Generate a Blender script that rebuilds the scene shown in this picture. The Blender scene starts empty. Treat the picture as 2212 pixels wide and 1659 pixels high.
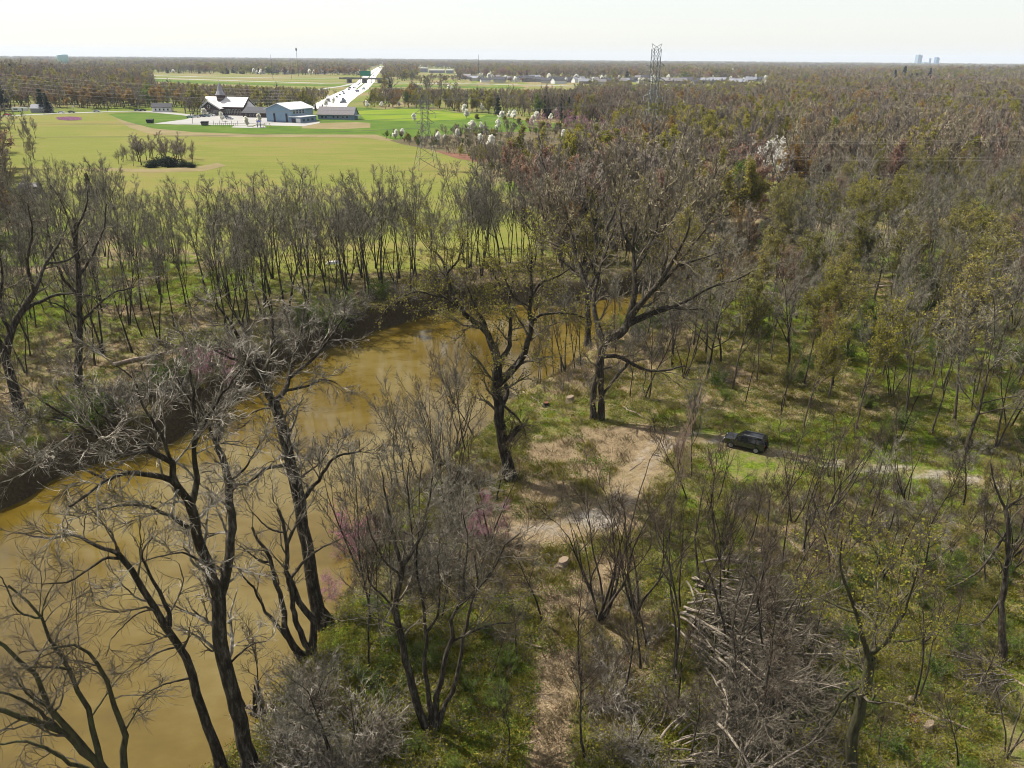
import bpy, bmesh, math, random
import numpy as np
from mathutils import Vector, Matrix

# ---------------------------------------------------------------- camera, sky, sun, exposure
SC = bpy.context.scene
COL = SC.collection
CAM_Z, KF = 40.0, 1669.8                 # metres above the floor; focal length in units of a 2212-wide picture
PITCH, ROLL = math.radians(22.84), 0.0077
cam_d = bpy.data.cameras.new('camera'); cam = bpy.data.objects.new('camera', cam_d); COL.objects.link(cam)
cam_d.sensor_fit = 'HORIZONTAL'; cam_d.sensor_width = 36.0; cam_d.lens = 36.0 * KF / 2212.0
cam_d.clip_start = 0.5; cam_d.clip_end = 60000.0
_f = Vector((0, math.cos(PITCH), -math.sin(PITCH))); _r0 = Vector((1, 0, 0)); _u0 = Vector((0, math.sin(PITCH), math.cos(PITCH)))
_r = _r0 * math.cos(ROLL) + _u0 * math.sin(ROLL); _u = _u0 * math.cos(ROLL) - _r0 * math.sin(ROLL)
cam.matrix_world = Matrix(((_r.x, _u.x, -_f.x, 0), (_r.y, _u.y, -_f.y, 0), (_r.z, _u.z, -_f.z, CAM_Z), (0, 0, 0, 1)))
SC.camera = cam

HAZE_D = 0.00005
SUN_EL = math.radians(52.0)
SUN_TO = Vector((-0.89, 0.455, 0)).normalized()        # horizontal direction towards the sun: left and ahead
sun_vec = Vector((SUN_TO.x * math.cos(SUN_EL), SUN_TO.y * math.cos(SUN_EL), math.sin(SUN_EL)))
world = bpy.data.worlds.new('World'); SC.world = world; world.use_nodes = True
wn = world.node_tree.nodes; wl = world.node_tree.links
bg = wn['Background']; bg.inputs['Strength'].default_value = 0.078
sky = wn.new('ShaderNodeTexSky'); sky.sky_type = 'NISHITA'; sky.sun_disc = False
sky.sun_elevation = SUN_EL; sky.sun_rotation = math.atan2(SUN_TO.x, SUN_TO.y)
sky.air_density = 1.0; sky.dust_density = 1.0; sky.ozone_density = 1.0; sky.altitude = 100
veil = wn.new('ShaderNodeMix'); veil.data_type = 'RGBA'; veil.inputs[0].default_value = 0.6; veil.inputs[7].default_value = (6.6, 6.5, 6.3, 1)   # thin even veil of high cloud
wl.new(sky.outputs['Color'], veil.inputs[6]); wl.new(veil.outputs[2], bg.inputs['Color'])
sun_d = bpy.data.lights.new('sun', 'SUN'); sun_d.energy = 5.0; sun_d.angle = math.radians(0.5); sun_d.color = (1.0, 0.93, 0.82)
sun = bpy.data.objects.new('sun', sun_d); COL.objects.link(sun); sun.location = (-200, 100, 300)
sun.rotation_euler = sun_vec.to_track_quat('Z', 'Y').to_euler()
SC.view_settings.view_transform = 'Standard'; SC.view_settings.look = 'None'
SC.view_settings.exposure = 1.04; SC.view_settings.gamma = 1.0; SC.view_settings.use_curve_mapping = False
SC.render.engine = 'CYCLES'
SC.cycles.max_bounces = 5; SC.cycles.diffuse_bounces = 1; SC.cycles.glossy_bounces = 2; SC.cycles.transmission_bounces = 3
SC.cycles.filter_width = 1.0; SC.cycles.use_denoising = True; SC.cycles.volume_bounces = 0; SC.cycles.transparent_max_bounces = 4

# ---------------------------------------------------------------- helpers: picture <-> ground
CAM = np.array((0, 0, CAM_Z)); RV = np.array(_r); UV = np.array(_u); FV = np.array(_f)

def ray(px, py):
    return FV + RV * ((px - 1106.0) / KF) + UV * ((829.5 - py) / KF)

def G(px, py, z=0.0):
    """The point on the level z that the picture point shows."""
    d = ray(px, py); t = (z - CAM_Z) / d[2]
    return CAM + d * t

def Gs(pts, z=0.0):
    return np.array([G(a, b, z)[:2] for a, b in pts])

def proj(p):
    v = np.asarray(p, float) - CAM
    w = v @ FV
    return 1106.0 + KF * (v @ RV) / w, 829.5 - KF * (v @ UV) / w, w

def on_plane(px, py, base, off=0.0):
    """The point of the upright plane through base (turned to the viewer, shifted off metres away) that the picture point shows."""
    n = np.array((base[0], base[1], 0.0)); dist = np.linalg.norm(n); n /= dist
    d = ray(px, py); t = (dist + off) / (d @ n)
    return CAM + d * t

def inpoly(x, y, poly):
    x = np.asarray(x, float); y = np.asarray(y, float); c = np.zeros(x.shape, bool)
    P = np.asarray(poly, float); n = len(P); j = n - 1
    for i in range(n):
        xi, yi = P[i]; xj, yj = P[j]
        k = ((yi > y) != (yj > y))
        with np.errstate(divide='ignore', invalid='ignore'):
            c ^= k & (x < (xj - xi) * (y - yi) / (yj - yi + 1e-12) + xi)
        j = i
    return c

def pdist(x, y, line, closed=False):
    x = np.asarray(x, float); y = np.asarray(y, float)
    P = np.asarray(line, float); d = np.full(x.shape, 1e9)
    m = len(P) if closed else len(P) - 1
    for i in range(m):
        a = P[i]; b = P[(i + 1) % len(P)]; ab = b - a; L = ab @ ab + 1e-12
        t = np.clip(((x - a[0]) * ab[0] + (y - a[1]) * ab[1]) / L, 0, 1)
        d = np.minimum(d, np.hypot(x - a[0] - t * ab[0], y - a[1] - t * ab[1]))
    return d

def vnoise(x, y, scale, seed=0):
    """Smooth value noise in 0..1."""
    rs = np.random.RandomState(seed); T = rs.rand(256, 256)
    x = np.asarray(x, float) / scale + 1000; y = np.asarray(y, float) / scale + 1000
    i = np.floor(x).astype(int); j = np.floor(y).astype(int); fx = x - i; fy = y - j
    fx = fx * fx * (3 - 2 * fx); fy = fy * fy * (3 - 2 * fy)
    a = T[i % 256, j % 256]; b = T[(i + 1) % 256, j % 256]; c = T[i % 256, (j + 1) % 256]; d = T[(i + 1) % 256, (j + 1) % 256]
    return (a * (1 - fx) + b * fx) * (1 - fy) + (c * (1 - fx) + d * fx) * fy

# ---------------------------------------------------------------- helpers: objects
def tag(o, label=None, cat=None, group=None, kind=None):
    if label: o['label'] = label
    if cat: o['category'] = cat
    if group: o['group'] = group
    if kind: o['kind'] = kind
    return o

def link(name, me, mat=None, parent=None, loc=None):
    o = bpy.data.objects.new(name, me); COL.objects.link(o)
    if mat is not None and me is not None:
        me.materials.clear()
        for m in (mat if isinstance(mat, (list, tuple)) else [mat]): me.materials.append(m)
    if parent is not None: o.parent = parent
    if loc is not None: o.location = loc
    return o

def thing(name, label, cat, loc=(0, 0, 0), rotz=0.0, group=None, scale=None):
    o = bpy.data.objects.new(name, None); COL.objects.link(o)
    o.empty_display_size = 0.3; o.location = loc; o.rotation_euler = (0, 0, rotz)
    if scale is not None: o.scale = scale if hasattr(scale, '__len__') else (scale,) * 3
    return tag(o, label, cat, group)

def copy_tree(o, parent=None):
    c = o.copy(); COL.objects.link(c)
    if parent is not None: c.parent = parent
    for ch in list(o.children): copy_tree(ch, c)
    return c

class MB:
    """Collects quads and triangles as arrays; mesh() makes one mesh."""
    def __init__(s): s.v = []; s.f = []; s.m = []; s.n = 0
    def add(s, v, f, mi=0):
        v = np.asarray(v, np.float64).reshape(-1, 3); f = np.asarray(f, np.int64)
        s.v.append(v); s.f.append(f + s.n); s.m.append(np.full(len(f), mi)); s.n += len(v)
        return s
    def tubes(s, P, R, S=3, mi=0, cap=False):
        N, K = P.shape[:2]
        if N == 0: return s
        T = np.empty_like(P); T[:, 1:-1] = P[:, 2:] - P[:, :-2]; T[:, 0] = P[:, 1] - P[:, 0]; T[:, -1] = P[:, -1] - P[:, -2]
        T /= np.linalg.norm(T, axis=2, keepdims=True) + 1e-9
        mean = np.abs(P[:, -1] - P[:, 0]); ax = np.eye(3)[np.argmin(mean, axis=1)]
        A = np.cross(T, ax[:, None, :]); A /= np.linalg.norm(A, axis=2, keepdims=True) + 1e-9
        B = np.cross(T, A)
        th = np.arange(S) * 2 * np.pi / S
        ring = P[:, :, None, :] + R[:, :, None, None] * (np.cos(th)[:, None] * A[:, :, None, :] + np.sin(th)[:, None] * B[:, :, None, :])
        idx = np.arange(N * K * S).reshape(N, K, S)
        a = idx[:, :-1]; b = np.roll(a, -1, 2); d = idx[:, 1:]; c = np.roll(d, -1, 2)
        q = np.stack((a, b, c, d), -1).reshape(-1, 4)
        s.add(ring.reshape(-1, 3), q, mi)
        return s
    def quads(s, C, U, V, mi=0):
        """One flat four-sided leaf per centre C with half axes U and V."""
        N = len(C)
        if N == 0: return s
        v = np.stack((C - U, C - V, C + U, C + V), 1).reshape(-1, 3)
        return s.add(v, np.arange(4 * N).reshape(N, 4), mi)
    def box(s, lo, hi, mi=0, M=None):
        x0, y0, z0 = lo; x1, y1, z1 = hi
        v = np.array([(x0, y0, z0), (x1, y0, z0), (x1, y1, z0), (x0, y1, z0), (x0, y0, z1), (x1, y0, z1), (x1, y1, z1), (x0, y1, z1)], float)
        f = np.array([(0, 3, 2, 1), (4, 5, 6, 7), (0, 1, 5, 4), (1, 2, 6, 5), (2, 3, 7, 6), (3, 0, 4, 7)])
        return s.add(v, f, mi)
    def bar(s, a, b, r, S=4, mi=0):
        return s.tubes(np.array([[a, b]], float), np.full((1, 2), r), S, mi)
    def bars(s, ab, r, S=4, mi=0):
        ab = np.asarray(ab, float)
        return s.tubes(ab, np.full((len(ab), 2), r), S, mi)
    def poly(s, faces, mi=0):
        for f in faces: s.add(f, [list(range(len(f)))] if len(f) == 4 else [[0, 1, 2, 2]] if False else [list(range(len(f)))], mi)
        return s
    def mesh(s, name, smooth=False):
        me = bpy.data.meshes.new(name)
        V = np.concatenate(s.v); me.vertices.add(len(V)); me.vertices.foreach_set('co', V.astype(np.float32).ravel())
        loops = np.concatenate([f.ravel() for f in s.f]); tot = np.concatenate([np.full(len(f), f.shape[1]) for f in s.f])
        start = np.concatenate(([0], np.cumsum(tot)[:-1]))
        me.loops.add(len(loops)); me.loops.foreach_set('vertex_index', loops.astype(np.int32))
        me.polygons.add(len(tot)); me.polygons.foreach_set('loop_start', start.astype(np.int32)); me.polygons.foreach_set('loop_total', tot.astype(np.int32))
        me.polygons.foreach_set('material_index', np.concatenate(s.m).astype(np.int32))
        me.polygons.foreach_set('use_smooth', np.full(len(tot), bool(smooth)))
        me.update(calc_edges=True); me.validate()
        return me
    def build(s, name, mat, parent=None, smooth=False, loc=None):
        return link(name, s.mesh(name, smooth), mat, parent, loc)

# ---------------------------------------------------------------- helpers: materials
def new_mat(name, rough=0.8, spec=0.2):
    m = bpy.data.materials.new(name); m.use_nodes = True
    nt = m.node_tree; b = nt.nodes['Principled BSDF']
    b.inputs['Roughness'].default_value = rough; b.inputs['Specular IOR Level'].default_value = spec
    return m, nt, b

def N(nt, typ, **kw):
    n = nt.nodes.new(typ)
    for k, v in kw.items():
        if k.startswith('i_'): n.inputs[k[2:].replace('_', ' ')].default_value = v
        else: setattr(n, k, v)
    return n

def noise(nt, scale, detail=4, rough=0.6, coord='Object', stretch=None):
    tc = N(nt, 'ShaderNodeTexCoord'); src = tc.outputs[coord]
    if coord == 'World':
        pass
    if stretch:
        mp = N(nt, 'ShaderNodeMapping'); mp.inputs['Scale'].default_value = stretch
        nt.links.new(src, mp.inputs['Vector']); src = mp.outputs['Vector']
    n = N(nt, 'ShaderNodeTexNoise'); n.inputs['Scale'].default_value = scale; n.inputs['Detail'].default_value = detail; n.inputs['Roughness'].default_value = rough
    nt.links.new(src, n.inputs['Vector'])
    return n.outputs['Fac']

def ramp(nt, fac, stops, interp='LINEAR'):
    r = N(nt, 'ShaderNodeValToRGB'); r.color_ramp.interpolation = interp
    els = r.color_ramp.elements
    while len(els) < len(stops): els.new(0.5)
    for e, (p, c) in zip(els, stops): e.position = p; e.color = (*c, 1) if len(c) == 3 else c
    nt.links.new(fac, r.inputs['Fac'])
    return r.outputs['Color']

def mixc(nt, fac, a, b, mode='MIX'):
    m = N(nt, 'ShaderNodeMix', data_type='RGBA', blend_type=mode)
    for sock, v in ((m.inputs[0], fac), (m.inputs[6], a), (m.inputs[7], b)):
        if hasattr(v, 'is_output'): nt.links.new(v, sock)
        elif isinstance(v, (tuple, list)): sock.default_value = (*v, 1)
        else: sock.default_value = v
    return m.outputs[2]

def math_(nt, op, a, b=0.0):
    m = N(nt, 'ShaderNodeMath', operation=op)
    for sock, v in ((m.inputs[0], a), (m.inputs[1], b)):
        if hasattr(v, 'is_output'): nt.links.new(v, sock)
        else: sock.default_value = v
    return m.outputs[0]

def bump(nt, b, h, strength=0.4, dist=0.05):
    n = N(nt, 'ShaderNodeBump'); n.inputs['Strength'].default_value = strength; n.inputs['Distance'].default_value = dist
    nt.links.new(h, n.inputs['Height']); nt.links.new(n.outputs['Normal'], b.inputs['Normal'])

def simple(name, col, rough=0.7, var=0.15, scale=3.0, spec=0.2, metal=0.0):
    m, nt, b = new_mat(name, rough, spec)
    f = noise(nt, scale)
    col = tuple(c * 0.75 for c in col)
    lo = tuple(c * (1 - var) for c in col); hi = tuple(min(1, c * (1 + var)) for c in col)
    nt.links.new(ramp(nt, f, [(0.3, lo), (0.7, hi)]), b.inputs['Base Color'])
    b.inputs['Metallic'].default_value = metal
    return m

def rnd(nt):
    return N(nt, 'ShaderNodeObjectInfo').outputs['Random']

def bark(name, stops, scale=5.0, stretch=(1, 1, 0.25), objvar=0.35):
    m, nt, b = new_mat(name, 0.9, 0.1)
    f = noise(nt, scale, 6, 0.7, stretch=stretch)
    c = ramp(nt, f, stops)
    v = math_(nt, 'ADD', math_(nt, 'MULTIPLY', rnd(nt), objvar), 1 - objvar / 2)
    hs = N(nt, 'ShaderNodeHueSaturation'); nt.links.new(c, hs.inputs['Color']); nt.links.new(v, hs.inputs['Value'])
    nt.links.new(hs.outputs['Color'], b.inputs['Base Color'])
    bump(nt, b, f, 1.0, 0.10)
    return m

def dim(stops, k): return [(p, tuple(x * k for x in c)) for p, c in stops]
def leafm(name, stops, trans=0.5, rough=0.6):
    """Leaves: diffuse and translucent, the colour differs from clump to clump and from plant to plant."""
    m, nt, b = new_mat(name, rough, 0.15)
    f = noise(nt, 1.2, 3, 0.7)
    f2 = math_(nt, 'ADD', math_(nt, 'MULTIPLY', f, 0.75), math_(nt, 'MULTIPLY', rnd(nt), 0.45))
    f3 = math_(nt, 'SUBTRACT', f2, 0.1)
    c = ramp(nt, f3, stops if 'blossom' in name else dim(stops, 0.8)); nt.links.new(c, b.inputs['Base Color'])
    tr = N(nt, 'ShaderNodeBsdfTranslucent'); nt.links.new(c, tr.inputs['Color'])
    mx = N(nt, 'ShaderNodeMixShader'); mx.inputs['Fac'].default_value = 0.6 if 'blossom' in name else trans
    nt.links.new(b.outputs['BSDF'], mx.inputs[1]); nt.links.new(tr.outputs['BSDF'], mx.inputs[2])
    nt.links.new(mx.outputs['Shader'], nt.nodes['Material Output'].inputs['Surface'])
    return m

M = {}
M['bark'] = bark('bark', [(0.32, (0.012, 0.0095, 0.007)), (0.5, (0.036, 0.03, 0.023)), (0.62, (0.085, 0.075, 0.06)), (0.78, (0.2, 0.18, 0.15))])
M['bark_grey'] = bark('grey_forest_bark', [(0.3, (0.03, 0.024, 0.018)), (0.55, (0.09, 0.075, 0.058)), (0.8, (0.2, 0.17, 0.135))])
M['bark_moss'] = bark('mossy_bark', [(0.3, (0.02, 0.018, 0.012)), (0.5, (0.055, 0.05, 0.03)), (0.62, (0.06, 0.07, 0.025)), (0.85, (0.15, 0.13, 0.1))])
M['bark_pale'] = bark('pale_bark', [(0.3, (0.10, 0.085, 0.065)), (0.5, (0.3, 0.27, 0.23)), (0.75, (0.62, 0.58, 0.5))], 2.2, (1, 1, 0.6), 0.2)
M['twig_pale'] = bark('pale_twig', [(0.3, (0.03, 0.025, 0.018)), (0.48, (0.10, 0.088, 0.07)), (0.68, (0.42, 0.385, 0.325))], 1.5, (1, 1, 1), 0.25)
M['twig_mid'] = bark('mid_twig', [(0.3, (0.03, 0.025, 0.018)), (0.5, (0.085, 0.074, 0.055)), (0.72, (0.23, 0.2, 0.155))], 1.2, (1, 1, 1), 0.3)
M['twig_dark'] = bark('dark_twig', [(0.3, (0.02, 0.015, 0.011)), (0.5, (0.055, 0.042, 0.03)), (0.75, (0.15, 0.12, 0.085))], 1.5, (1, 1, 1), 0.4)
M['twig'] = bark('brown_twig', [(0.3, (0.045, 0.04, 0.029)), (0.5, (0.13, 0.118, 0.09)), (0.7, (0.32, 0.295, 0.235))], 1.5, (1, 1, 1), 0.5)
m, nt, b = new_mat('far_twig', 0.9, 0.05)
oi = N(nt, 'ShaderNodeObjectInfo'); nl = N(nt, 'ShaderNodeTexNoise'); nl.inputs['Scale'].default_value = 0.012; nl.inputs['Detail'].default_value = 3; nt.links.new(oi.outputs['Location'], nl.inputs['Vector'])
c = ramp(nt, math_(nt, 'ADD', math_(nt, 'MULTIPLY', oi.outputs['Random'], 0.45), math_(nt, 'MULTIPLY', math_(nt, 'SUBTRACT', nl.outputs['Fac'], 0.22), 1.0)), [(0.0, (0.175, 0.158, 0.13)), (0.22, (0.31, 0.28, 0.215)), (0.42, (0.23, 0.195, 0.175)), (0.6, (0.37, 0.325, 0.19)), (0.8, (0.31, 0.24, 0.185)), (1.0, (0.25, 0.25, 0.225))])
nt.links.new(mixc(nt, noise(nt, 0.5, 4, 0.7), mixc(nt, 0.6, c, (0.02, 0.015, 0.012)), mixc(nt, 0.25, c, (0.4, 0.33, 0.26))), b.inputs['Base Color']); M['twig_far'] = m
M['twig_red'] = bark('reddish_twig', [(0.3, (0.17, 0.115, 0.09)), (0.7, (0.32, 0.225, 0.175))], 1.5, (1, 1, 1), 0.4)
M['leaf_yellow'] = leafm('yellow_green_leaf', [(0.2, (0.16, 0.155, 0.02)), (0.5, (0.26, 0.24, 0.03)), (0.8, (0.36, 0.31, 0.05))])
M['leaf_green'] = leafm('fresh_green_leaf', [(0.2, (0.05, 0.095, 0.010)), (0.5, (0.11, 0.175, 0.018)), (0.8, (0.19, 0.25, 0.03))])
M['leaf_orange'] = leafm('orange_bud', [(0.2, (0.2, 0.12, 0.035)), (0.5, (0.29, 0.175, 0.045)), (0.8, (0.36, 0.22, 0.06))])
M['leaf_red'] = leafm('reddish_bud', [(0.2, (0.2, 0.11, 0.08)), (0.5, (0.29, 0.17, 0.12)), (0.8, (0.38, 0.24, 0.18))])
M['leaf_dark'] = leafm('dark_needle', [(0.2, (0.008, 0.017, 0.008)), (0.5, (0.018, 0.034, 0.014)), (0.8, (0.035, 0.055, 0.02))], 0.2)
M['blossom'] = leafm('white_blossom', [(0.2, (0.74, 0.73, 0.62)), (0.5, (0.86, 0.85, 0.77)), (0.8, (0.9, 0.9, 0.86))], 0.35)
M['blossom_pink'] = leafm('pink_blossom', [(0.2, (0.32, 0.09, 0.17)), (0.5, (0.45, 0.15, 0.27)), (0.8, (0.55, 0.25, 0.38))], 0.4)
M['olive'] = leafm('olive_leaf', [(0.2, (0.17, 0.16, 0.03)), (0.5, (0.28, 0.25, 0.05)), (0.8, (0.38, 0.32, 0.08))])

# ================================================================ THE SETTING
WATER_Z = -2.2
RIVER_P = [(-700, 1250), (-300, 1190), (0, 1095), (70, 1055), (150, 1010), (240, 985), (340, 965), (450, 895), (540, 832), (640, 778), (720, 742), (830, 706), (900, 684), (990, 660),
           (1080, 655), (1200, 658), (1330, 640), (1450, 612), (1560, 566), (1650, 512), (1700, 474), (1800, 440), (1860, 446), (1760, 492), (1715, 545), (1600, 594), (1500, 634), (1420, 668), (1360, 705), (1300, 735), (1268, 752), (1250, 772),
           (1200, 812), (1140, 842), (1095, 868), (1060, 915), (1020, 950), (940, 1008), (860, 1068), (800, 1145), (765, 1225), (735, 1295), (700, 1355), (650, 1430), (600, 1500), (540, 1580), (460, 1665),
           (380, 1720), (250, 1790), (0, 1880), (-500, 1960), (-1200, 1900), (-1200, 1400)]
RIVER = Gs(RIVER_P, WATER_Z)

def sdist(x, y):
    d = pdist(x, y, RIVER, True)
    return np.where(inpoly(x, y, RIVER), -d, d)

def height(x, y):
    x = np.asarray(x, float); y = np.asarray(y, float)
    d = sdist(x, y) + (vnoise(x, y, 3.0, 5) - 0.5) * 0.9
    df = pdist(x, y, RIVER[:20]); dn = pdist(x, y, RIVER[24:44]); far = np.clip((dn - df) / 6 + 0.5, 0, 1)     # the outer bank of the bend is cut steep and raised
    t = np.clip((d + 2.0) / (5.2 - 2.9 * far), 0, 1); t = t * t * (3 - 2 * t)
    lev = 1.5 * far * np.clip(d / 1.6, 0, 1) * np.clip((15 - d) / 11, 0, 1)
    return -4.2 + 4.2 * t + lev

def hill(x, y):
    """The wooded rise at the far left and gentler swells farther off."""
    x = np.asarray(x, float); y = np.asarray(y, float)
    u = x / np.maximum(y, 1.0); lf = np.clip((-u - 0.49) / 0.12, 0, 1); rt = np.clip((u - 0.40) / 0.15, 0, 1)
    a = 13.0 * lf * np.exp(-(((x + 760) / 500) ** 2 + ((y - 1120) / 330) ** 2)) + 9.0 * rt * np.exp(-(((x - 1500) / 900) ** 2 + ((y - 2600) / 700) ** 2))
    return a * np.clip((np.hypot(x, y) - 700) / 200, 0, 1)

def hz(x, y): return float(height(np.array([x]), np.array([y]))[0])

# picture outlines of what lies on the flat ground far away
FIELD_P = [(28, 252), (120, 249), (232, 246), (270, 262), (330, 279), (420, 287), (560, 292), (700, 292), (815, 293), (850, 303), (900, 318), (960, 334), (1003, 346), (1010, 362), (1100, 420), (1180, 480), (1150, 560), (900, 590), (620, 590), (470, 560), (330, 520), (120, 470), (60, 420), (0, 400), (0, 262)]
LAWN_P = [(232, 246), (290, 243), (390, 247), (445, 256), (700, 246), (770, 232), (830, 235), (900, 234), (985, 243), (1060, 247), (1120, 258), (1220, 268), (1180, 284), (1040, 286), (900, 296), (850, 303), (815, 293), (700, 292), (560, 292), (420, 287), (330, 279), (270, 262)]
PARK_P = [(331, 267), (400, 258), (436, 248), (546, 247), (590, 258), (640, 266), (692, 262), (690, 266), (655, 273), (560, 270.5), (450, 270), (380, 269)]
ROAD_P = [(-300, 262), (0, 251), (120, 245.5), (230, 241.5), (300, 240.3), (345, 242), (400, 248), (436, 250)]
HIGHWAY_C = [((705, 236), 74), ((720, 222), 62), ((745, 206), 52), ((770, 193), 42), ((790, 177), 33), ((800, 163), 24), ((812, 153), 16), ((826, 143), 6)]
PATH_P = [(2700, 1120), (2300, 1068), (2000, 1022), (1800, 1002), (1650, 974), (1567, 951), (1480, 940), (1420, 962), (1385, 1010), (1340, 1085), (1270, 1128), (1180, 1150), (1060, 1140)]
TRAIL_P = [(1330, 1090), (1250, 1180), (1218, 1260), (1205, 1380), (1195, 1520), (1185, 1700), (1180, 1900)]
PATH = Gs(PATH_P); TRAIL = Gs(TRAIL_P)

def grid_axis(lo, hi, step, far, n):
    core = np.arange(lo, hi + 1e-6, step)
    g = np.concatenate((np.geomspace(step, 300, 24), np.arange(350, 4000, 60.0), np.geomspace(4200, far, 12)))
    return np.concatenate((lo - g[::-1], core, hi + g))
gx = grid_axis(-105, 130, 1.1, 14000, 26); gy = grid_axis(18, 215, 1.1, 16000, 26)
gy = gy[gy > -600]
GX, GY = np.meshgrid(gx, gy); fx_, fy_ = GX.ravel(), GY.ravel()
near = (fx_ > -240) & (fx_ < 260) & (fy_ > -60) & (fy_ < 330)
HZ = np.zeros(len(fx_)); HZ[near] = height(fx_[near], fy_[near])
HZ = np.where(near, HZ, hill(fx_, fy_)); SD = np.full(len(fx_), 99.0); SD[near] = sdist(fx_[near], fy_[near])
ny, nx = GX.shape
ii = np.arange(ny * nx).reshape(ny, nx)
q = np.stack((ii[:-1, :-1], ii[:-1, 1:], ii[1:, 1:], ii[1:, :-1]), -1).reshape(-1, 4)
mb = MB(); mb.add(np.stack((fx_, fy_, HZ), 1), q); gme = mb.mesh('ground', True)
# what covers the ground where: grass, leaf litter, gravel, mud of the banks
w = {}
pd = pdist(fx_, fy_, PATH); td = pdist(fx_, fy_, TRAIL)
clear = Gs([(1130, 1040), (1150, 960), (1280, 930), (1400, 925), (1480, 960), (1430, 1020), (1410, 1130), (1330, 1240), (1230, 1330), (1140, 1240), (1060, 1130)])
cd = np.where(inpoly(fx_, fy_, clear), -1, 1) * pdist(fx_, fy_, clear, True)
grav = np.clip(0.9 - np.abs(pd - 0.8) / 0.8, 0, 0.55)
patch = G(1285, 1122)[:2]; grav = np.maximum(grav, np.clip(1.25 - np.hypot((fx_ - patch[0]) / 3.2, (fy_ - patch[1]) / 2.2), 0, 0.8))
litter = np.clip(0.75 - cd / 7, 0, 1); litter = np.maximum(litter, np.clip(1.3 - td / 1.7, 0, 1)); litter = np.maximum(litter, np.clip(1.0 - pd / 2.4, 0, 0.62))
lowp = vnoise(fx_, fy_, 9, 3) * 0.6 + vnoise(fx_, fy_, 24, 4) * 0.4
litter = np.maximum(litter, np.clip((lowp - 0.56) * 4, 0, 0.8))
gr = np.clip(0.55 + (vnoise(fx_, fy_, 14, 8) - 0.5) * 1.2, 0, 1)
mud = np.clip(1.15 - np.maximum(SD, -3) / 2.6, 0, 1)
dfar_ = np.where(near, pdist(fx_, fy_, RIVER[:20]), 99); dnear_ = np.where(near, pdist(fx_, fy_, RIVER[24:44]), 99)
litter = np.maximum(litter, np.where(dfar_ < dnear_, np.clip((34 - dfar_) / 16, 0, 0.62), 0))
litter = litter * (0.5 + 0.95 * vnoise(fx_, fy_, 4.2, 12)); grav = grav * (0.6 + 0.7 * vnoise(fx_, fy_, 3.0, 13))
for nm, arr in (('gravel', grav), ('litter', litter), ('grass', gr), ('mud', mud)):
    a = gme.attributes.new(nm, 'FLOAT', 'POINT'); a.data.foreach_set('value', arr.astype(np.float32))

m, nt, b = new_mat('forest_floor', 0.95, 0.05)
def attr(nm): return N(nt, 'ShaderNodeAttribute', attribute_name=nm).outputs['Fac']
n_f = noise(nt, 2.6, 6, 0.75); n_m = noise(nt, 0.5, 5, 0.65); n_l = noise(nt, 0.09, 4, 0.6); n_ff = noise(nt, 9.0, 3, 0.8)
leaf = ramp(nt, n_ff, [(0.3, (0.06, 0.042, 0.026)), (0.45, (0.18, 0.14, 0.085)), (0.6, (0.31, 0.245, 0.155)), (0.75, (0.46, 0.375, 0.26))])
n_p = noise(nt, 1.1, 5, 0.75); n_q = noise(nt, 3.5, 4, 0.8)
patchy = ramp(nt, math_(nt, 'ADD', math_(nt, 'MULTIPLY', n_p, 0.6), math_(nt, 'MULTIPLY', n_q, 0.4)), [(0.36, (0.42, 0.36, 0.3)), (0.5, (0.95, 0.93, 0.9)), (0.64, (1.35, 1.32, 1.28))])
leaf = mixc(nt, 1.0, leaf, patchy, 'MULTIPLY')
grass = ramp(nt, n_f, [(0.25, (0.018, 0.034, 0.004)), (0.45, (0.07, 0.115, 0.009)), (0.6, (0.145, 0.18, 0.018)), (0.75, (0.25, 0.235, 0.045))])
tan = ramp(nt, n_ff, [(0.3, (0.07, 0.05, 0.026)), (0.5, (0.2, 0.15, 0.085)), (0.7, (0.34, 0.265, 0.16))])
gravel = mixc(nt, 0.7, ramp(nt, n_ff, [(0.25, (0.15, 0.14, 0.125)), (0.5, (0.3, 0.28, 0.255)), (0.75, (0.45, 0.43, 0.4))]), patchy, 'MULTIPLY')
mud = ramp(nt, n_f, [(0.3, (0.03, 0.024, 0.014)), (0.7, (0.085, 0.065, 0.036))])
base = mixc(nt, n_m, grass, tan)
gfac = N(nt, 'ShaderNodeMapRange'); gfac.inputs['From Min'].default_value = 0.36; gfac.inputs['From Max'].default_value = 0.62
nt.links.new(math_(nt, 'ADD', n_m, math_(nt, 'MULTIPLY', math_(nt, 'SUBTRACT', attr('grass'), 0.5), 0.35)), gfac.inputs['Value'])
base = mixc(nt, gfac.outputs['Result'], tan, grass)
def edge(a_, lo=0.35, hi=0.65, amp=0.7):
    r = N(nt, 'ShaderNodeMapRange'); r.inputs['From Min'].default_value = lo; r.inputs['From Max'].default_value = hi
    nt.links.new(math_(nt, 'ADD', a_, math_(nt, 'MULTIPLY', math_(nt, 'SUBTRACT', n_f, 0.5), amp)), r.inputs['Value'])
    return r.outputs['Result']
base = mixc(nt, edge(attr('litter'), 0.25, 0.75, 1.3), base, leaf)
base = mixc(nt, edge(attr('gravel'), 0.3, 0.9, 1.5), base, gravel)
base = mixc(nt, edge(attr('mud')), base, mud)
base = mixc(nt, 1.0, base, (0.92, 0.92, 0.92), 'MULTIPLY')
nt.links.new(base, b.inputs['Base Color'])
bump(nt, b, math_(nt, 'ADD', n_f, math_(nt, 'MULTIPLY', n_ff, 0.6)), 0.9, 0.22)
M['floor'] = m
tag(link('ground', gme, m), kind='structure')

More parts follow.
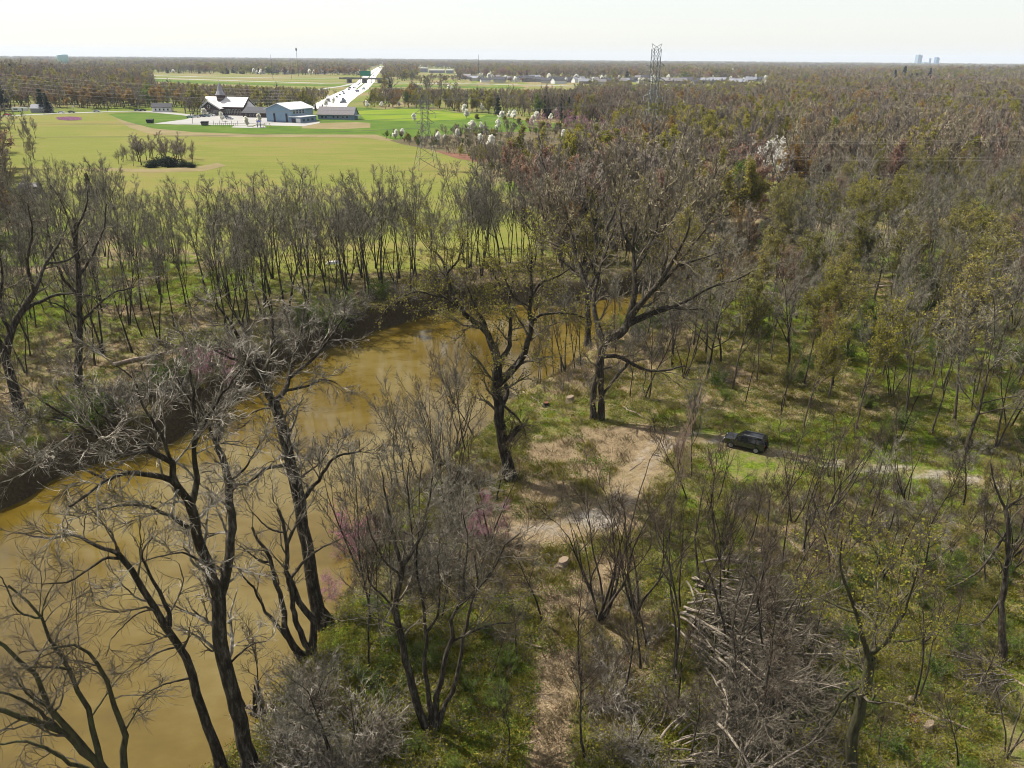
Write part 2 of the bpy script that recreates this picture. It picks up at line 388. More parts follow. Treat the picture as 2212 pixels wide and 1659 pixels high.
# ---- water
m, nt, b = new_mat('muddy_water', 0.025, 0.4)
f = noise(nt, 0.05, 5, 0.6); f2 = noise(nt, 0.3, 5, 0.7, stretch=(0.7, 1.4, 1))
c = ramp(nt, math_(nt, 'ADD', math_(nt, 'MULTIPLY', f, 0.75), math_(nt, 'MULTIPLY', f2, 0.25)), [(0.36, (0.052, 0.035, 0.005)), (0.48, (0.082, 0.056, 0.008)), (0.58, (0.112, 0.085, 0.025)), (0.66, (0.08, 0.06, 0.014))])
nt.links.new(c, b.inputs['Base Color'])
wv = noise(nt, 1.1, 3, 0.55, stretch=(1.0, 1.6, 1)); bump(nt, b, math_(nt, 'ADD', wv, math_(nt, 'MULTIPLY', noise(nt, 5.0, 2, 0.5, stretch=(1, 1.7, 1)), 0.25)), 0.05, 0.12)
M['water'] = m
mb = MB(); xs = RIVER[:, 0]; ys = RIVER[:, 1]
mb.add([(-190, -5, WATER_Z), (160, -5, WATER_Z), (160, 300, WATER_Z), (-190, 300, WATER_Z)], [[0, 1, 2, 3]])
tag(mb.build('water', m), kind='structure')

# ---- sheets on the far ground
def sheet(name, P, z, mat, world_pts=False):
    W = np.asarray(P, float) if world_pts else Gs(P)
    mb = MB(); v = np.column_stack((W, np.full(len(W), z))); mb.add(v, [list(range(len(W)))])
    o = mb.build(name, mat); me = o.data
    if me.polygons[0].normal.z < 0: me.flip_normals()
    return tag(o, kind='structure')
def ground_mat(name, stops, scale=0.12, fine=2.0, bmp=0.3, stretch=(1, 1, 1)):
    m, nt, b = new_mat(name, 0.95, 0.05)
    a = noise(nt, scale, 5, 0.65, stretch=stretch); c = noise(nt, fine, 3, 0.7)
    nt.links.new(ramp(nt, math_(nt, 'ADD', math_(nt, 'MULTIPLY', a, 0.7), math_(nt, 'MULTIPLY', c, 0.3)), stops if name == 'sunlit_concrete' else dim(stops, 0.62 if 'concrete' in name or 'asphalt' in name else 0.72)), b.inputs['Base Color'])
    bump(nt, b, c, bmp, 0.2)
    return m
m, nt, b = new_mat('dry_field_grass', 0.95, 0.05)
a1 = noise(nt, 0.018, 5, 0.6, stretch=(0.7, 1.0, 1)); a2 = noise(nt, 0.11, 5, 0.7, stretch=(0.35, 1.3, 1)); a3 = noise(nt, 1.2, 4, 0.75)
fc = math_(nt, 'ADD', math_(nt, 'ADD', math_(nt, 'MULTIPLY', a1, 0.5), math_(nt, 'MULTIPLY', a2, 0.35)), math_(nt, 'MULTIPLY', a3, 0.15))
fcol = ramp(nt, fc, [(0.34, (0.15, 0.115, 0.05)), (0.43, (0.15, 0.135, 0.04)), (0.49, (0.13, 0.138, 0.03)), (0.54, (0.108, 0.126, 0.022)), (0.6, (0.14, 0.137, 0.034)), (0.68, (0.19, 0.16, 0.06))])
wv_ = N(nt, 'ShaderNodeTexWave', wave_type='BANDS', bands_direction='Y'); wv_.inputs['Scale'].default_value = 0.05; wv_.inputs['Distortion'].default_value = 6.0; wv_.inputs['Detail'].default_value = 3; wv_.inputs['Detail Scale'].default_value = 0.6
nt.links.new(N(nt, 'ShaderNodeTexCoord').outputs['Object'], wv_.inputs['Vector'])
fcol = mixc(nt, math_(nt, 'MULTIPLY', wv_.outputs['Fac'], 0.1), fcol, (0.2, 0.165, 0.07))
nt.links.new(fcol, b.inputs['Base Color']); bump(nt, b, math_(nt, 'ADD', a2, a3), 0.8, 0.5); M['field'] = m
M['lawn'] = ground_mat('mown_lawn', [(0.3, (0.045, 0.09, 0.01)), (0.5, (0.08, 0.14, 0.015)), (0.7, (0.13, 0.175, 0.025))], 0.05, 1.5)
M['meadow'] = ground_mat('bright_meadow', [(0.3, (0.08, 0.15, 0.01)), (0.5, (0.15, 0.22, 0.015)), (0.7, (0.23, 0.25, 0.02))], 0.03, 1.5)
M['tan_strip'] = ground_mat('tan_grass_margin', [(0.3, (0.17, 0.14, 0.07)), (0.5, (0.22, 0.18, 0.09)), (0.7, (0.28, 0.235, 0.135))], 0.06, 1.2)
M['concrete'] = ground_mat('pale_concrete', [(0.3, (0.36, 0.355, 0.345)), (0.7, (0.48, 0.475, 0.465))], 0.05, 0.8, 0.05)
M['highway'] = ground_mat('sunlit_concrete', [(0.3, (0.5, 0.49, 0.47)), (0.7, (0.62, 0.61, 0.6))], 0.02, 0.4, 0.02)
M['asphalt'] = ground_mat('asphalt', [(0.3, (0.17, 0.17, 0.17)), (0.7, (0.26, 0.26, 0.25))], 0.1, 1.0, 0.05)
M['soil'] = ground_mat('reddish_bare_soil', [(0.3, (0.12, 0.06, 0.04)), (0.7, (0.24, 0.125, 0.085))], 0.1, 0.8)
M['scrub'] = ground_mat('scrubby_ground', [(0.3, (0.06, 0.055, 0.025)), (0.5, (0.12, 0.10, 0.055)), (0.7, (0.17, 0.13, 0.08))], 0.04, 0.5)
M['duff'] = ground_mat('far_forest_floor', [(0.3, (0.05, 0.042, 0.026)), (0.5, (0.09, 0.072, 0.045)), (0.7, (0.12, 0.10, 0.06))], 0.03, 0.5)
sheet('field', FIELD_P, 0.02, M['field'])
sheet('lawn', LAWN_P, 0.04, M['lawn'])
sheet('meadow', [(770, 240), (830, 236.5), (900, 235.5), (985, 244), (1050, 249), (1030, 257), (900, 262), (790, 259)], 0.055, M['meadow'])
sheet('field_margin', [(240, 250), (262, 259.5), (330, 277.5), (420, 285.8), (560, 290.5), (700, 290.8), (812, 291), (850, 302), (838, 305), (790, 297.5), (650, 296.5), (480, 296), (400, 294), (330, 291), (280, 276)], 0.06, M['tan_strip'])
sheet('mown_strip', [(170, 367), (230, 363.5), (330, 366), (430, 360), (470, 352), (490, 358), (440, 370), (330, 373), (230, 369.5)], 0.06, M['tan_strip'])
sheet('bare_soil', [(935, 325), (985, 331), (1050, 337), (1075, 345), (1030, 350), (985, 342)], 0.065, M['soil'])
sheet('scrub_ground', [(830, 300), (1000, 282), (1200, 270), (1420, 262), (1480, 330), (1300, 380), (1180, 350), (1040, 352), (940, 325), (870, 312)], 0.03, M['scrub'])
sheet('soil_bank', [(655, 272), (690, 266), (770, 264), (800, 266), (800, 276), (740, 279), (650, 277.5)], 0.06, M['tan_strip'])
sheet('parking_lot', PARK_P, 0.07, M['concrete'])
sheet('playground_gravel', [(506, 271), (570, 271.5), (576, 275), (560, 277), (500, 275.5)], 0.075, M['concrete'])

def strip(name, pts, width, z, mat, dashes=None):
    """A ribbon along ground points; width in metres (one value or one per point)."""
    W = np.asarray(pts, float); wd = np.broadcast_to(np.asarray(width, float), (len(W),))
    T = np.gradient(W, axis=0); T /= np.linalg.norm(T, axis=1, keepdims=True); Nn = np.column_stack((-T[:, 1], T[:, 0]))
    L = W + Nn * wd[:, None] / 2; R = W - Nn * wd[:, None] / 2
    v = np.column_stack((np.concatenate((L, R)), np.full(2 * len(W), z))); n = len(W)
    mb = MB(); mb.add(v, [[i, n + i, n + i + 1, i + 1] for i in range(n - 1)])
    return tag(mb.build(name, mat), kind='structure')
road = Gs(ROAD_P)
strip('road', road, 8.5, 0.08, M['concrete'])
hc = [p for p, _ in HIGHWAY_C]
HW = Gs(hc); HWW = np.array([w_ * proj((p[0], p[1], 0))[2] / KF for p, (_, w_) in zip(HW, HIGHWAY_C)])
T_ = np.gradient(HW, axis=0); T_ /= np.linalg.norm(T_, axis=1, keepdims=True)
HWW = np.clip(HWW * np.abs(T_[:, 1]), 30, 46)
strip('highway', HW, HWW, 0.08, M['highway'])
strip('highway_median', HW[3:], HWW[3:] * 0.10, 0.09, M['lawn'])
strip('ramp_road', Gs([(640, 196), (690, 193), (740, 186), (765, 180)]), 9, 0.07, M['concrete'])
strip('ramp_road', Gs([(610, 208), (650, 204), (700, 205), (720, 214)]), 8, 0.072, M['concrete'])
strip('cross_road', Gs([(300, 168), (430, 172), (560, 176), (700, 180), (790, 178.5), (900, 180), (1000, 181), (1100, 183), (1250, 186), (1400, 189)]), 22, 0.085, M['concrete'])
strip('cross_road', Gs([(320, 163), (430, 166), (560, 168), (690, 169), (780, 168)]), 26, 0.085, M['concrete'])
strip('verge', Gs([(300, 171), (430, 178), (560, 182), (690, 184), (800, 187), (900, 186), (1000, 188), (1130, 190)]), 70, 0.05, M['lawn'])
strip('footway', Gs([(300, 240.6), (345, 244), (390, 248), (432, 253)]), 4, 0.095, M['concrete'])

# ================================================================ BUILDINGS AND FAR THINGS
M['brick_wall'] = simple('red_brown_brick', (0.075, 0.042, 0.038), 0.85, 0.25, 4)
M['white_roof'] = simple('pale_pinkish_roof', (0.72, 0.68, 0.68), 0.6, 0.06, 0.4)
M['white'] = simple('white_paint', (0.78, 0.78, 0.77), 0.5, 0.04)
M['gable_trim'] = simple('grey_white_trim', (0.5, 0.52, 0.52), 0.5, 0.04)
M['slate'] = simple('dark_shingle', (0.07, 0.072, 0.085), 0.85, 0.15, 2)
M['grey_roof'] = simple('grey_shingle', (0.2, 0.19, 0.2), 0.85, 0.12, 1)
M['steeple'] = simple('grey_metal_steeple', (0.3, 0.29, 0.32), 0.5, 0.08, 0.6, 0.1)
M['metal_roof'] = simple('bright_metal_roof', (0.72, 0.75, 0.77), 0.3, 0.05, 0.3, 0.5)
M['blue_wall'] = simple('blue_grey_siding', (0.25, 0.37, 0.5), 0.6, 0.06, 0.5)
M['blue_dark'] = simple('blue_siding_dark', (0.17, 0.25, 0.38), 0.6, 0.06, 0.5)
M['pane'] = simple('window_glass', (0.03, 0.04, 0.055), 0.1, 0.1, 1, 0.6)
M['door'] = simple('dark_door', (0.035, 0.035, 0.05), 0.5)
M['steel'] = simple('galvanised_steel', (0.13, 0.155, 0.16), 0.5, 0.2, 0.7, 0.4)
M['steel_dark'] = simple('weathered_steel', (0.12, 0.13, 0.135), 0.6, 0.2, 0.7, 0.3)
M['wire'] = simple('aluminium_wire', (0.4, 0.39, 0.37), 0.5, 0.05, 0.2, 0.2)
M['tyre'] = simple('black_rubber', (0.012, 0.012, 0.012), 0.8)
M['glass_dark'] = simple('tinted_glass', (0.012, 0.014, 0.016), 0.05, 0.1, 1, 0.6)
M['rim'] = simple('grey_alloy', (0.25, 0.25, 0.26), 0.3, 0.05, 3, 0.5)
M['lamp'] = simple('clear_lamp', (0.7, 0.7, 0.68), 0.15, 0.05, 3, 0.6)
M['lamp_red'] = simple('red_lamp', (0.3, 0.012, 0.012), 0.2, 0.05, 3, 0.6)
M['wood_pole'] = simple('weathered_pole', (0.16, 0.135, 0.11), 0.85)
M['pink_flower'] = leafm('pink_wildflower', [(0.2, (0.33, 0.16, 0.26)), (0.8, (0.45, 0.24, 0.38))])
M['aqua'] = simple('pale_blue_tank', (0.42, 0.62, 0.68), 0.5, 0.05, 0.1)
M['tower_blue'] = simple('blue_glass_tower', (0.10, 0.2, 0.36), 0.3, 0.08, 0.05, 0.5)
M['tower_pale'] = simple('pale_tower', (0.22, 0.32, 0.42), 0.5, 0.05, 0.05)
M['green_sign'] = simple('green_sign', (0.01, 0.19, 0.11), 0.5)
M['conc_dark'] = simple('shaded_concrete', (0.16, 0.16, 0.16), 0.8)  # even dark grey for the overpass concrete
M['yellow'] = simple('yellow_plastic', (0.6, 0.5, 0.12), 0.5); M['blue_plastic'] = simple('blue_plastic', (0.05, 0.06, 0.28), 0.5)
M['dumpster'] = simple('dark_green_bin', (0.012, 0.02, 0.02), 0.6)
def paint(name, col, rough=0.25):
    m, nt, b = new_mat(name, rough, 0.5)
    b.inputs['Base Color'].default_value = (*col, 1); b.inputs['Coat Weight'].default_value = 0.6; b.inputs['Coat Roughness'].default_value = 0.08
    return m
CARS = [paint('black_paint', (0.014, 0.015, 0.017), 0.15), paint('silver_paint', (0.42, 0.45, 0.47)), paint('dark_blue_paint', (0.03, 0.05, 0.1)), paint('white_car_paint', (0.75, 0.76, 0.76)), paint('teal_grey_paint', (0.16, 0.25, 0.28)), paint('red_paint', (0.4, 0.03, 0.02))]

def gable(L, W, H, R, over=0.5, t=0.25):
    """(wall builder, roof builder) of a house L long along x, W deep along y, H to the eave, R to the ridge."""
    w = MB(); a, b_ = L / 2, W / 2
    v = [(-a, -b_, 0), (a, -b_, 0), (a, b_, 0), (-a, b_, 0), (-a, -b_, H), (a, -b_, H), (a, b_, H), (-a, b_, H), (-a, 0, R), (a, 0, R)]
    w.add(v, [(0, 1, 5, 4), (2, 3, 7, 6)]); w.add(v, [(1, 2, 6, 9, 5), (3, 0, 4, 8, 7)])
    r = MB(); sl = (R - H) / b_; yo = b_ + over; zo = H - over * sl; xo = a + over
    for s in (-1, 1):
        vv = [(-xo, s * yo, zo), (xo, s * yo, zo), (xo, 0, R), (-xo, 0, R)]; vv += [(p[0], p[1], p[2] + t) for p in vv]
        r.add(vv, [(0, 1, 2, 3), (4, 7, 6, 5), (0, 4, 5, 1), (1, 5, 6, 2), (2, 6, 7, 3), (3, 7, 4, 0)])
    return w, r

def win(parent, x0, x1, z0, z1, y, out=-1, axis='y', name='window', frame=True):
    """A window on the wall y = const (or x = const): a proud frame with a recessed-looking pane."""
    mb = MB(); d = 0.10 * out; fr = 0.12
    def bx(m_, a0, a1, c0, c1, d0, d1):
        lo, hi = min(d0, d1), max(d0, d1)
        if axis == 'y': m_.box((a0, y + lo, c0), (a1, y + hi, c1))
        else: m_.box((y + lo, a0, c0), (y + hi, a1, c1))
    rg = []
    for e, dd_ in ((fr, 0.004 * out), (fr, d), (0, d), (0, 0.004 * out)):
        for a, c in ((x0 - e, z0 - e), (x1 + e, z0 - e), (x1 + e, z1 + e), (x0 - e, z1 + e)):
            rg.append((a, y + dd_, c) if axis == 'y' else (y + dd_, a, c))
    mb.add(rg, [(4 * k + i, 4 * k + (i + 1) % 4, 4 * ((k + 1) % 4) + (i + 1) % 4, 4 * ((k + 1) % 4) + i) for k in range(4) for i in range(4)])
    f = mb.build(name, M['gable_trim'], parent)
    p = MB(); bx(p, x0, x1, z0, z1, 0.004 * out, 0.04 * out); p.build('pane', M['pane'], f)
    return f

# ---- the brick church
cb = G(495, 247.5); yaw = math.radians(-13)
ch = thing('church', 'brown brick church with pale gabled roof and pointed steeple beside the parking lot', 'church', tuple(cb), yaw)
w, r = gable(34, 16, 6.2, 12.2, 0.6)
w.build('wall', M['brick_wall'], ch); r.build('roof', M['white_roof'], ch)
# entrance gable towards the lot
mb = MB(); g0, g1 = -15.5, 4.0; gm = -8.0; yf = -12.5
v = [(-14.5, yf, 0), (0.5, yf, 0), (0.5, yf, 5.0), (gm, yf, 9.6), (-14.5, yf, 5.0)]; vb = [(a, -8.0, c) for a, _, c in v]
mb.add(v + vb, [(0, 1, 6, 5), (1, 2, 7, 6), (4, 0, 5, 9)]); mb.add(v + vb, [(0, 1, 2, 3, 4)])
mb.build('porch_wall', M['brick_wall'], ch)
mb = MB()
for x0, x1 in ((-15.6, gm), (gm, 1.6)):
    lo, hi = (4.5, 9.9) if x0 < gm else (9.9, 4.5)
    vv = [(x0, yf - 0.8, lo), (x1, yf - 0.8, hi), (x1, -3.0, hi), (x0, -3.0, lo)]; vv += [(a, b_, c + 0.3) for a, b_, c in vv]
    mb.add(vv, [(0, 1, 2, 3), (4, 7, 6, 5), (0, 4, 5, 1), (1, 5, 6, 2), (2, 6, 7, 3), (3, 7, 4, 0)])
mb.build('porch_roof', M['white_roof'], ch)
mb = MB()
for x0, x1, lo, hi in ((-15.6, gm, 3.9, 9.3), (gm, 1.6, 9.3, 3.9)):
    vv = [(x0, yf - 0.86, lo), (x1, yf - 0.86, hi), (x1, yf - 0.86, hi + 0.95), (x0, yf - 0.86, lo + 0.95)]; vv += [(a, b_ + 0.05, c) for a, b_, c in vv]
    mb.add(vv, [(0, 1, 2, 3), (4, 7, 6, 5), (0, 4, 5, 1), (1, 5, 6, 2), (2, 6, 7, 3), (3, 7, 4, 0)])
mb.build('gable_trim', M['gable_trim'], ch)
th = np.linspace(0, 2 * np.pi, 21)
ringp = np.stack((gm + 1.15 * np.cos(th), np.full(21, yf - 0.1), 6.1 + 1.15 * np.sin(th)), 1)
mb = MB(); mb.tubes(ringp[None], np.full((1, 21), 0.22), 5); rw = mb.build('round_window', M['gable_trim'], ch)
mb = MB(); mb.add([(gm + 1.1 * math.cos(t), yf - 0.05, 6.1 + 1.1 * math.sin(t)) for t in th[:-1]], [list(range(20))]); mb.build('pane', M['pane'], rw)
for x in (-12.8, -10.8, -5.2, -3.2, -1.2): win(ch, x - 0.5, x + 0.5, 0.8, 3.6, yf)
mb = MB(); mb.box((-9.2, yf - 0.12, 0), (-6.8, yf - 0.006, 3.0)); mb.build('door', M['door'], ch)
for x in (2.8, 4.6, 6.4, 9.0, 11.4, 14.0): win(ch, x - 0.55, x + 0.55, 1.0, 4.2, -8.0)
for y in (-4, 0, 4): win(ch, y - 0.6, y + 0.6, 1.2, 4.2, 17.0, 1, 'x')
# apse at the right end, tower with pyramid steeple and cross
mb = MB(); an = np.linspace(-np.pi / 2, np.pi / 2, 9); pts = [(17 + 4.2 * math.cos(a), 5.0 * math.sin(a)) for a in an]
for (x0, y0), (x1, y1) in zip(pts[:-1], pts[1:]): mb.add([(x0, y0, 0), (x1, y1, 0), (x1, y1, 5.6), (x0, y0, 5.6)], [(0, 1, 2, 3)])
mb.build('apse_wall', M['brick_wall'], ch)
mb = MB()
for (x0, y0), (x1, y1) in zip(pts[:-1], pts[1:]): mb.add([(x0 + 0.3, y0 * 1.06, 5.5), (x1 + 0.3, y1 * 1.06, 5.5), (17.1, 0, 10.2)], [(0, 1, 2)])
mb.build('apse_roof', M['white_roof'], ch)
tw = (-4.2, -1.5)
def ngon(r_, z, n=8, ph=math.pi / 8, c=tw): return [(c[0] + r_ * math.cos(ph + 2 * math.pi * k / n), c[1] + r_ * math.sin(ph + 2 * math.pi * k / n), z) for k in range(n)]
def loft(mb, rings, cap=True):
    n = len(rings[0])
    for A, B in zip(rings[:-1], rings[1:]):
        mb.add(A + B, [(k, (k + 1) % n, n + (k + 1) % n, n + k) for k in range(n)])
    if cap: mb.add(rings[-1], [list(range(n))])
    return mb
loft(MB(), [ngon(3.0, 6.5), ngon(3.0, 13.8)]).build('tower', M['brick_wall'], ch)
st = loft(MB(), [ngon(3.7, 13.7), ngon(3.5, 14.0), ngon(2.3, 16.2), ngon(1.3, 19.3), ngon(0.12, 22.3)]).build('steeple', M['steeple'], ch)
mb = MB(); mb.box((tw[0] - 0.09, tw[1] - 0.09, 22.2), (tw[0] + 0.09, tw[1] + 0.09, 24.4)); mb.box((tw[0] - 0.55, tw[1] - 0.085, 23.4), (tw[0] + 0.55, tw[1] + 0.085, 23.62)); mb.build('cross', M['white'], st)
for k in range(8):
    a = math.pi / 4 * k; c, s = math.cos(a), math.sin(a); d = 3.0 * math.cos(math.pi / 8)
    mb = MB(); mb.box((d + 0.02, -0.45, 11.0), (d + 0.10, 0.45, 13.0)); vv = mb.v[0]; mb.v[0] = np.column_stack((tw[0] + vv[:, 0] * c - vv[:, 1] * s, tw[1] + vv[:, 0] * s + vv[:, 1] * c, vv[:, 2]))
    mb.build('louvre', M['door'], ch)

# ---- dark link building, blue gymnasium, low grey-roofed hall
lb = G(561, 252)
lk = thing('link_building', 'low building with wide dark grey roof between church and blue gymnasium', 'building', tuple(lb), math.radians(-6))
w, r = gable(17, 18, 3.2, 6.5, 0.8); w.build('wall', M['brick_wall'], lk); r.build('roof', M['slate'], lk)
for x in (-6, -3, 0, 3): win(lk, x - 0.6, x + 0.6, 0.9, 2.3, -9.0)
mb = MB(); mb.box((9.6, -6.0, 0.0), (12.2, -3.4, 6.2)); mb.build('chimney', M['brick_wall'], lk)
gb = G(628, 261)
gy_ = thing('gymnasium', 'tall pale blue gymnasium with shallow bright metal roof', 'gymnasium', tuple(gb), math.radians(70))
# local x runs away from the viewer (ridge), local -y faces right; gable towards -x
w, r = gable(26, 19, 8.2, 11.6, 1.0, 0.35); w.build('wall', M['blue_wall'], gy_); r.build('roof', M['metal_roof'], gy_)
for y in (-6.3, 3.2):
    mb = MB(); mb.box((-13.1, y - 0.75, 0.0), (-13.004, y + 0.75, 5.6)); mb.build('door', M['door'], gy_)
mb = MB(); mb.box((-13.06, -9.4, 0.05), (-13.003, 9.4, 1.0)); mb.build('plinth', M['blue_dark'], gy_)
for x in (-9, -5.5, -2, 1.5): win(gy_, x - 1.0, x + 1.0, 5.4, 7.2, 9.5, 1)
for x in (-9, -5.5, -2, 1.5): win(gy_, x - 1.0, x + 1.0, 5.2, 7.4, -9.5, -1)
an_ = MB(); an_.box((-15, -18.5, 0), (3, -9.6, 3.6)); an_.build('annex', M['blue_dark'], gy_)
mb = MB(); mb.box((-15.6, -19.1, 3.6), (3.4, -9.62, 3.95)); mb.build('annex_roof', M['metal_roof'], gy_)
mb = MB(); mb.box((-15.1, -18.2, 0.0), (-15.006, -15.0, 2.9)); mb.build('garage_door', M['white'], gy_)
mb = MB(); mb.box((-15.1, -14.3, 0.0), (-15.006, -11.4, 2.8)); mb.build('garage_door', M['door'], gy_)
for k in range(3): mb = MB(); mb.box((-13 + 5 * k, -18.6, 1.0), (-10.5 + 5 * k, -18.506, 2.4)); mb.build('window', M['pane'], gy_)
hb = G(731, 257)
hl = thing('hall', 'long low hall with grey shingle roof beside the bright lawn', 'building', tuple(hb), math.radians(-5))
w, r = gable(25, 12, 3.4, 8.0, 0.7); w.build('wall', M['blue_dark'], hl); r.build('roof', M['grey_roof'], hl)
for x in (-9.5, -7, -1.5, 1.5, 5, 8): win(hl, x - 0.8, x + 0.8, 1.0, 2.4, -6.0)
mb = MB(); mb.box((12.51, -2.5, 2.3), (15.2, 3.0, 2.6)); mb.build('porch_roof', M['white'], hl)
for y in (-2.3, 2.8): mb = MB(); mb.box((14.8, y - 0.1, 0), (15.0, y + 0.1, 2.3)); mb.build('post', M['white'], hl)

# ---- houses
hw, hr = gable(13, 8, 3.2, 5.8, 0.5)
HWM, HRM = hw.mesh('house_wall'), hr.mesh('house_roof')
HOUSE_WALLS = [simple('grey_siding', (0.3, 0.3, 0.33)), simple('cream_siding', (0.5, 0.47, 0.42)), M['white'], simple('taupe_siding', (0.28, 0.23, 0.2))]
HOUSE_ROOFS = [M['grey_roof'], M['slate'], simple('blue_grey_shingle', (0.24, 0.25, 0.29), 0.8, 0.1, 0.5)]
def own(me, mat):
    c = me.copy(); c.materials.clear(); c.materials.append(mat); return c
HV = {(i, j): (own(HWM, HOUSE_WALLS[i]), own(HRM, HOUSE_ROOFS[j])) for i in range(4) for j in range(3)}
def house(px, py, rz, i, j, label, group=None, s=1.0):
    p = G(px, py); t = thing('house', label, 'house', tuple(p), rz, group, s)
    a, b_ = HV[(i, j)]; link('wall', a, None, t); link('roof', b_, None, t)
    return t
rs = random.Random(4)
t0_ = house(352, 241, 0.25, 2, 1, 'white gabled house with long dark roof behind the green lawn', None, 1.05)
for x in (-4.2, -1.4, 1.4, 4.2): win(t0_, x - 0.5, x + 0.5, 1.0, 2.3, -4.0)
t = house(92, 243, 0.05, 0, 2, 'long low grey house behind the road near the leaning utility pole', None, 1.0)
HX = []
for k in range(22): HX.append((1010 + k * 14.2 + rs.uniform(-4, 4), 171 + k * 0.25 + rs.choice((0, 3.2, 6.0)), 'estate'))
for k in range(20): HX.append((1340 + k * 14.5 + rs.uniform(-4, 4), 173.5 + k * 0.2 + rs.choice((0, 3.5, 6.5)), 'estate2'))
for k in range(7): HX.append((1625 + k * 11.0 + rs.uniform(-4, 4), 176 + rs.choice((0, 3.0)), 'estate3'))
for k in range(12): HX.append((560 + k * 18 + rs.uniform(-5, 5), 158 + rs.choice((0, 2)), 'estate4'))
EST = {'estate': 'in the estate right of the highway', 'estate2': 'in the estate left of the tall pylon', 'estate3': 'in the woods right of the tall pylon', 'estate4': 'under the trees left of the highway'}
WN, RN = ('grey', 'cream', 'white', 'taupe'), ('grey', 'dark', 'blue-grey')
REC = []
for x, y, g in HX:
    i, j = rs.randrange(4), rs.randrange(3); lk_ = f'{WN[i]} house with {RN[j]} roof'
    REC.append((house(x, y, rs.uniform(-0.6, 0.6), i, j, lk_, None, rs.uniform(1.2, 1.8)), lk_, EST[g], x, y))
# white commercial blocks on the ridge
for x0, x1, y, h_, lab in ((907, 923, 156, 10, 'white box-shaped building left of a long flat one above the estate'), (928, 960, 157.5, 6, 'long flat white-roofed building above the estate'), (965, 979, 158.5, 7, 'short white-roofed building above the estate')):
    p = G((x0 + x1) / 2, y); mpp = proj(p)[2] / KF; t = thing('commercial_building', lab, 'building', tuple(p), 0)
    L_ = (x1 - x0) * mpp / 2
    mb = MB(); mb.box((-L_, -18, 0), (L_, 18, h_)); mb.build('wall', HOUSE_WALLS[0], t)
    mb = MB(); mb.box((-L_ - 0.6, -18.6, h_), (L_ + 0.6, 18.6, h_ + 3.0)); mb.build('parapet', M['white'], t)
# camper trailer and shed
t = thing('camper_trailer', 'white camper trailer parked beside the road', 'trailer', tuple(G(44, 242)), 0.05)
mb = MB(); rr = [(-5.5, 0.7), (5.5, 0.7), (5.6, 2.6), (5.0, 3.5), (-5.0, 3.5), (-5.6, 2.6)]
mb.add([(a, -1.25, c) for a, c in rr] + [(a, 1.25, c) for a, c in rr], [(k, (k + 1) % 6, 6 + (k + 1) % 6, 6 + k) for k in range(6)]); mb.add([(a, -1.25, c) for a, c in rr], [list(range(6))]); mb.add([(a, 1.25, c) for a, c in rr[::-1]], [list(range(6))])
mb.build('body', M['white'], t)
mb = MB(); mb.box((2.0, -1.3, 0.9), (3.0, -1.254, 2.7)); mb.build('door', M['pane'], t)
mb = MB(); mb.box((-4.0, -1.3, 1.7), (-1.0, -1.254, 2.6)); mb.build('window', M['pane'], t)
for x in (-0.6, 0.6):
    mb = MB(); an = np.linspace(0, 2 * np.pi, 12, endpoint=False); A = [(x + 0.4 * math.cos(a), -1.28, 0.4 + 0.4 * math.sin(a)) for a in an]; B = [(p[0], -1.0, p[2]) for p in A]; loft(mb, [B, A]); mb.build('wheel', M['tyre'], t)
sp = G(69, 418.5); sh = thing('shed', 'small dark shed with grey roof on the green grass under bare trees', 'shed', tuple(sp), 0.15)
w, r = gable(5.2, 4.2, 2.4, 3.3, 0.35, 0.12); w.build('wall', M['door'], sh); r.build('roof', M['grey_roof'], sh)
mb = MB(); mb.box((-2.66, -2.12, 0), (-2.56, 2.1, 2.35)); mb.build('end_board', M['gable_trim'], sh)
mb = MB(); mb.box((-0.8, -2.16, 0), (0.6, -2.103, 1.9)); mb.build('door', M['slate'], sh)

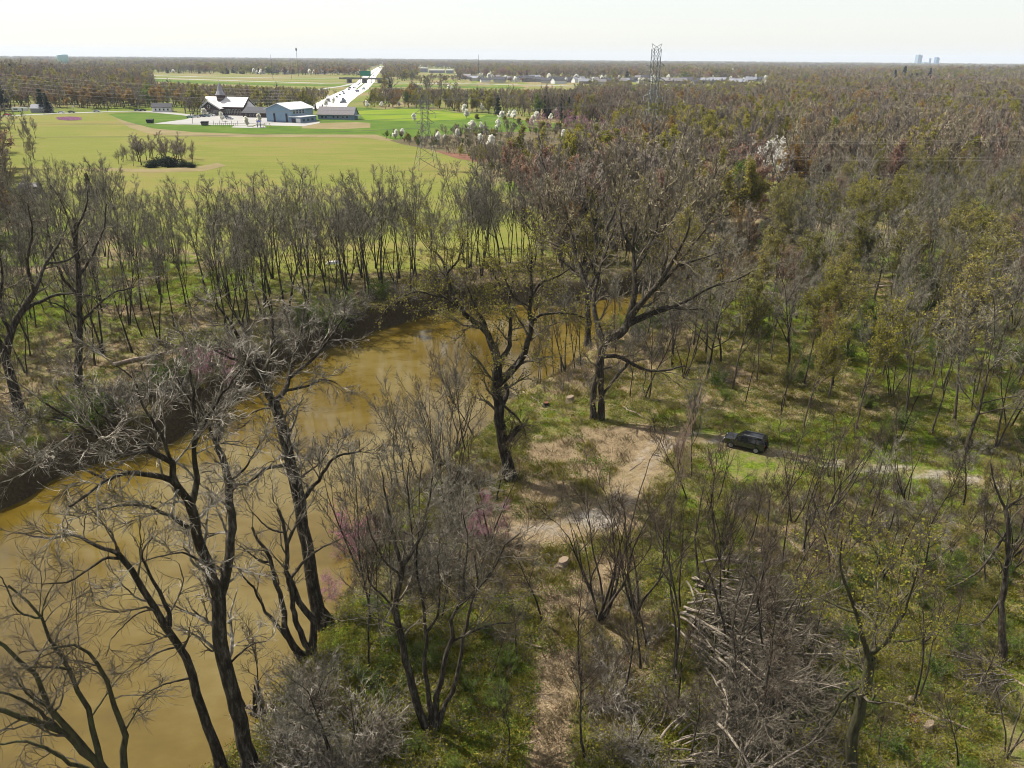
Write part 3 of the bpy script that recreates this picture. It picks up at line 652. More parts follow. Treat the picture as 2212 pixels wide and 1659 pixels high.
# ---- lattice pylons
def pylon(p, H, foot, waist, rz, label, mat, arms, thick=0.11):
    t = thing('pylon', label, 'pylon', tuple(p), rz)
    zs = [0, H * 0.17, H * 0.31, H * 0.43, H * 0.53, H * 0.61, H * 0.69, H * 0.77, H * 0.84, H * 0.91, H]
    def half(z):
        zk = H * 0.57
        return foot / 2 + (waist / 2 - foot / 2) * min(1, z / zk) if z < zk else waist / 2
    cs = [(-1, -1), (1, -1), (1, 1), (-1, 1)]
    for a, b_ in cs:
        mb = MB(); pts = np.array([[(a * half(z), b_ * half(z), z) for z in zs]]); mb.tubes(pts, np.full((1, len(zs)), thick), 4); mb.build('leg', mat, t)
    for k in range(4):
        (a0, b0), (a1, b1) = cs[k], cs[(k + 1) % 4]; ab = []
        for z0, z1 in zip(zs[:-1], zs[1:]):
            h0, h1 = half(z0), half(z1)
            ab += [((a0 * h0, b0 * h0, z0), (a1 * h1, b1 * h1, z1)), ((a1 * h0, b1 * h0, z0), (a0 * h1, b0 * h1, z1)), ((a0 * h1, b0 * h1, z1), (a1 * h1, b1 * h1, z1))]
        tag(MB().bars(ab, thick * 0.6, 4).build('lattice', mat, t), kind='stuff')
    for z, ln in arms:
        for s in (-1, 1):
            h_ = half(z); tip = (s * ln, 0, z + 0.3)
            ab = [((s * h_, -h_, z), tip), ((s * h_, h_, z), tip), ((s * h_, -h_, z + 1.8), tip), ((s * h_, h_, z + 1.8), tip)]
            arm = MB().bars(ab, thick * 0.7, 4).build('crossarm', mat, t)
            mb = MB(); K = 7; zz = np.linspace(z + 0.2, z - 1.6, K); mb.tubes(np.stack((np.full(K, s * ln), np.zeros(K), zz), 1)[None], np.array([[0.05, 0.14, 0.06, 0.14, 0.06, 0.14, 0.05]]), 6); mb.build('insulator', M['gable_trim'], arm)
    for s in (-1, 1):
        mb = MB(); mb.bars([((s * waist / 2, 0, H), (s * waist * 0.75, 0, H + 2.2)), ((-s * waist / 2, 0, H), (s * waist * 0.75, 0, H + 2.2))], thick * 0.7); mb.build('peak', mat, t)
    return t
PA = G(922, 366); PBt = G(1402, 330)
HA = on_plane(918, 205, PA)[2]; HB = on_plane(1424, 106, PBt)[2]
pya = pylon(PA, HA, 8.6, 2.5, 0.35, 'steel lattice pylon standing in the olive field', M['steel_dark'], [(HA * 0.62, 3.4), (HA * 0.75, 4.0), (HA * 0.88, 3.4)], 0.075)
pyb = pylon(PBt, HB, 8.4, 3.2, 0.25, 'tall steel lattice pylon rising above the horizon behind the woods', M['steel'], [(HB * 0.55, 4.6), (HB * 0.70, 5.2), (HB * 0.84, 4.4)], 0.13)
def arm_pt(P_, rz, z, ln, s): return np.array((P_[0] + s * ln * math.cos(rz), P_[1] + s * ln * math.sin(rz), z - 1.4))
def wire(a, b_, sag, label, group, r_=0.055):
    t = np.linspace(0, 1, 26)[:, None]; p = a * (1 - t) + b_ * t; p[:, 2] -= (4 * sag * t * (1 - t))[:, 0]
    mb = MB(); mb.tubes(p[None], np.full((1, 26), r_), 3)
    return tag(mb.build('power_line', M['wire']), label, 'power line', group)
lv = ('lowest', 'middle', 'top')
for k, (f_, ln) in enumerate([(0.62, 3.4), (0.75, 4.0), (0.88, 3.4)]):
    for s in (-1, 1):
        a = arm_pt(PA, 0.35, HA * f_, ln, s); sd = 'near' if s < 0 else 'far'
        e = np.array(G(-900, 330)) + (0, 0, 20 + 8 * k); e[1] += s * 4; e[2] = 16 + 7 * k
        wire(a, e, 6, f'{lv[k]} power line on the {sd} arm running left from the field pylon', 'power lines of the field pylon', 0.035)
        e = np.array([150.0 + 3 * s, 168.0 + 4 * s, 19.0 + 4.5 * k]); wire(a, e, 7.0, f'{lv[k]} power line on the {sd} arm running right from the field pylon', 'power lines of the field pylon', 0.011)
for k, (f_, ln) in enumerate([(0.55, 4.6), (0.70, 5.2), (0.84, 4.4)]):
    for s in (-1, 1):
        a = arm_pt(PBt, 0.25, HB * f_, ln, s); sd = 'near' if s < 0 else 'far'
        e = np.array([-330.0, 520.0 + 5 * s, 22.0 + 5.5 * k]); wire(a, e, 11, f'{lv[k]} power line on the {sd} arm running left from the tall pylon', 'power lines of the tall pylon', 0.045)
        e = np.array([470.0, 330.0 + 5 * s, 20.0 + 5.5 * k]); wire(a, e, 9, f'{lv[k]} power line on the {sd} arm running right from the tall pylon', 'power lines of the tall pylon', 0.02)
# lines over the left woods
for k in range(5):
    a = np.array(G(-60, 262)) + (0, 0, 0); a[2] = 30.5 - 2.2 * k; b_ = np.array(G(640, 262)); b_[2] = 19.0 - 1.8 * k
    wire(a, b_, 1.5 + 0.3 * k, f'{("topmost", "second", "third", "fourth", "lowest")[k]} of the thin wires crossing the wooded slope above the road', 'wires above the road', 0.03)

# ---- utility poles, masts, water tower, towers on the skyline
def pole(px, py, ptop, label, lean=0.0, r_=0.16, arm=True):
    p = G(px, py); top = on_plane(px + lean, ptop, p); t = thing('utility_pole', label, 'pole', tuple(p)); d = top - p
    mb = MB(); mb.tubes(np.array([[(0, 0, 0), tuple(d * 0.5), tuple(d)]]), np.array([[r_, r_ * 0.85, r_ * 0.7]]), 6); mb.build('shaft', M['wood_pole'], t)
    if arm: mb = MB(); mb.bar(d * 0.93 + (-1.1, 0, 0), d * 0.93 + (1.1, 0, 0), 0.08); mb.build('crossarm', M['wood_pole'], t)
    return t
pole(233, 240.5, 213, 'pale utility pole leaning left beside the road', -5, 0.26)
pole(95, 247, 205, 'dark utility pole at the roadside near the camper trailer', 0, 0.2)
pole(416, 267, 236, 'slim dark lamp pole standing on the parking lot', 0, 0.14, False)
pole(375, 243, 226, 'short thin pole beside the footway to the church', 0, 0.12, False)
t = thing('road_sign', 'round white sign among the roadside trees', 'sign', tuple(G(160, 242)))
mb = MB(); mb.bar((0, 0, 0), (0, 0, 3.2), 0.07); mb.build('post', M['wood_pole'], t)
mb = MB(); an = np.linspace(0, 2 * np.pi, 16, endpoint=False); A = [(0.9 * math.cos(a), -0.10, 4.0 + 0.75 * math.sin(a)) for a in an]; loft(mb, [[(p[0], -0.04, p[2]) for p in A], A]); mb.build('panel', M['white'], t)
def mast(px, py, ptop, label, r_=0.5, head=False):
    p = G(px, py); top = on_plane(px, ptop, p); t = thing('radio_mast', label, 'mast', tuple(p)); h_ = top[2]
    mb = MB(); mb.tubes(np.array([[(0, 0, 0), (0, 0, h_)]]), np.array([[r_, r_ * 0.6]]), 6); mb.build('shaft', M['steel_dark'], t)
    if head: mb = MB(); mb.tubes(np.array([[(0, 0, h_ - 7), (0, 0, h_ - 5), (0, 0, h_ - 2), (0, 0, h_)]]), np.array([[0.8, 1.7, 1.7, 0.6]]), 8); mb.build('antenna', M['steel_dark'], t)
mast(645, 165, 103, 'lone radio mast with antenna head rising above the left horizon', 0.5, True)
mast(590, 172, 118, 'dark lattice-like mast left of the radio mast', 0.35)
mast(630, 170, 128, 'shorter dark mast close beside the radio mast', 0.3)
mast(1034, 176, 118, 'thin grey mast above the estate right of the highway', 0.45)
wp = G(139, 145.0)
t = thing('water_tower', 'pale blue water tower on the left horizon', 'water tower', tuple(wp)); mpp = proj(wp)[2] / KF
R_ = 11.5 * mpp; base_z = on_plane(139, 135.0, wp)[2]; top_z = on_plane(139, 117.5, wp)[2]
mb = MB(); H_ = top_z - base_z
mb.tubes(np.array([[(0, 0, base_z), (0, 0, base_z + 0.06 * H_), (0, 0, base_z + 0.25 * H_), (0, 0, base_z + 0.85 * H_), (0, 0, base_z + H_), (0, 0, base_z + H_ * 1.02)]]), np.array([[R_ * 0.55, R_ * 0.8, R_ * 0.95, R_ * 1.0, R_ * 0.9, 0.1]]), 24); mb.build('tank', M['aqua'], t, True)
mb = MB(); mb.bar((0, 0, 0), (0, 0, base_z + 0.1), R_ * 0.55, 16); mb.build('stem', M['aqua'], t)
def tower(x0, x1, ptop, pbase, mats, label):
    p = G((x0 + x1) / 2, 141.5); mpp = proj(p)[2] / KF; h_ = on_plane((x0 + x1) / 2, ptop, p)[2]; L_ = (x1 - x0) * mpp
    t = thing('tower_block', label, 'tower', tuple(p), 0.2)
    mb = MB(); mb.box((-L_ / 2, -L_ / 2, 0), (0.1 * L_, L_ / 2, h_)); mb.build('slab', mats[0], t)
    mb = MB(); mb.box((0.1 * L_ + 0.5, -L_ * 0.5, 0), (L_ / 2, L_ * 0.4, h_ * 0.93)); mb.build('wing', mats[1], t)
tower(1976.5, 1986.5, 118, 140, (M['tower_pale'], M['tower_blue']), 'tallest pale blue tower block on the right horizon')
tower(2005.5, 2008.5, 125.5, 140, (M['tower_blue'], M['steel_dark']), 'slim short tower block between the two taller skyline towers')
tower(2017.5, 2025, 123.5, 140, (M['tower_blue'], M['tower_pale']), 'second pale blue tower block on the right horizon')
tower(1992, 2001, 134.5, 140, (M['tower_pale'], M['tower_pale']), 'low pale block beside the tallest skyline tower')

# ---- overpass and its sign
oa, ob = Gs([(738, 178.5), (838, 180)]); d = ob - oa; L_ = np.linalg.norm(d); mid = (oa + ob) / 2
ov = thing('overpass', 'concrete overpass carrying the cross road over the highway', 'bridge', (mid[0], mid[1], 0), math.atan2(d[1], d[0]))
mb = MB(); mb.box((-L_ / 2, -9, 5.8), (L_ / 2, 9, 7.2)); mb.build('deck', M['conc_dark'], ov)
for s in (-1, 1): mb = MB(); mb.box((-L_ / 2, s * 9 - 0.3, 7.2), (L_ / 2, s * 9 + 0.3, 8.4)); mb.build('railing', M['conc_dark'], ov)
for x in (-L_ * 0.33, 0, L_ * 0.33): mb = MB(); mb.box((x - 1.2, -8, 0), (x + 1.2, 8, 5.8)); mb.build('pier', M['conc_dark'], ov)
t = thing('highway_sign', 'green overhead sign above the highway at the overpass', 'sign', tuple(G(791, 179.5)))
mb = MB(); mb.bars([((-9, 0, 0), (-9, 0, 19)), ((9, 0, 0), (9, 0, 19)), ((-9, 0, 11.3), (9, 0, 11.3))], 0.4); mb.build('gantry', M['steel_dark'], t)
mb = MB(); mb.box((-8.5, -0.7, 11.5), (8.5, -0.42, 19)); mb.build('panel', M['green_sign'], t)

# ---- cars
def wheel_mb(x, y, z, r_, wd):
    mb = MB(); an = np.linspace(0, 2 * np.pi, 16, endpoint=False); s = 1 if y > 0 else -1
    A = [(x + r_ * math.cos(a), y - s * wd, z + r_ * math.sin(a)) for a in an]; B = [(p[0], y, p[2]) for p in A]; C = [(x + r_ * 0.6 * math.cos(a), y + s * 0.01, z + r_ * 0.6 * math.sin(a)) for a in an]
    loft(mb, [A, B, C]); return mb
def body_mb(prof, W, inset_z, inset):
    """A side profile (x, z) swept across the width; above inset_z the sides lean in."""
    mb = MB(); n = len(prof)
    def ring(s, k): return [(x, s * (W / 2 * k - (inset * (z - inset_z) / 0.7 if z > inset_z else 0)), z) for x, z in prof]
    rings = [ring(-1, 0.93), ring(-1, 1.0), ring(1, 1.0), ring(1, 0.93)]
    rings[0] = [(x * 0.99, y, z) for x, y, z in rings[0]]; rings[3] = [(x * 0.99, y, z) for x, y, z in rings[3]]
    for A, B in zip(rings[:-1], rings[1:]): mb.add(A + B, [(k, n + k, n + (k + 1) % n, (k + 1) % n) for k in range(n)])
    mb.add(rings[0], [list(range(n))]); mb.add(rings[3][::-1], [list(range(n))])
    return mb
SPROF = [(-2.15, 0.32), (2.1, 0.32), (2.2, 0.55), (2.15, 0.82), (1.3, 0.95), (0.55, 1.38), (-0.9, 1.42), (-1.75, 1.0), (-2.15, 0.92), (-2.22, 0.6)]
CB = body_mb(SPROF, 1.78, 0.95, 0.22).mesh('car_body')
gm_ = MB(); gm_.add([(1.2, -0.84, 0.99), (0.56, -0.72, 1.35), (-0.88, -0.72, 1.39), (-1.6, -0.84, 1.02)], [(0, 1, 2, 3)]); gm_.add([(1.2, 0.84, 0.99), (0.56, 0.72, 1.35), (-0.88, 0.72, 1.39), (-1.6, 0.84, 1.02)], [(3, 2, 1, 0)])
gm_.add([(1.24, -0.74, 1.0), (1.24, 0.74, 1.0), (0.6, 0.66, 1.37), (0.6, -0.66, 1.37)], [(0, 1, 2, 3)]); gm_.add([(-1.7, -0.7, 1.04), (-1.7, 0.7, 1.04), (-0.95, 0.66, 1.41), (-0.95, -0.66, 1.41)], [(3, 2, 1, 0)])
v_ = gm_.v
for k in range(len(v_)): v_[k] = v_[k] * (1.012, 1.03, 1.008)
CG = gm_.mesh('car_glass')
CWH = [wheel_mb(x, y, 0.33, 0.33, 0.2).mesh('car_wheel') for x in (-1.35, 1.35) for y in (-0.86, 0.86)]
CG.materials.append(M['glass_dark'])
for me in CWH: me.materials.append(M['tyre'])
CBV = [own(CB, c) for c in CARS]
def car(p, rz, ci, label, group, s=1.0, z=0.0):
    t = thing('car', label, 'car', (p[0], p[1], z), rz, group, s)
    link('body', CBV[ci], None, t); link('windows', CG, None, t)
    for me in CWH: link('wheel', me, None, t)
    return t
for px, py, ci, lab in ((411, 255, 4, 'teal grey car at the left end of the row on the lot'), (424, 254, 1, 'silver car second in the row on the lot'), (436, 253, 2, 'dark blue car third in the row on the lot'), (447, 252.3, 4, 'teal grey car at the right end of the row on the lot'), (457, 251, 3, 'white car nearest the church in the row on the lot'), (490, 255, 2, 'dark car parked behind the silver one in mid lot'), (496, 258, 1, 'silver car parked alone in the middle of the lot')):
    car(G(px, py), math.radians(-12), ci, lab, 'cars on the church parking lot', 1.15, 0.08)
for px, py, ci, lab in ((133, 244.8, 3, 'white car on the road by the camper trailer'), (155, 244, 0, 'black car on the road behind the white sign'), (209, 242, 1, 'silver car on the road left of the leaning pole'), (297, 240, 2, 'dark blue car on the road at the lawn corner'), (309, 240, 0, 'black car on the road behind the dark blue one'), (16, 250, 5, 'red car at the far left end of the road')):
    car(G(px, py), math.radians(4), ci, lab, 'cars on the road', 1.1, 0.09)
rs = random.Random(8)
for k in range(22):
    i = rs.uniform(0.6, 5.2); a = int(i); f_ = i - a
    p = HW[a] * (1 - f_) + HW[a + 1] * f_; wd = HWW[a]; d = HW[a + 1] - HW[a]
    n_ = np.array((-d[1], d[0])) / np.linalg.norm(d); o = rs.choice((-1, 1)) * wd * rs.uniform(0.12, 0.40)
    ci = rs.choice((0, 0, 2, 0, 4)); lk_ = {0: 'black', 2: 'dark blue', 4: 'teal grey'}[ci] + ' car'; q3 = p + n_ * o
    REC.append((car(q3, math.atan2(d[1], d[0]), ci, lk_, None, rs.choice((1.2, 1.3, 2.0)), 0.09), lk_, 'beyond the overpass on the highway' if i > 4 else 'on the middle stretch of the highway' if i > 2.5 else 'on the near stretch of the highway', proj((q3[0], q3[1], 0))[0], 0))

# ---- dumpsters, playground, fence, wildflowers
for px, py, lab in ((325, 266, 'dark bin standing on the lawn at the corner of the lot'), (443, 271, 'dark bin at the grass edge of the lot')):
    t = thing('dumpster', lab, 'bin', tuple(G(px, py)), 0.1)
    mb = MB(); mb.add([(-1.8, -1.3, 0.15), (1.8, -1.3, 0.15), (1.8, 1.2, 0.15), (-1.8, 1.2, 0.15), (-2.2, -1.6, 2.0), (2.2, -1.6, 2.0), (2.2, 1.3, 2.4), (-2.2, 1.3, 2.4)], [(0, 1, 5, 4), (1, 2, 6, 5), (2, 3, 7, 6), (3, 0, 4, 7), (3, 2, 1, 0)]); mb.build('body', M['dumpster'], t)
    mb = MB(); mb.add([(-2.25, -1.7, 2.03), (2.25, -1.7, 2.03), (2.25, 1.35, 2.45), (-2.25, 1.35, 2.45), (-2.25, -1.7, 2.15), (2.25, -1.7, 2.15), (2.25, 1.35, 2.57), (-2.25, 1.35, 2.57)], [(4, 5, 6, 7), (0, 1, 5, 4), (1, 2, 6, 5), (2, 3, 7, 6), (3, 0, 4, 7)]); mb.build('lid', M['tyre'], t)
p = G(560, 275.5); t = thing('playground_set', 'yellow and blue playground set with slide in front of the lot', 'playground', tuple(p), 0.2)
for x in (-0.9, 0.9):
    for y in (-0.9, 0.9): mb = MB(); mb.bar((x, y, 0), (x, y, 3.4), 0.12); mb.build('post', M['blue_plastic'], t)
mb = MB(); mb.box((-1, -1, 1.5), (1, 1, 1.65)); mb.build('platform', M['blue_plastic'], t)
loft(MB(), [[(-1.4, -1.4, 3.2), (1.4, -1.4, 3.2), (1.4, 1.4, 3.2), (-1.4, 1.4, 3.2)], [(-0.1, -0.1, 4.6), (0.1, -0.1, 4.6), (0.1, 0.1, 4.6), (-0.1, 0.1, 4.6)]]).build('roof', M['blue_plastic'], t)
mb = MB(); mb.add([(-1.0, -0.4, 1.6), (-1.0, 0.4, 1.6), (-4.2, 0.4, 0.3), (-4.2, -0.4, 0.3), (-1.0, -0.5, 2.0), (-4.2, -0.5, 0.7), (-1.0, 0.5, 2.0), (-4.2, 0.5, 0.7)], [(0, 1, 2, 3), (0, 3, 5, 4), (1, 6, 7, 2)]); mb.build('slide', M['yellow'], t)
mb = MB(); mb.bars([((2.5, 0, 0), (3.2, 0, 2.6)), ((3.9, 0, 0), (3.2, 0, 2.6)), ((3.2, 0, 2.6), (6.2, 0, 2.6)), ((5.5, 0, 0), (6.2, 0, 2.6)), ((6.9, 0, 0), (6.2, 0, 2.6))], 0.1); mb.build('swing_frame', M['yellow'], t)
fa, fb = np.array(G(462, 272.5)), np.array(G(514, 273)); t = thing('post_fence', 'row of grey posts between the lot and the grass', 'fence', tuple(fa))
for k in range(13):
    q_ = (fb - fa) * k / 12; mb = MB(); mb.bar((q_[0], q_[1], 0), (q_[0], q_[1], 1.9 if k % 3 else 3.4), 0.12); mb.build('post', M['steel_dark'], t)

# ================================================================ TREES
def unit(v): return v / (np.linalg.norm(v, axis=-1, keepdims=True) + 1e-9)

def spawn(rng, P, R, n, t0, t1, a0, a1, lf, K, gn, up, rf, rmin, lmax=99, lmin=0.0, tip=True, shrink=0.45):
    """Children of the branches P: n each (or one number per branch), leaving at a0..a1 degrees, lf times as long."""
    Nn, Kp = P.shape[:2]
    L = np.linalg.norm(np.diff(P, axis=1), axis=2).sum(1)
    cnt = np.broadcast_to(np.asarray(n), (Nn,)).astype(int)
    idx = np.repeat(np.arange(Nn), cnt); Mn = len(idx)
    if Mn == 0: return np.zeros((0, K, 3)), np.zeros((0, K))
    k = np.concatenate([np.arange(c) for c in cnt]); f = (k + rng.random(Mn)) / np.maximum(cnt[idx], 1)
    t = t0 + (t1 - t0) * f
    if tip: t = np.where(k == cnt[idx] - 1, 0.985, t)
    u = t * (Kp - 1); i = np.minimum(u.astype(int), Kp - 2); w = (u - i)[:, None]
    pos = P[idx, i] * (1 - w) + P[idx, i + 1] * w; tan = unit(P[idx, i + 1] - P[idx, i])
    r = R[idx, i] * (1 - w[:, 0]) + R[idx, i + 1] * w[:, 0]
    v = rng.normal(size=(Mn, 3)); v -= (v * tan).sum(1, keepdims=True) * tan; v = unit(v)
    a = np.radians(rng.uniform(a0, a1, Mn))
    if tip: a = np.where(k == cnt[idx] - 1, a * 0.3, a)
    d = np.cos(a)[:, None] * tan + np.sin(a)[:, None] * v; d[:, 2] += up; d = unit(d)
    ln = np.clip(L[idx] * lf * rng.uniform(0.6, 1.25, Mn) * (1 - shrink * t), lmin, lmax)
    st = (ln / (K - 1))[:, None]; C = np.empty((Mn, K, 3)); C[:, 0] = pos
    for j in range(1, K):
        d = d + gn * rng.normal(size=(Mn, 3)); d[:, 2] += up * 0.35; d = unit(d); C[:, j] = C[:, j - 1] + d * st
    r0 = np.maximum(r * rf, rmin); rad = r0[:, None] + (rmin - r0)[:, None] * (np.linspace(0, 1, K) ** 0.8)[None]
    return C, rad

def leaves(rng, P, n, size, spread=0.25, t0=0.3):
    Nn, K = P.shape[:2]; idx = np.repeat(np.arange(Nn), n); t = t0 + (1 - t0) * rng.random(len(idx)); u = t * (K - 1); i = np.minimum(u.astype(int), K - 2); w = (u - i)[:, None]
    c = P[idx, i] * (1 - w) + P[idx, i + 1] * w + rng.normal(size=(len(idx), 3)) * spread
    a = unit(rng.normal(size=c.shape)); b = unit(np.cross(a, rng.normal(size=c.shape))); s = size * rng.uniform(0.6, 1.4, (len(idx), 1))
    return c, a * s, b * s * 0.6

def gen_tree(seed, H=20.0, stems=1, clear=0.4, limbs=8, la=(20, 45), lf=0.55, sec=(6, 6, 6), gn=0.16, up=0.12, r0=0.28, lean=0.03, twig=0.022, S=(7, 5, 4, 3, 3), Kt=3, leaf=None, lseg=8, trunk_gn=0.035, limb_up=None, shrink=0.45, top=0.97, bare=0.18):
    """A broad-leaved tree: trunk(s), ascending limbs, three more orders of branching, leaves if asked for."""
    rng = np.random.default_rng(seed); K = 12
    d = np.tile((0.0, 0, 1), (stems, 1)); sp = lean if stems == 1 else lean + 0.16
    d[:, :2] += rng.normal(size=(stems, 2)) * sp; d = unit(d)
    P = np.empty((stems, K, 3)); P[:, 0] = rng.normal(size=(stems, 3)) * (0.0 if stems == 1 else r0 * 1.2) * (1, 1, 0); P[:, 0, 2] = -0.25
    hs = H * rng.uniform(0.85, 1.0, stems); st = (hs * 0.9 / (K - 1))[:, None]
    for j in range(1, K):
        d = d + trunk_gn * rng.normal(size=(stems, 3)); d[:, 2] += 0.03; d = unit(d); P[:, j] = P[:, j - 1] + d * st
    tt = np.linspace(0, 1, K); R = r0 * (1 - 0.86 * tt ** 0.9)[None] * rng.uniform(0.75, 1.0, (stems, 1)); R[:, 0] *= 1.35
    tr = MB(); tr.tubes(P, R, S[0])
    L1, R1 = spawn(rng, P, R, max(2, limbs // stems), clear, top, la[0], la[1], lf, lseg, gn * 0.6, up if limb_up is None else limb_up, 0.62, twig * 1.6, tip=True, shrink=shrink)
    tr.tubes(L1, R1, S[1])
    cr = MB()
    L2, R2 = spawn(rng, L1, R1, sec[0], bare, 0.98, 18, 50, 0.5, 6, gn, up, 0.6, twig * 1.3)
    cr.tubes(L2, R2, S[2])
    L3, R3 = spawn(rng, L2, R2, sec[1], 0.2, 0.98, 18, 52, 0.55, 4, gn * 1.2, up * 0.8, 0.65, twig)
    cr.tubes(L3, R3, S[3])
    L4, R4 = spawn(rng, L3, R3, sec[2], 0.15, 0.98, 25, 65, 0.6, Kt, gn * 1.4, up * 0.5, 0.75, twig * 0.65, lmin=0.5)
    cr.tubes(L4, R4, S[4])
    lv = None
    if leaf:
        lv = MB(); c, a, b = leaves(rng, L4, leaf[0], leaf[1], leaf[2] if len(leaf) > 2 else 0.25)
        lv.quads(c, a, b)
    return tr, cr, lv

class Proto:
    """One kind of tree: parts (name, mesh, height it was built at)."""
    def __init__(s, name, H, tr, cr, lv, mats, leafname='leaves'):
        H = max(float(np.concatenate(cr.v)[:, 2].max()), float(np.concatenate(tr.v)[:, 2].max()))
        s.H = H; s.parts = [('trunk', tr.mesh(name + '_trunk', True), mats[0]), ('crown', cr.mesh(name + '_crown'), mats[1])]
        if lv is not None: s.parts.append((leafname, lv.mesh(name + '_leaves'), mats[2]))
        for _, me, mt in s.parts: me.materials.append(mt)
    def place(s, name, label, cat, p, H, rz, group=None, wide=1.0, tilt=(0, 0)):
        k = H / s.H
        t = thing(name, label, cat, tuple(p), rz, group, (k * wide, k * wide, k)); t.rotation_euler = (tilt[0], tilt[1], rz)
        for nm, me, mt in s.parts: link(nm, me, None, t)
        return t

def variant(pr, name, mats):
    q_ = Proto.__new__(Proto); q_.H = pr.H; q_.parts = []
    for (nm, me, mt), m2 in zip(pr.parts, mats):
        c = me.copy(); c.materials.clear(); c.materials.append(m2); q_.parts.append((nm, c, m2))
    return q_

# ---------------------------------------------------------------- the big traced trees
def catmull(P, n):
    P = np.asarray(P, float)
    if len(P) == 2: return P[0] + (P[1] - P[0]) * np.linspace(0, 1, n)[:, None]
    seg = np.concatenate(([0], np.cumsum(np.linalg.norm(np.diff(P, axis=0), axis=1)))); u = np.linspace(0, seg[-1], n); out = np.empty((n, 3))
    Q = np.vstack((2 * P[0] - P[1], P, 2 * P[-1] - P[-2]))
    for k, s in enumerate(u):
        i = min(np.searchsorted(seg, s, 'right') - 1, len(P) - 2); t = (s - seg[i]) / (seg[i + 1] - seg[i] + 1e-9)
        p0, p1, p2, p3 = Q[i], Q[i + 1], Q[i + 2], Q[i + 3]
        out[k] = 0.5 * (2 * p1 + (p2 - p0) * t + (2 * p0 - 5 * p1 + 4 * p2 - p3) * t * t + (3 * p1 - p0 - 3 * p2 + p3) * t ** 3)
    return out

def hero(name, label, cat, base, limbs, seed, mats, sec=(1.0, 5, 5, 6), gn=0.3, up=0.05, twig=0.018, leaf=None, group=None, bz=None, lseclen=(2.0, 6.5), drift=0.45):
    """limbs: (points in the picture, half width at the start, half width at the end in picture units, order). Order 0 starts at the ground.
    Each limb keeps its own depth: it drifts towards or away from the viewer as it grows."""
    rng = np.random.default_rng(seed); b0 = G(*base); bz = hz(b0[0], b0[1]) if bz is None else bz
    b0 = G(base[0], base[1], bz); mpp = proj(b0)[2] / KF; tr = MB(); allP, allR, lens = [], [], []
    done = []
    for lb_ in limbs:
        pts, w0, w1 = lb_[:3]; P3 = []
        # a limb that starts on an earlier limb takes that limb's depth there
        off = 0.0
        if done and len(lb_) < 4:
            s = pts[0]; off = min((((s[0] - a)**2 + (s[1] - c)**2), o) for a, c, o in done)[1]
        sl = lb_[4] if len(lb_) > 4 else rng.uniform(-drift, drift) * (1 if len(lb_) < 4 else 0.12)
        acc = 0.0; prev = pts[0]
        for q_ in pts:
            acc += math.hypot(q_[0] - prev[0], q_[1] - prev[1]) * mpp; prev = q_
            o = off + sl * acc; done.append((q_[0], q_[1], o)); P3.append(on_plane(q_[0], q_[1], b0, o))
        K = 14; C = catmull(P3, K); R = (w0 + (w1 - w0) * np.linspace(0, 1, K) ** 0.85) * ((C - CAM) @ FV) / KF
        if len(lb_) > 3 and lb_[3] == 0: C[0, 2] = bz - 0.3; R[0] *= 1.45; R[1] *= 1.08
        L = np.linalg.norm(np.diff(C, axis=0), axis=1).sum()
        C[1:-1] += rng.normal(size=(K - 2, 3)) * 0.035 * min(1.5, L * 0.1 + w0 * mpp)
        allP.append(C); allR.append(R); lens.append(L)
        tr.tubes((C - b0)[None], R[None], 9 if w0 > 8 else 6)
    P = np.array(allP) - b0; R = np.array(allR); lens = np.array(lens)
    t0s = np.array([0.55 if (len(l) > 3 and l[3] == 0) else 0.15 for l in limbs]); cr = MB()
    n1 = np.maximum(2, np.round(lens * sec[0] * (1 - t0s) / 1.15)).astype(int)
    A, B = [], []
    for j in range(len(P)):
        c, r = spawn(rng, P[j:j + 1], R[j:j + 1], int(n1[j]), t0s[j], 0.98, 22, 62, 0.5, 8, gn * 0.7, up, 0.45, twig * 1.5, lseclen[1], lseclen[0]); A.append(c); B.append(r)
    L2 = np.concatenate(A); R2 = np.minimum(np.concatenate(B), 0.13); cr.tubes(L2, R2, 4)
    L3, R3 = spawn(rng, L2, R2, sec[1], 0.2, 0.98, 18, 55, 0.6, 6, gn * 0.8, up * 0.7, 0.6, twig); cr.tubes(L3, R3, 3)
    L4, R4 = spawn(rng, L3, R3, sec[2], 0.2, 0.98, 18, 52, 0.65, 5, gn * 0.8, up * 0.5, 0.7, twig * 0.65, lmin=0.5); cr.tubes(L4, R4, 3)
    if sec[3]:
        L5, R5 = spawn(rng, L4, R4, sec[3], 0.3, 0.98, 18, 48, 0.75, 3, gn * 0.6, 0, 0.75, twig * 0.42, lmin=0.35); cr.tubes(L5, R5, 3)
    t = thing(name, label, cat, tuple(b0), 0, group)
    tr.build('trunk', mats[0], t, True); cr.build('crown', mats[1], t)
    if leaf:
        lv = MB(); c, a, b = leaves(rng, L4, leaf[0], leaf[1], 0.2); lv.quads(c, a, b); lv.build('leaves', mats[2], t)
    return t

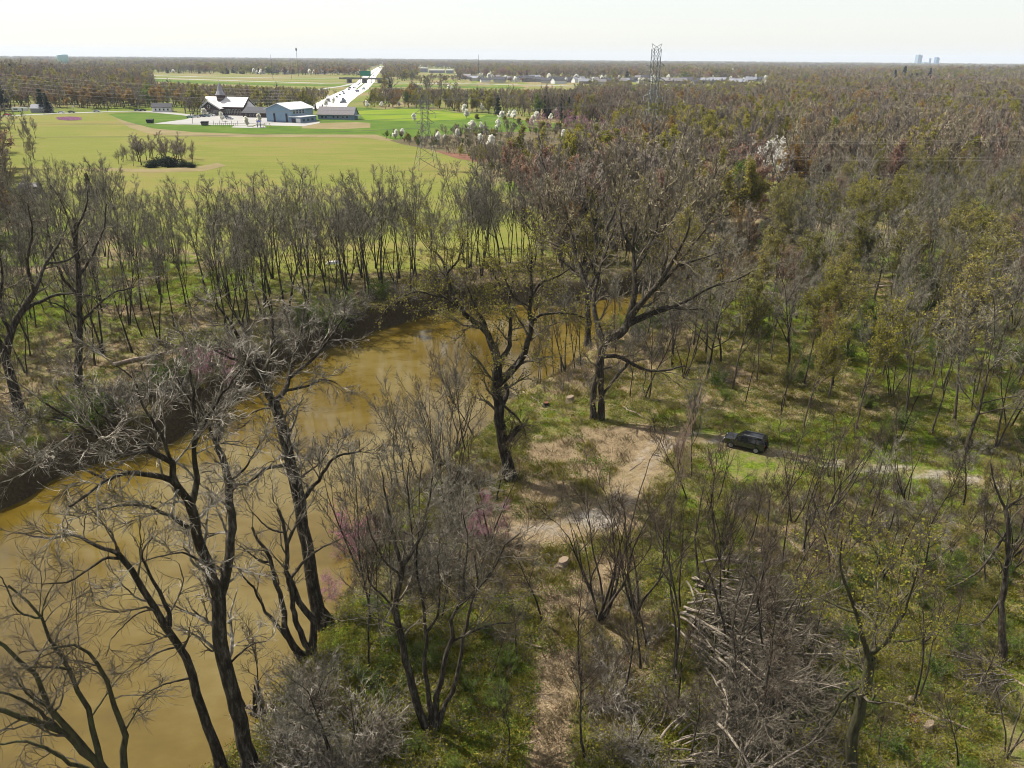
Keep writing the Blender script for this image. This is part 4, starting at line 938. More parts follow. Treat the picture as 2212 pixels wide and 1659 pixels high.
SY = (M['bark'], M['twig_pale'])
HERO_AT = []
def H_(*a, **k):
    HERO_AT.append(a[3]); return hero(*a, **k)
H_('sycamore_tree', 'great bare sycamore with dark Y-forked trunk leaning over the muddy river', 'tree', (540, 1660), [
    ([(540, 1660), (512, 1535), (488, 1440), (474, 1350), (472, 1290)], 16.5, 15, 0),
    ([(472, 1290), (452, 1228), (430, 1172), (420, 1120), (412, 1095)], 12.5, 10.5),
    ([(474, 1290), (486, 1245), (492, 1213), (500, 1152), (496, 1080), (494, 1043), (486, 997), (468, 965)], 11.5, 7),
    ([(412, 1095), (395, 1068), (377, 1040), (349, 1031), (286, 1022), (231, 1037), (194, 1064), (150, 1095)], 9.5, 2.6),
    ([(395, 1068), (374, 1035), (371, 1006), (343, 985), (304, 973), (267, 982), (237, 964), (194, 934), (146, 900), (100, 872)], 8.5, 1.8),
    ([(412, 1095), (424, 1050), (421, 976), (421, 921), (417, 860), (410, 800)], 8, 2.5),
    ([(407, 1140), (383, 1122), (349, 1107), (316, 1092), (273, 1092), (212, 1101)], 5.5, 2),
    ([(371, 1006), (350, 940), (310, 880), (290, 820), (250, 790)], 4.5, 1.5),
    ([(421, 960), (450, 900), (480, 850), (520, 800)], 4.5, 1.5), ([(468, 965), (476, 920), (496, 850), (530, 790)], 5, 1.6), ([(468, 965), (440, 900), (400, 850), (370, 790)], 4.5, 1.5),
    ([(343, 985), (270, 930), (210, 890), (180, 830)], 3.6, 1.3), ([(231, 1037), (170, 1010), (110, 1000), (70, 1010)], 3, 1.2), ([(494, 1043), (530, 1010), (560, 960)], 3.4, 1.2),
    ([(488, 1440), (540, 1395), (575, 1385)], 3, 1.2), ([(449, 1222), (400, 1195), (350, 1200), (300, 1215)], 3.2, 1.0)],
    11, SY, (1.15, 6, 5, 3), twig=0.018, lseclen=(1.8, 5.6))
H_('sycamore_tree', 'slim dark tree arching left over the water beside the Y-forked sycamore', 'tree', (480, 1672), [
    ([(480, 1672), (452, 1574), (431, 1519), (406, 1436), (388, 1396), (364, 1360), (336, 1314), (305, 1262), (275, 1216), (254, 1195)], 12, 6, 0),
    ([(254, 1195), (214, 1182), (165, 1158), (100, 1162), (40, 1150)], 5, 1.6), ([(258, 1206), (226, 1207), (183, 1234), (147, 1256), (90, 1262)], 3.6, 1.2),
    ([(366, 1355), (364, 1323), (339, 1268), (321, 1234), (306, 1195), (330, 1161)], 5.5, 1.8), ([(388, 1396), (340, 1410), (300, 1440)], 2.6, 1.0), ([(410, 1465), (350, 1480), (300, 1510)], 2.6, 1), ([(336, 1314), (290, 1330), (240, 1380)], 2.4, 1), ([(254, 1195), (240, 1150), (205, 1120)], 3, 1)],
    12, (M['bark'], M['twig_mid']), (1.0, 6, 5, 1), twig=0.014, lseclen=(1.2, 3.5))
H_('riverside_tree', 'spreading many-stemmed bare tree at the lower left over the brown water', 'tree', (285, 1740), [
    ([(285, 1740), (240, 1680), (189, 1629), (137, 1586), (76, 1558), (37, 1546), (-30, 1528)], 12, 5, 0),
    ([(285, 1740), (225, 1670), (171, 1604), (137, 1570), (107, 1528), (86, 1473), (55, 1433), (18, 1405), (-30, 1370)], 10, 3.5, 0),
    ([(285, 1740), (240, 1680), (208, 1610), (196, 1549), (171, 1503), (153, 1445), (131, 1421), (104, 1366), (89, 1335), (73, 1311), (18, 1265)], 9, 2.2, 0),
    ([(285, 1740), (275, 1690), (263, 1641), (269, 1580), (247, 1525), (232, 1476), (202, 1421), (153, 1393), (110, 1400)], 10, 2.4, 0),
    ([(240, 1690), (165, 1653), (92, 1613), (46, 1604), (-20, 1605)], 6, 2.2), ([(137, 1586), (80, 1530), (20, 1500), (-30, 1490)], 5, 2), ([(153, 1445), (90, 1440), (40, 1445)], 3.6, 1.5), ([(89, 1335), (40, 1320), (5, 1250), (-20, 1240)], 2.8, 1),
    ([(196, 1549), (230, 1500), (260, 1460), (290, 1430)], 2.6, 1), ([(269, 1580), (300, 1530), (330, 1500)], 2.4, 0.9), ([(89, 1335), (100, 1290), (125, 1250)], 2.4, 0.9), ([(107, 1528), (60, 1500), (30, 1460)], 3.6, 1.4)],
    13, (M['bark_moss'], M['twig_mid']), (1.1, 6, 5, 2), twig=0.014, bz=-0.4, lseclen=(1.2, 3.4))
H_('sycamore_tree', 'tall leaning sycamore with broad silvery crown left of the clearing on the near bank', 'tree', (702, 1340), [
    ([(702, 1340), (683, 1299), (668, 1228), (655, 1152), (650, 1104), (626, 997), (616, 952), (601, 891), (592, 867)], 15, 11, 0),
    ([(592, 867), (574, 848), (562, 822), (540, 790), (520, 745), (500, 700), (470, 660)], 8, 1.8), ([(592, 867), (614, 845), (622, 818), (636, 770), (650, 715), (660, 660)], 7, 1.6),
    ([(562, 822), (585, 760), (590, 700), (575, 640)], 5, 1.5), ([(622, 818), (680, 770), (720, 720), (745, 680)], 4.5, 1.3), ([(540, 790), (490, 770), (440, 745), (400, 745)], 4, 1.2), ([(614, 845), (660, 835), (700, 820), (730, 830)], 3.4, 1.1),
    ([(636, 1040), (690, 1000), (720, 960)], 3, 1), ([(628, 1005), (580, 1010), (540, 1040), (510, 1050), (490, 1090)], 5, 2), ([(645, 1090), (690, 1035), (720, 990), (780, 975)], 5.5, 1.8), ([(596, 880), (560, 885), (520, 905)], 3, 1)],
    14, SY, (1.3, 6, 5, 3), twig=0.02, lseclen=(1.8, 4.8))
H_('riverside_tree', 'clump of four dark curving stems at the water edge beside the leaning sycamore', 'tree', (672, 1412), [
    ([(672, 1412), (677, 1341), (655, 1317), (637, 1280), (625, 1253), (619, 1213), (619, 1152), (600, 1100)], 9, 3.2, 0),
    ([(672, 1412), (640, 1347), (631, 1289), (622, 1245)], 8, 5, 0), ([(660, 1430), (625, 1378), (610, 1323), (597, 1259), (585, 1213), (559, 1167), (545, 1140)], 9, 2.6, 0),
    ([(650, 1420), (597, 1347), (574, 1323), (560, 1295), (548, 1270), (525, 1244), (512, 1225)], 6, 1.6, 0), ([(625, 1253), (660, 1210), (700, 1180), (735, 1165)], 4, 1.3), ([(619, 1180), (640, 1130), (660, 1090), (650, 1040)], 3.6, 1.2), ([(585, 1213), (560, 1210), (520, 1180)], 2.8, 1), ([(619, 1152), (580, 1140), (540, 1100)], 3, 1)],
    15, (M['bark'], M['twig_mid']), (0.9, 5, 5, 0), twig=0.016, lseclen=(1.2, 3.4))
H_('sycamore_tree', 'old hollow sycamore with broken stub beside the clearing', 'tree', (1104, 1034), [
    ([(1104, 1034), (1093, 988), (1086, 952), (1080, 912), (1078, 873), (1071, 842), (1072, 812), (1076, 785)], 13, 10, 0, 0.0),
    ([(1076, 785), (1061, 745), (1051, 718), (1018, 691), (985, 651), (972, 620), (966, 590), (958, 565), (935, 540)], 9, 1.8),
    ([(1018, 691), (985, 660), (950, 640), (902, 630), (870, 640)], 4, 1.3), ([(1051, 718), (1043, 690), (1030, 672), (1010, 620)], 5.5, 1.6),
    ([(1076, 785), (1100, 751), (1102, 709), (1103, 675), (1100, 640), (1112, 590)], 7, 1.8), ([(1074, 830), (1094, 815), (1124, 779), (1143, 733), (1146, 703), (1143, 657), (1149, 633), (1146, 590), (1150, 550)], 10, 2),
    ([(1147, 705), (1167, 681), (1203, 677), (1240, 678), (1270, 690)], 4.2, 1.4), ([(1146, 640), (1170, 610), (1200, 600), (1230, 580)], 4, 1.3), ([(1143, 660), (1110, 640), (1090, 600)], 3.6, 1.2),
    ([(1094, 955), (1108, 938), (1122, 924)], 8, 6.5), ([(1080, 870), (1112, 897), (1133, 927), (1136, 946)], 3.4, 1.5), ([(1084, 880), (1096, 848), (1092, 830)], 6, 5), ([(966, 590), (990, 560), (1000, 520)], 3, 1), ([(1100, 640), (1070, 600), (1060, 560)], 3, 1)],
    16, (M['bark'], M['twig_mid'], M['olive']), (1.2, 6, 5, 2), twig=0.018, leaf=(4, 0.10), lseclen=(1.8, 4.6))
H_('sycamore_tree', 'largest sycamore with twin trunk and wide fan of limbs behind the clearing', 'tree', (1281, 905), [
    ([(1281, 905), (1282, 855), (1288, 818), (1294, 776), (1302, 748), (1315, 732)], 6.5, 7, 0, 0.0), ([(1300, 878), (1299, 840), (1298, 800), (1300, 765), (1308, 740)], 6.5, 6, 0, 0.0),
    ([(1315, 732), (1346, 715), (1358, 694), (1367, 663), (1372, 620), (1372, 582), (1367, 529), (1375, 480)], 11, 2), ([(1358, 694), (1385, 655), (1424, 610), (1453, 563), (1480, 515), (1490, 470)], 8, 1.8),
    ([(1365, 668), (1410, 630), (1463, 575), (1498, 527), (1530, 490)], 6.5, 1.6), ([(1352, 705), (1400, 680), (1475, 655), (1530, 622), (1594, 603), (1627, 584)], 6, 1.6), ([(1358, 694), (1429, 664), (1475, 668), (1520, 668)], 4.5, 1.4),
    ([(1308, 740), (1290, 700), (1282, 650), (1290, 600), (1310, 540), (1330, 480)], 8, 1.8), ([(1302, 770), (1331, 770), (1358, 782), (1392, 797), (1430, 800), (1480, 790)], 5.5, 1.8), ([(1358, 782), (1331, 815), (1310, 842), (1299, 857)], 4, 2.6),
    ([(1282, 650), (1262, 610), (1250, 570), (1230, 530), (1205, 515)], 5.5, 1.5), ([(1372, 582), (1400, 540), (1420, 490), (1425, 450)], 4.5, 1.3), ([(1290, 600), (1270, 550), (1265, 500)], 4, 1.3), ([(1424, 610), (1440, 560), (1445, 510)], 4, 1.2), ([(1367, 540), (1345, 500), (1340, 450)], 3.6, 1.1), ([(1463, 575), (1510, 560), (1555, 545)], 3.4, 1.1)],
    17, (M['bark'], M['twig_mid'], M['olive']), (0.95, 5, 5, 2), leaf=(1, 0.09), twig=0.02, lseclen=(2.0, 5.2))
H_('sycamore_tree', 'dark sycamore at the water edge behind the widest fan-shaped sycamore', 'tree', (1270, 742), [
    ([(1270, 742), (1270, 700), (1267, 640), (1262, 600)], 7, 6, 0, 0.0), ([(1262, 600), (1250, 572), (1225, 545), (1195, 525), (1165, 520)], 5.5, 1.4), ([(1262, 600), (1272, 575), (1290, 550), (1308, 505), (1330, 450), (1340, 405)], 6, 1.4),
    ([(1262, 605), (1240, 585), (1210, 560)], 4, 1.3), ([(1250, 572), (1240, 520), (1225, 470), (1220, 440)], 4, 1.2), ([(1290, 550), (1285, 500), (1275, 450), (1280, 410)], 4, 1.2), ([(1267, 640), (1285, 600), (1320, 570)], 3.6, 1.2)],
    18, (M['bark'], M['twig_mid'], M['olive']), (0.7, 5, 4, 1), leaf=(1, 0.09), twig=0.028, lseclen=(2.0, 5.0))
H_('clump_tree', 'dark V-shaped clump of four stems in the green shade at bottom centre', 'tree', (930, 1575), [
    ([(928, 1575), (909, 1549), (888, 1470), (875, 1415), (863, 1360), (857, 1305), (866, 1244), (869, 1222)], 9.5, 6.5, 0), ([(869, 1222), (857, 1189), (848, 1152), (835, 1080), (825, 1020)], 5, 1.5), ([(869, 1222), (891, 1192), (912, 1152), (925, 1090), (935, 1030)], 5, 1.5),
    ([(930, 1570), (925, 1488), (916, 1427), (921, 1366), (915, 1299), (900, 1230), (905, 1150)], 7, 1.8, 0), ([(934, 1570), (952, 1473), (964, 1412), (976, 1387), (976, 1323), (1004, 1299), (1053, 1244), (1095, 1176), (1123, 1152)], 7.5, 2, 0),
    ([(940, 1575), (976, 1497), (991, 1445), (1000, 1390), (1010, 1330), (1030, 1270), (1025, 1200)], 6.5, 1.8, 0), ([(921, 1366), (945, 1330), (950, 1270), (945, 1200)], 3.6, 1.2), ([(976, 1387), (1010, 1370), (1060, 1350), (1110, 1345)], 3, 1.2), ([(863, 1360), (840, 1300), (800, 1260), (790, 1210)], 3.6, 1.2), ([(1004, 1299), (1000, 1250), (1010, 1180), (1000, 1110)], 3.6, 1.2), ([(885, 1100), (880, 1040), (885, 990)], 2, 1), ([(866, 1244), (830, 1210), (800, 1150), (790, 1100)], 3, 1.1)],
    19, (M['bark'], M['twig_mid']), (1.3, 6, 5, 2), twig=0.013, up=0.12, lseclen=(1.2, 3.6))
H_('mossy_tree', 'mossy dark trunk with yellow-green crown in the lower right corner', 'tree', (1835, 1668), [
    ([(1835, 1668), (1842, 1586), (1860, 1527), (1874, 1464), (1880, 1420)], 13, 11, 0), ([(1878, 1425), (1863, 1377), (1849, 1324), (1828, 1268), (1815, 1220), (1818, 1170)], 7, 1.6), ([(1882, 1420), (1888, 1370), (1895, 1310), (1890, 1250), (1900, 1190)], 6, 1.5), ([(1882, 1415), (1915, 1385), (1950, 1330), (1970, 1270), (1985, 1210)], 5.5, 1.5),
    ([(1860, 1480), (1830, 1500), (1790, 1560), (1740, 1620)], 4, 1.5), ([(1849, 1324), (1810, 1310), (1770, 1290)], 3.4, 1.2), ([(1915, 1385), (1960, 1385), (2000, 1375)], 3, 1.1), ([(1888, 1370), (1920, 1310), (1925, 1240)], 3.4, 1.1)],
    20, (M['bark_moss'], M['twig_mid'], M['leaf_yellow']), (1.0, 5, 5, 0), twig=0.012, leaf=(3, 0.075), up=0.1, lseclen=(1.2, 3.4))
H_('forked_tree', 'dark mid-right tree with diagonal side limb at the right edge', 'tree', (2163, 1425), [
    ([(2163, 1425), (2165, 1350), (2166, 1289), (2177, 1202), (2178, 1150), (2172, 1100)], 8, 4.5, 0), ([(2172, 1150), (2128, 1220), (2090, 1250), (2040, 1275)], 3.4, 1.2), ([(2172, 1100), (2200, 1080), (2240, 1060)], 3.4, 1.2), ([(2172, 1100), (2150, 1050), (2140, 1000)], 3.4, 1.2), ([(2166, 1289), (2120, 1345), (2070, 1348)], 2.6, 1), ([(2177, 1202), (2205, 1150), (2215, 1100)], 2.6, 1)],
    21, (M['bark'], M['twig_mid']), (0.9, 5, 5, 0), twig=0.013, lseclen=(1.2, 3.2))
H_('leaning_tree', 'dark heavy trunk leaning at the far left edge in the shaded bank', 'tree', (48, 900), [
    ([(48, 900), (30, 840), (14, 780), (22, 720), (50, 670), (75, 630)], 12, 6, 0), ([(14, 780), (-10, 720), (-30, 660)], 7, 3), ([(50, 670), (110, 640), (170, 635), (215, 645)], 4.5, 1.6), ([(75, 630), (100, 570), (130, 520), (150, 470)], 4.5, 1.3), ([(75, 630), (60, 570), (70, 500), (60, 440)], 4.5, 1.3), ([(22, 720), (0, 660), (5, 590), (-5, 520)], 5, 1.4), ([(100, 570), (150, 560), (190, 520)], 3.2, 1.1)],
    22, (M['bark'], M['twig_mid']), (0.8, 5, 5, 0), twig=0.022, lseclen=(1.6, 4.2))
H_('forest_tree', 'straight dark trunk on the left bank with wide side limb', 'tree', (168, 838), [
    ([(168, 838), (170, 760), (172, 690), (170, 620), (165, 540), (160, 470)], 8.5, 4, 0), ([(172, 700), (210, 660), (250, 630), (290, 620)], 3.6, 1.3), ([(170, 640), (130, 590), (110, 530), (100, 470)], 3.6, 1.2), ([(168, 600), (200, 550), (225, 490), (230, 440)], 3.6, 1.2), ([(165, 540), (150, 480), (130, 430)], 3, 1), ([(172, 690), (130, 660), (95, 650)], 3, 1.1), ([(162, 500), (185, 450), (190, 410)], 3, 1)],
    23, (M['bark'], M['twig_mid']), (0.8, 5, 5, 0), twig=0.022, lseclen=(1.6, 4.0))
H_('white_barked_tree', 'white-barked sycamore with pale rounded crown standing out of the right woods', 'tree', (1668, 442), [
    ([(1668, 442), (1664, 420), (1660, 395), (1655, 370), (1657, 345), (1668, 325)], 2.6, 1.3, 0), ([(1662, 405), (1672, 370), (1680, 340), (1682, 322)], 1.7, 0.8), ([(1657, 350), (1650, 330), (1655, 316)], 1.3, 0.7), ([(1668, 330), (1676, 318), (1680, 312)], 1.2, 0.6), ([(1663, 415), (1678, 400), (1685, 375)], 1.3, 0.7), ([(1655, 375), (1645, 365), (1640, 355)], 1.0, 0.6)],
    24, (M['bark_pale'], M['bark_pale'], M['blossom']), (1.0, 5, 4, 0), twig=0.05, leaf=(2, 0.17), lseclen=(2.0, 5.0), gn=0.2)

# ---------------------------------------------------------------- kinds of trees
BARE = []
for k in range(5):      # tall vase-shaped trees of the river banks
    BARE.append(Proto('vase_tree', 20, *gen_tree(100 + k, 20, (1, 1, 1, 1, 2)[k], (0.34, 0.42, 0.38, 0.48, 0.45)[k], (8, 8, 7, 9, 9)[k], ((16, 34), (14, 30), (20, 40), (18, 40), (14, 30))[k], (0.66, 0.6, 0.7, 0.6, 0.6)[k], (6, 5, 5), 0.14, 0.13, 0.2, 0.025, 0.022, top=0.88, bare=0.3, shrink=0.35, trunk_gn=0.028), (M['bark'], M['twig'])))
SPREAD = []
for k in range(3):      # broad gnarled crowns
    SPREAD.append(Proto('broad_tree', 18, *gen_tree(120 + k, 18, 1, 0.28, 8, (26, 55), 0.72, (7, 6, 5), 0.22, 0.07, 0.27, 0.06, 0.022, trunk_gn=0.07, bare=0.28, top=0.9), (M['bark'], M['twig'])))
SLIM = []
for k in range(4):      # slender saplings with fine ascending twigs
    SLIM.append(Proto('slim_tree', 11, *gen_tree(140 + k, 12, (1, 1, 2, 4)[k], 0.42, 9, (16, 40), 0.36, (4, 4, 3), 0.16, 0.10, 0.11, 0.05, 0.011, S=(6, 4, 3, 3, 3), trunk_gn=0.06), (M['bark'], M['twig_dark'])))
BUD = []
for k, (lm, sz, nn) in enumerate((('leaf_yellow', 0.11, 4), ('olive', 0.10, 3), ('leaf_orange', 0.09, 3), ('leaf_green', 0.13, 4), ('leaf_red', 0.09, 2), ('olive', 0.10, 4))):
    BUD.append(Proto('budding_tree', 15, *gen_tree(160 + k, 16, 1, 0.4, 10, (16, 36), 0.5, (6, 5, 4), 0.16, 0.13, 0.15, 0.06, 0.022, leaf=(nn, sz, 0.14)), (M['bark'], M['twig'], M[lm])))
FARBARE = [Proto('bare_tree', 16, *gen_tree(180 + k, 16, 1 + k % 2, 0.3, 9, (16, 46), 0.6, (5, 5, 3), 0.17, 0.12, 0.26, 0.05, 0.055, S=(6, 4, 3, 3, 3), Kt=2), (M['bark'], M['twig_far'])) for k in range(3)]
REDTWIG = [variant(BARE[0], 'reddish_tree', (M['bark'], M['twig_red'])), variant(SPREAD[1], 'reddish_tree', (M['bark'], M['twig_red']))]
PALETREE = [variant(SPREAD[0], 'pale_tree', (M['bark_pale'], M['twig_pale'])), variant(SPREAD[2], 'pale_tree', (M['bark_pale'], M['twig_pale']))]
WOODS = [variant(p_, 'woods_tree', (M['bark_grey'], M['twig'])) for p_ in BARE]
for p_ in BUD: p_.parts[0] = (p_.parts[0][0], p_.parts[0][1], M['bark_grey']); p_.parts[0][1].materials[0] = M['bark_grey']
REDBUD = [Proto('redbud', 6, *gen_tree(190 + k, 6, 3, 0.2, 9, (25, 60), 0.5, (5, 4, 3), 0.22, 0.03, 0.07, 0.1, 0.011, S=(5, 4, 3, 3, 3), leaf=(4, 0.045, 0.08)), (M['bark'], M['twig'], M['blossom_pink']), 'blossom') for k in range(2)]
PEAR = [Proto('pear_tree', 8, *gen_tree(195 + k, 8, 1, 0.07, 14 + 3 * k, (24, 56), (0.5, 0.42, 0.58)[k], (5, 4, 2), 0.16, 0.14, 0.12, 0.04, 0.02, S=(5, 3, 3, 3, 3), Kt=2, leaf=(11, 0.2, 0.22), shrink=(0.8, 0.9, 0.65)[k]), (M['bark'], M['twig'], M['blossom']), 'blossom') for k in range(3)]
YELLOWBUSH = [variant(p_, 'leafy_tree', (M['bark'], M['twig'], M['leaf_yellow'])) for p_ in PEAR]

def conifer(seed, H=14, W=2.6):
    rng = np.random.default_rng(seed); tr = MB(); tr.tubes(np.array([[(0, 0, -0.2), (0, 0, H)]]), np.array([[0.22, 0.03]]), 6)
    n = 150; z = H * (0.06 + 0.93 * rng.random(n)); a = rng.uniform(0, 6.283, n); ln = W * (1 - z / H) ** 0.8 * rng.uniform(0.7, 1.15, n) + 0.15
    d = np.stack((np.cos(a), np.sin(a), rng.uniform(-0.25, 0.1, n)), 1); K = 4
    P = np.stack([np.stack((np.zeros(n), np.zeros(n), z), 1) + d * (ln[:, None] * t) - np.array((0, 0, 1)) * (ln[:, None] * 0.18 * t * t) for t in np.linspace(0, 1, K)], 1)
    tr.tubes(P, np.full((n, K), 0.03), 3)
    cr = MB(); c, u, v = leaves(rng, P, 26, 0.28, 0.16, 0.12); cr.quads(c, u, v)
    return tr, cr, None
CONIFER = [Proto('evergreen', 14, *conifer(200 + k), (M['bark'], M['leaf_dark'])) for k in range(2)]

def evergreen_bush(seed):
    rng = np.random.default_rng(seed); n = 60; d = unit(rng.normal(size=(n, 3)) * (1, 1, 0.8) + (0, 0, 0.5)); d[:, 2] = np.abs(d[:, 2]); K = 3; L = rng.uniform(1.6, 3.2, n)
    P = np.stack([d * (L * t)[:, None] for t in (0.02, 0.5, 1.0)], 1); tr = MB(); tr.tubes(P, np.full((n, K), 0.03), 3); cr = MB(); c, u, v = leaves(rng, P, 45, 0.2, 0.28, 0.2); cr.quads(c, u, v); return tr, cr, None
EVERBUSH = [Proto('evergreen_bush', 3, *evergreen_bush(205 + k), (M['bark'], M['leaf_dark'])) for k in range(2)]
def shrub(seed, H=2.6, stems=9, leafn=4, size=0.09, twig=0.009, spread=0.5, lvl=(5, 5)):
    rng = np.random.default_rng(seed); K = 6; d = np.tile((0.0, 0, 1), (stems, 1)); d[:, :2] += rng.normal(size=(stems, 2)) * spread; d = unit(d)
    P = np.empty((stems, K, 3)); P[:, 0] = rng.normal(size=(stems, 3)) * (0.25, 0.25, 0); P[:, 0, 2] = -0.15
    st = (H * rng.uniform(0.6, 1.05, stems) / (K - 1))[:, None]
    for j in range(1, K): d = unit(d + 0.16 * rng.normal(size=(stems, 3)) + (0, 0, 0.02)); P[:, j] = P[:, j - 1] + d * st
    R = (twig * 2.6) + (twig - twig * 2.6) * np.linspace(0, 1, K)[None].repeat(stems, 0); tr = MB(); tr.tubes(P, R, 4)
    L1, R1 = spawn(rng, P, R, lvl[0] + 1, 0.15, 0.98, 25, 65, 0.55, 4, 0.3, 0.05, 0.7, twig); cr = MB(); cr.tubes(L1, R1, 3)
    L2, R2 = spawn(rng, L1, R1, lvl[1], 0.15, 0.98, 25, 70, 0.6, 3, 0.35, 0.0, 0.8, twig * 0.7, lmin=0.2); cr.tubes(L2, R2, 3)
    lv = None
    if leafn: lv = MB(); c, a, b = leaves(rng, L2, leafn, size, 0.10); lv.quads(c, a, b)
    return tr, cr, lv
BARESHRUB = [Proto('bare_shrub', 3.2, *shrub(210 + k, 3.2, 14, 0, twig=0.011, spread=0.55, lvl=(6, 6)), (M['bark'], M['twig_pale'] if k != 1 else M['twig_mid'])) for k in range(3)]
LEAFSHRUB = [Proto('leafy_shrub', 2.4, *shrub(220 + k, 2.4, 10, 5, 0.075), (M['bark'], M['twig'], M[mm])) for k, mm in enumerate(('leaf_green', 'leaf_green', 'leaf_yellow'))]
for sh_, b_ in ((BARESHRUB, 'bare'), (LEAFSHRUB, 'leafy')):
    for p_ in sh_: p_.parts[0] = ('stems',) + p_.parts[0][1:]; p_.parts[1] = ('twigs',) + p_.parts[1][1:]

# ---------------------------------------------------------------- what to call a plant: by look, then by place
PLACES = [((1610, 975), 'beyond the black car'), ((1610, 1075), 'on the near side of the black car'), ((1900, 1010), 'along the dirt track right of the car'), ((1290, 1120), 'round the gravel patch'), ((1215, 1290), 'along the leaf-strewn trail'),
          ((1230, 870), 'near the cut stump in the clearing'), ((1440, 860), 'behind the largest sycamore'), ((1640, 800), 'in the sunny glade behind the car'), ((1850, 860), 'in the thick woods behind the track'), ((2120, 880), 'at the wood edge far right'),
          ((1650, 640), 'past the river bend'), ((1880, 640), 'deep in the right woods'), ((2120, 660), 'in the right woods by the edge'), ((1560, 520), 'where the river bends away'), ((1800, 510), 'above the grey river glimpse'), ((2050, 510), 'in the upper right woods'),
          ((1000, 560), 'on the far bank right of the field pylon'), ((860, 590), 'on the far bank under the field pylon'), ((700, 590), 'on the far bank under the blue gymnasium'), ((560, 600), 'on the far bank under the church'), ((1150, 540), 'on the far bank behind the hollow sycamore'), ((1300, 500), 'on the far bank behind the largest sycamore'),
          ((400, 650), 'on the left bank below the field thicket'), ((280, 620), 'on the left bank below the dark evergreen'), ((130, 560), 'on the left bank below the shed'), ((40, 640), 'on the left bank at its edge'), ((300, 780), 'above the fallen log on the left bank'), ((120, 800), 'on the shaded left bank'),
          ((600, 1550), 'by the water at the bottom'), ((850, 1300), 'on the near bank left of the trail'), ((1010, 1180), 'beside the old hollow sycamore'), ((850, 1120), 'at the water edge left of the clearing'), ((1600, 1400), 'in the felled brush'), ((1420, 1300), 'right of the leaf-strewn trail'), ((1350, 1600), 'at the bottom right of the trail'),
          ((1860, 1250), 'in the green undergrowth on the right'), ((2080, 1350), 'by the right edge in the undergrowth'), ((2030, 1600), 'by the red-topped stump'), ((1800, 1100), 'in the grassy strip below the track'), ((2100, 1120), 'in the grassy strip at the right edge'), ((60, 330), 'left of the dry field'), ((120, 400), 'by the shed'), ((340, 345), 'in the field thicket'),
          ((1100, 300), 'in the scrub right of the field pylon'), ((1250, 265), 'in the scrub below the far woods'), ((1420, 290), 'by the tall pylon'), ((560, 262), 'on the church lot'), ((760, 225), 'by the highway'), ((960, 230), 'behind the bright meadow'), ((1150, 165), 'in the estate right of the highway'), ((1480, 168), 'in the estate left of the tall pylon'), ((1800, 180), 'in the far right woods'), ((150, 200), 'on the far left slope'), ((500, 215), 'behind the church')]
PL_W = np.array([G(max(-800, a), max(136, b))[:2] for (a, b), _ in PLACES]); PL_P = np.array([a for a, _ in PLACES], float)
def near_place(p):
    x, y, _ = proj(p); return PLACES[int(np.argmin(np.hypot((PL_P[:, 0] - x) * 0.8, (PL_P[:, 1] - y) * 1.3)))][1]
def put(pr, name, look, p, H, rz, wide=1.0, tilt=(0, 0), place=None, cat='tree'):
    p = np.array((p[0], p[1], hz(p[0], p[1]) if abs(p[0]) < 240 and p[1] < 300 else 0.0))
    o = pr.place(name, look, cat, p, H, rz, None, wide, tilt); REC.append((o, look, place or near_place(p), proj(p)[0], proj(p)[1])); return o

rs = random.Random(21)
def top_height(bx, by, ty):
    p = G(bx, by); return on_plane(bx, ty, p)[2]
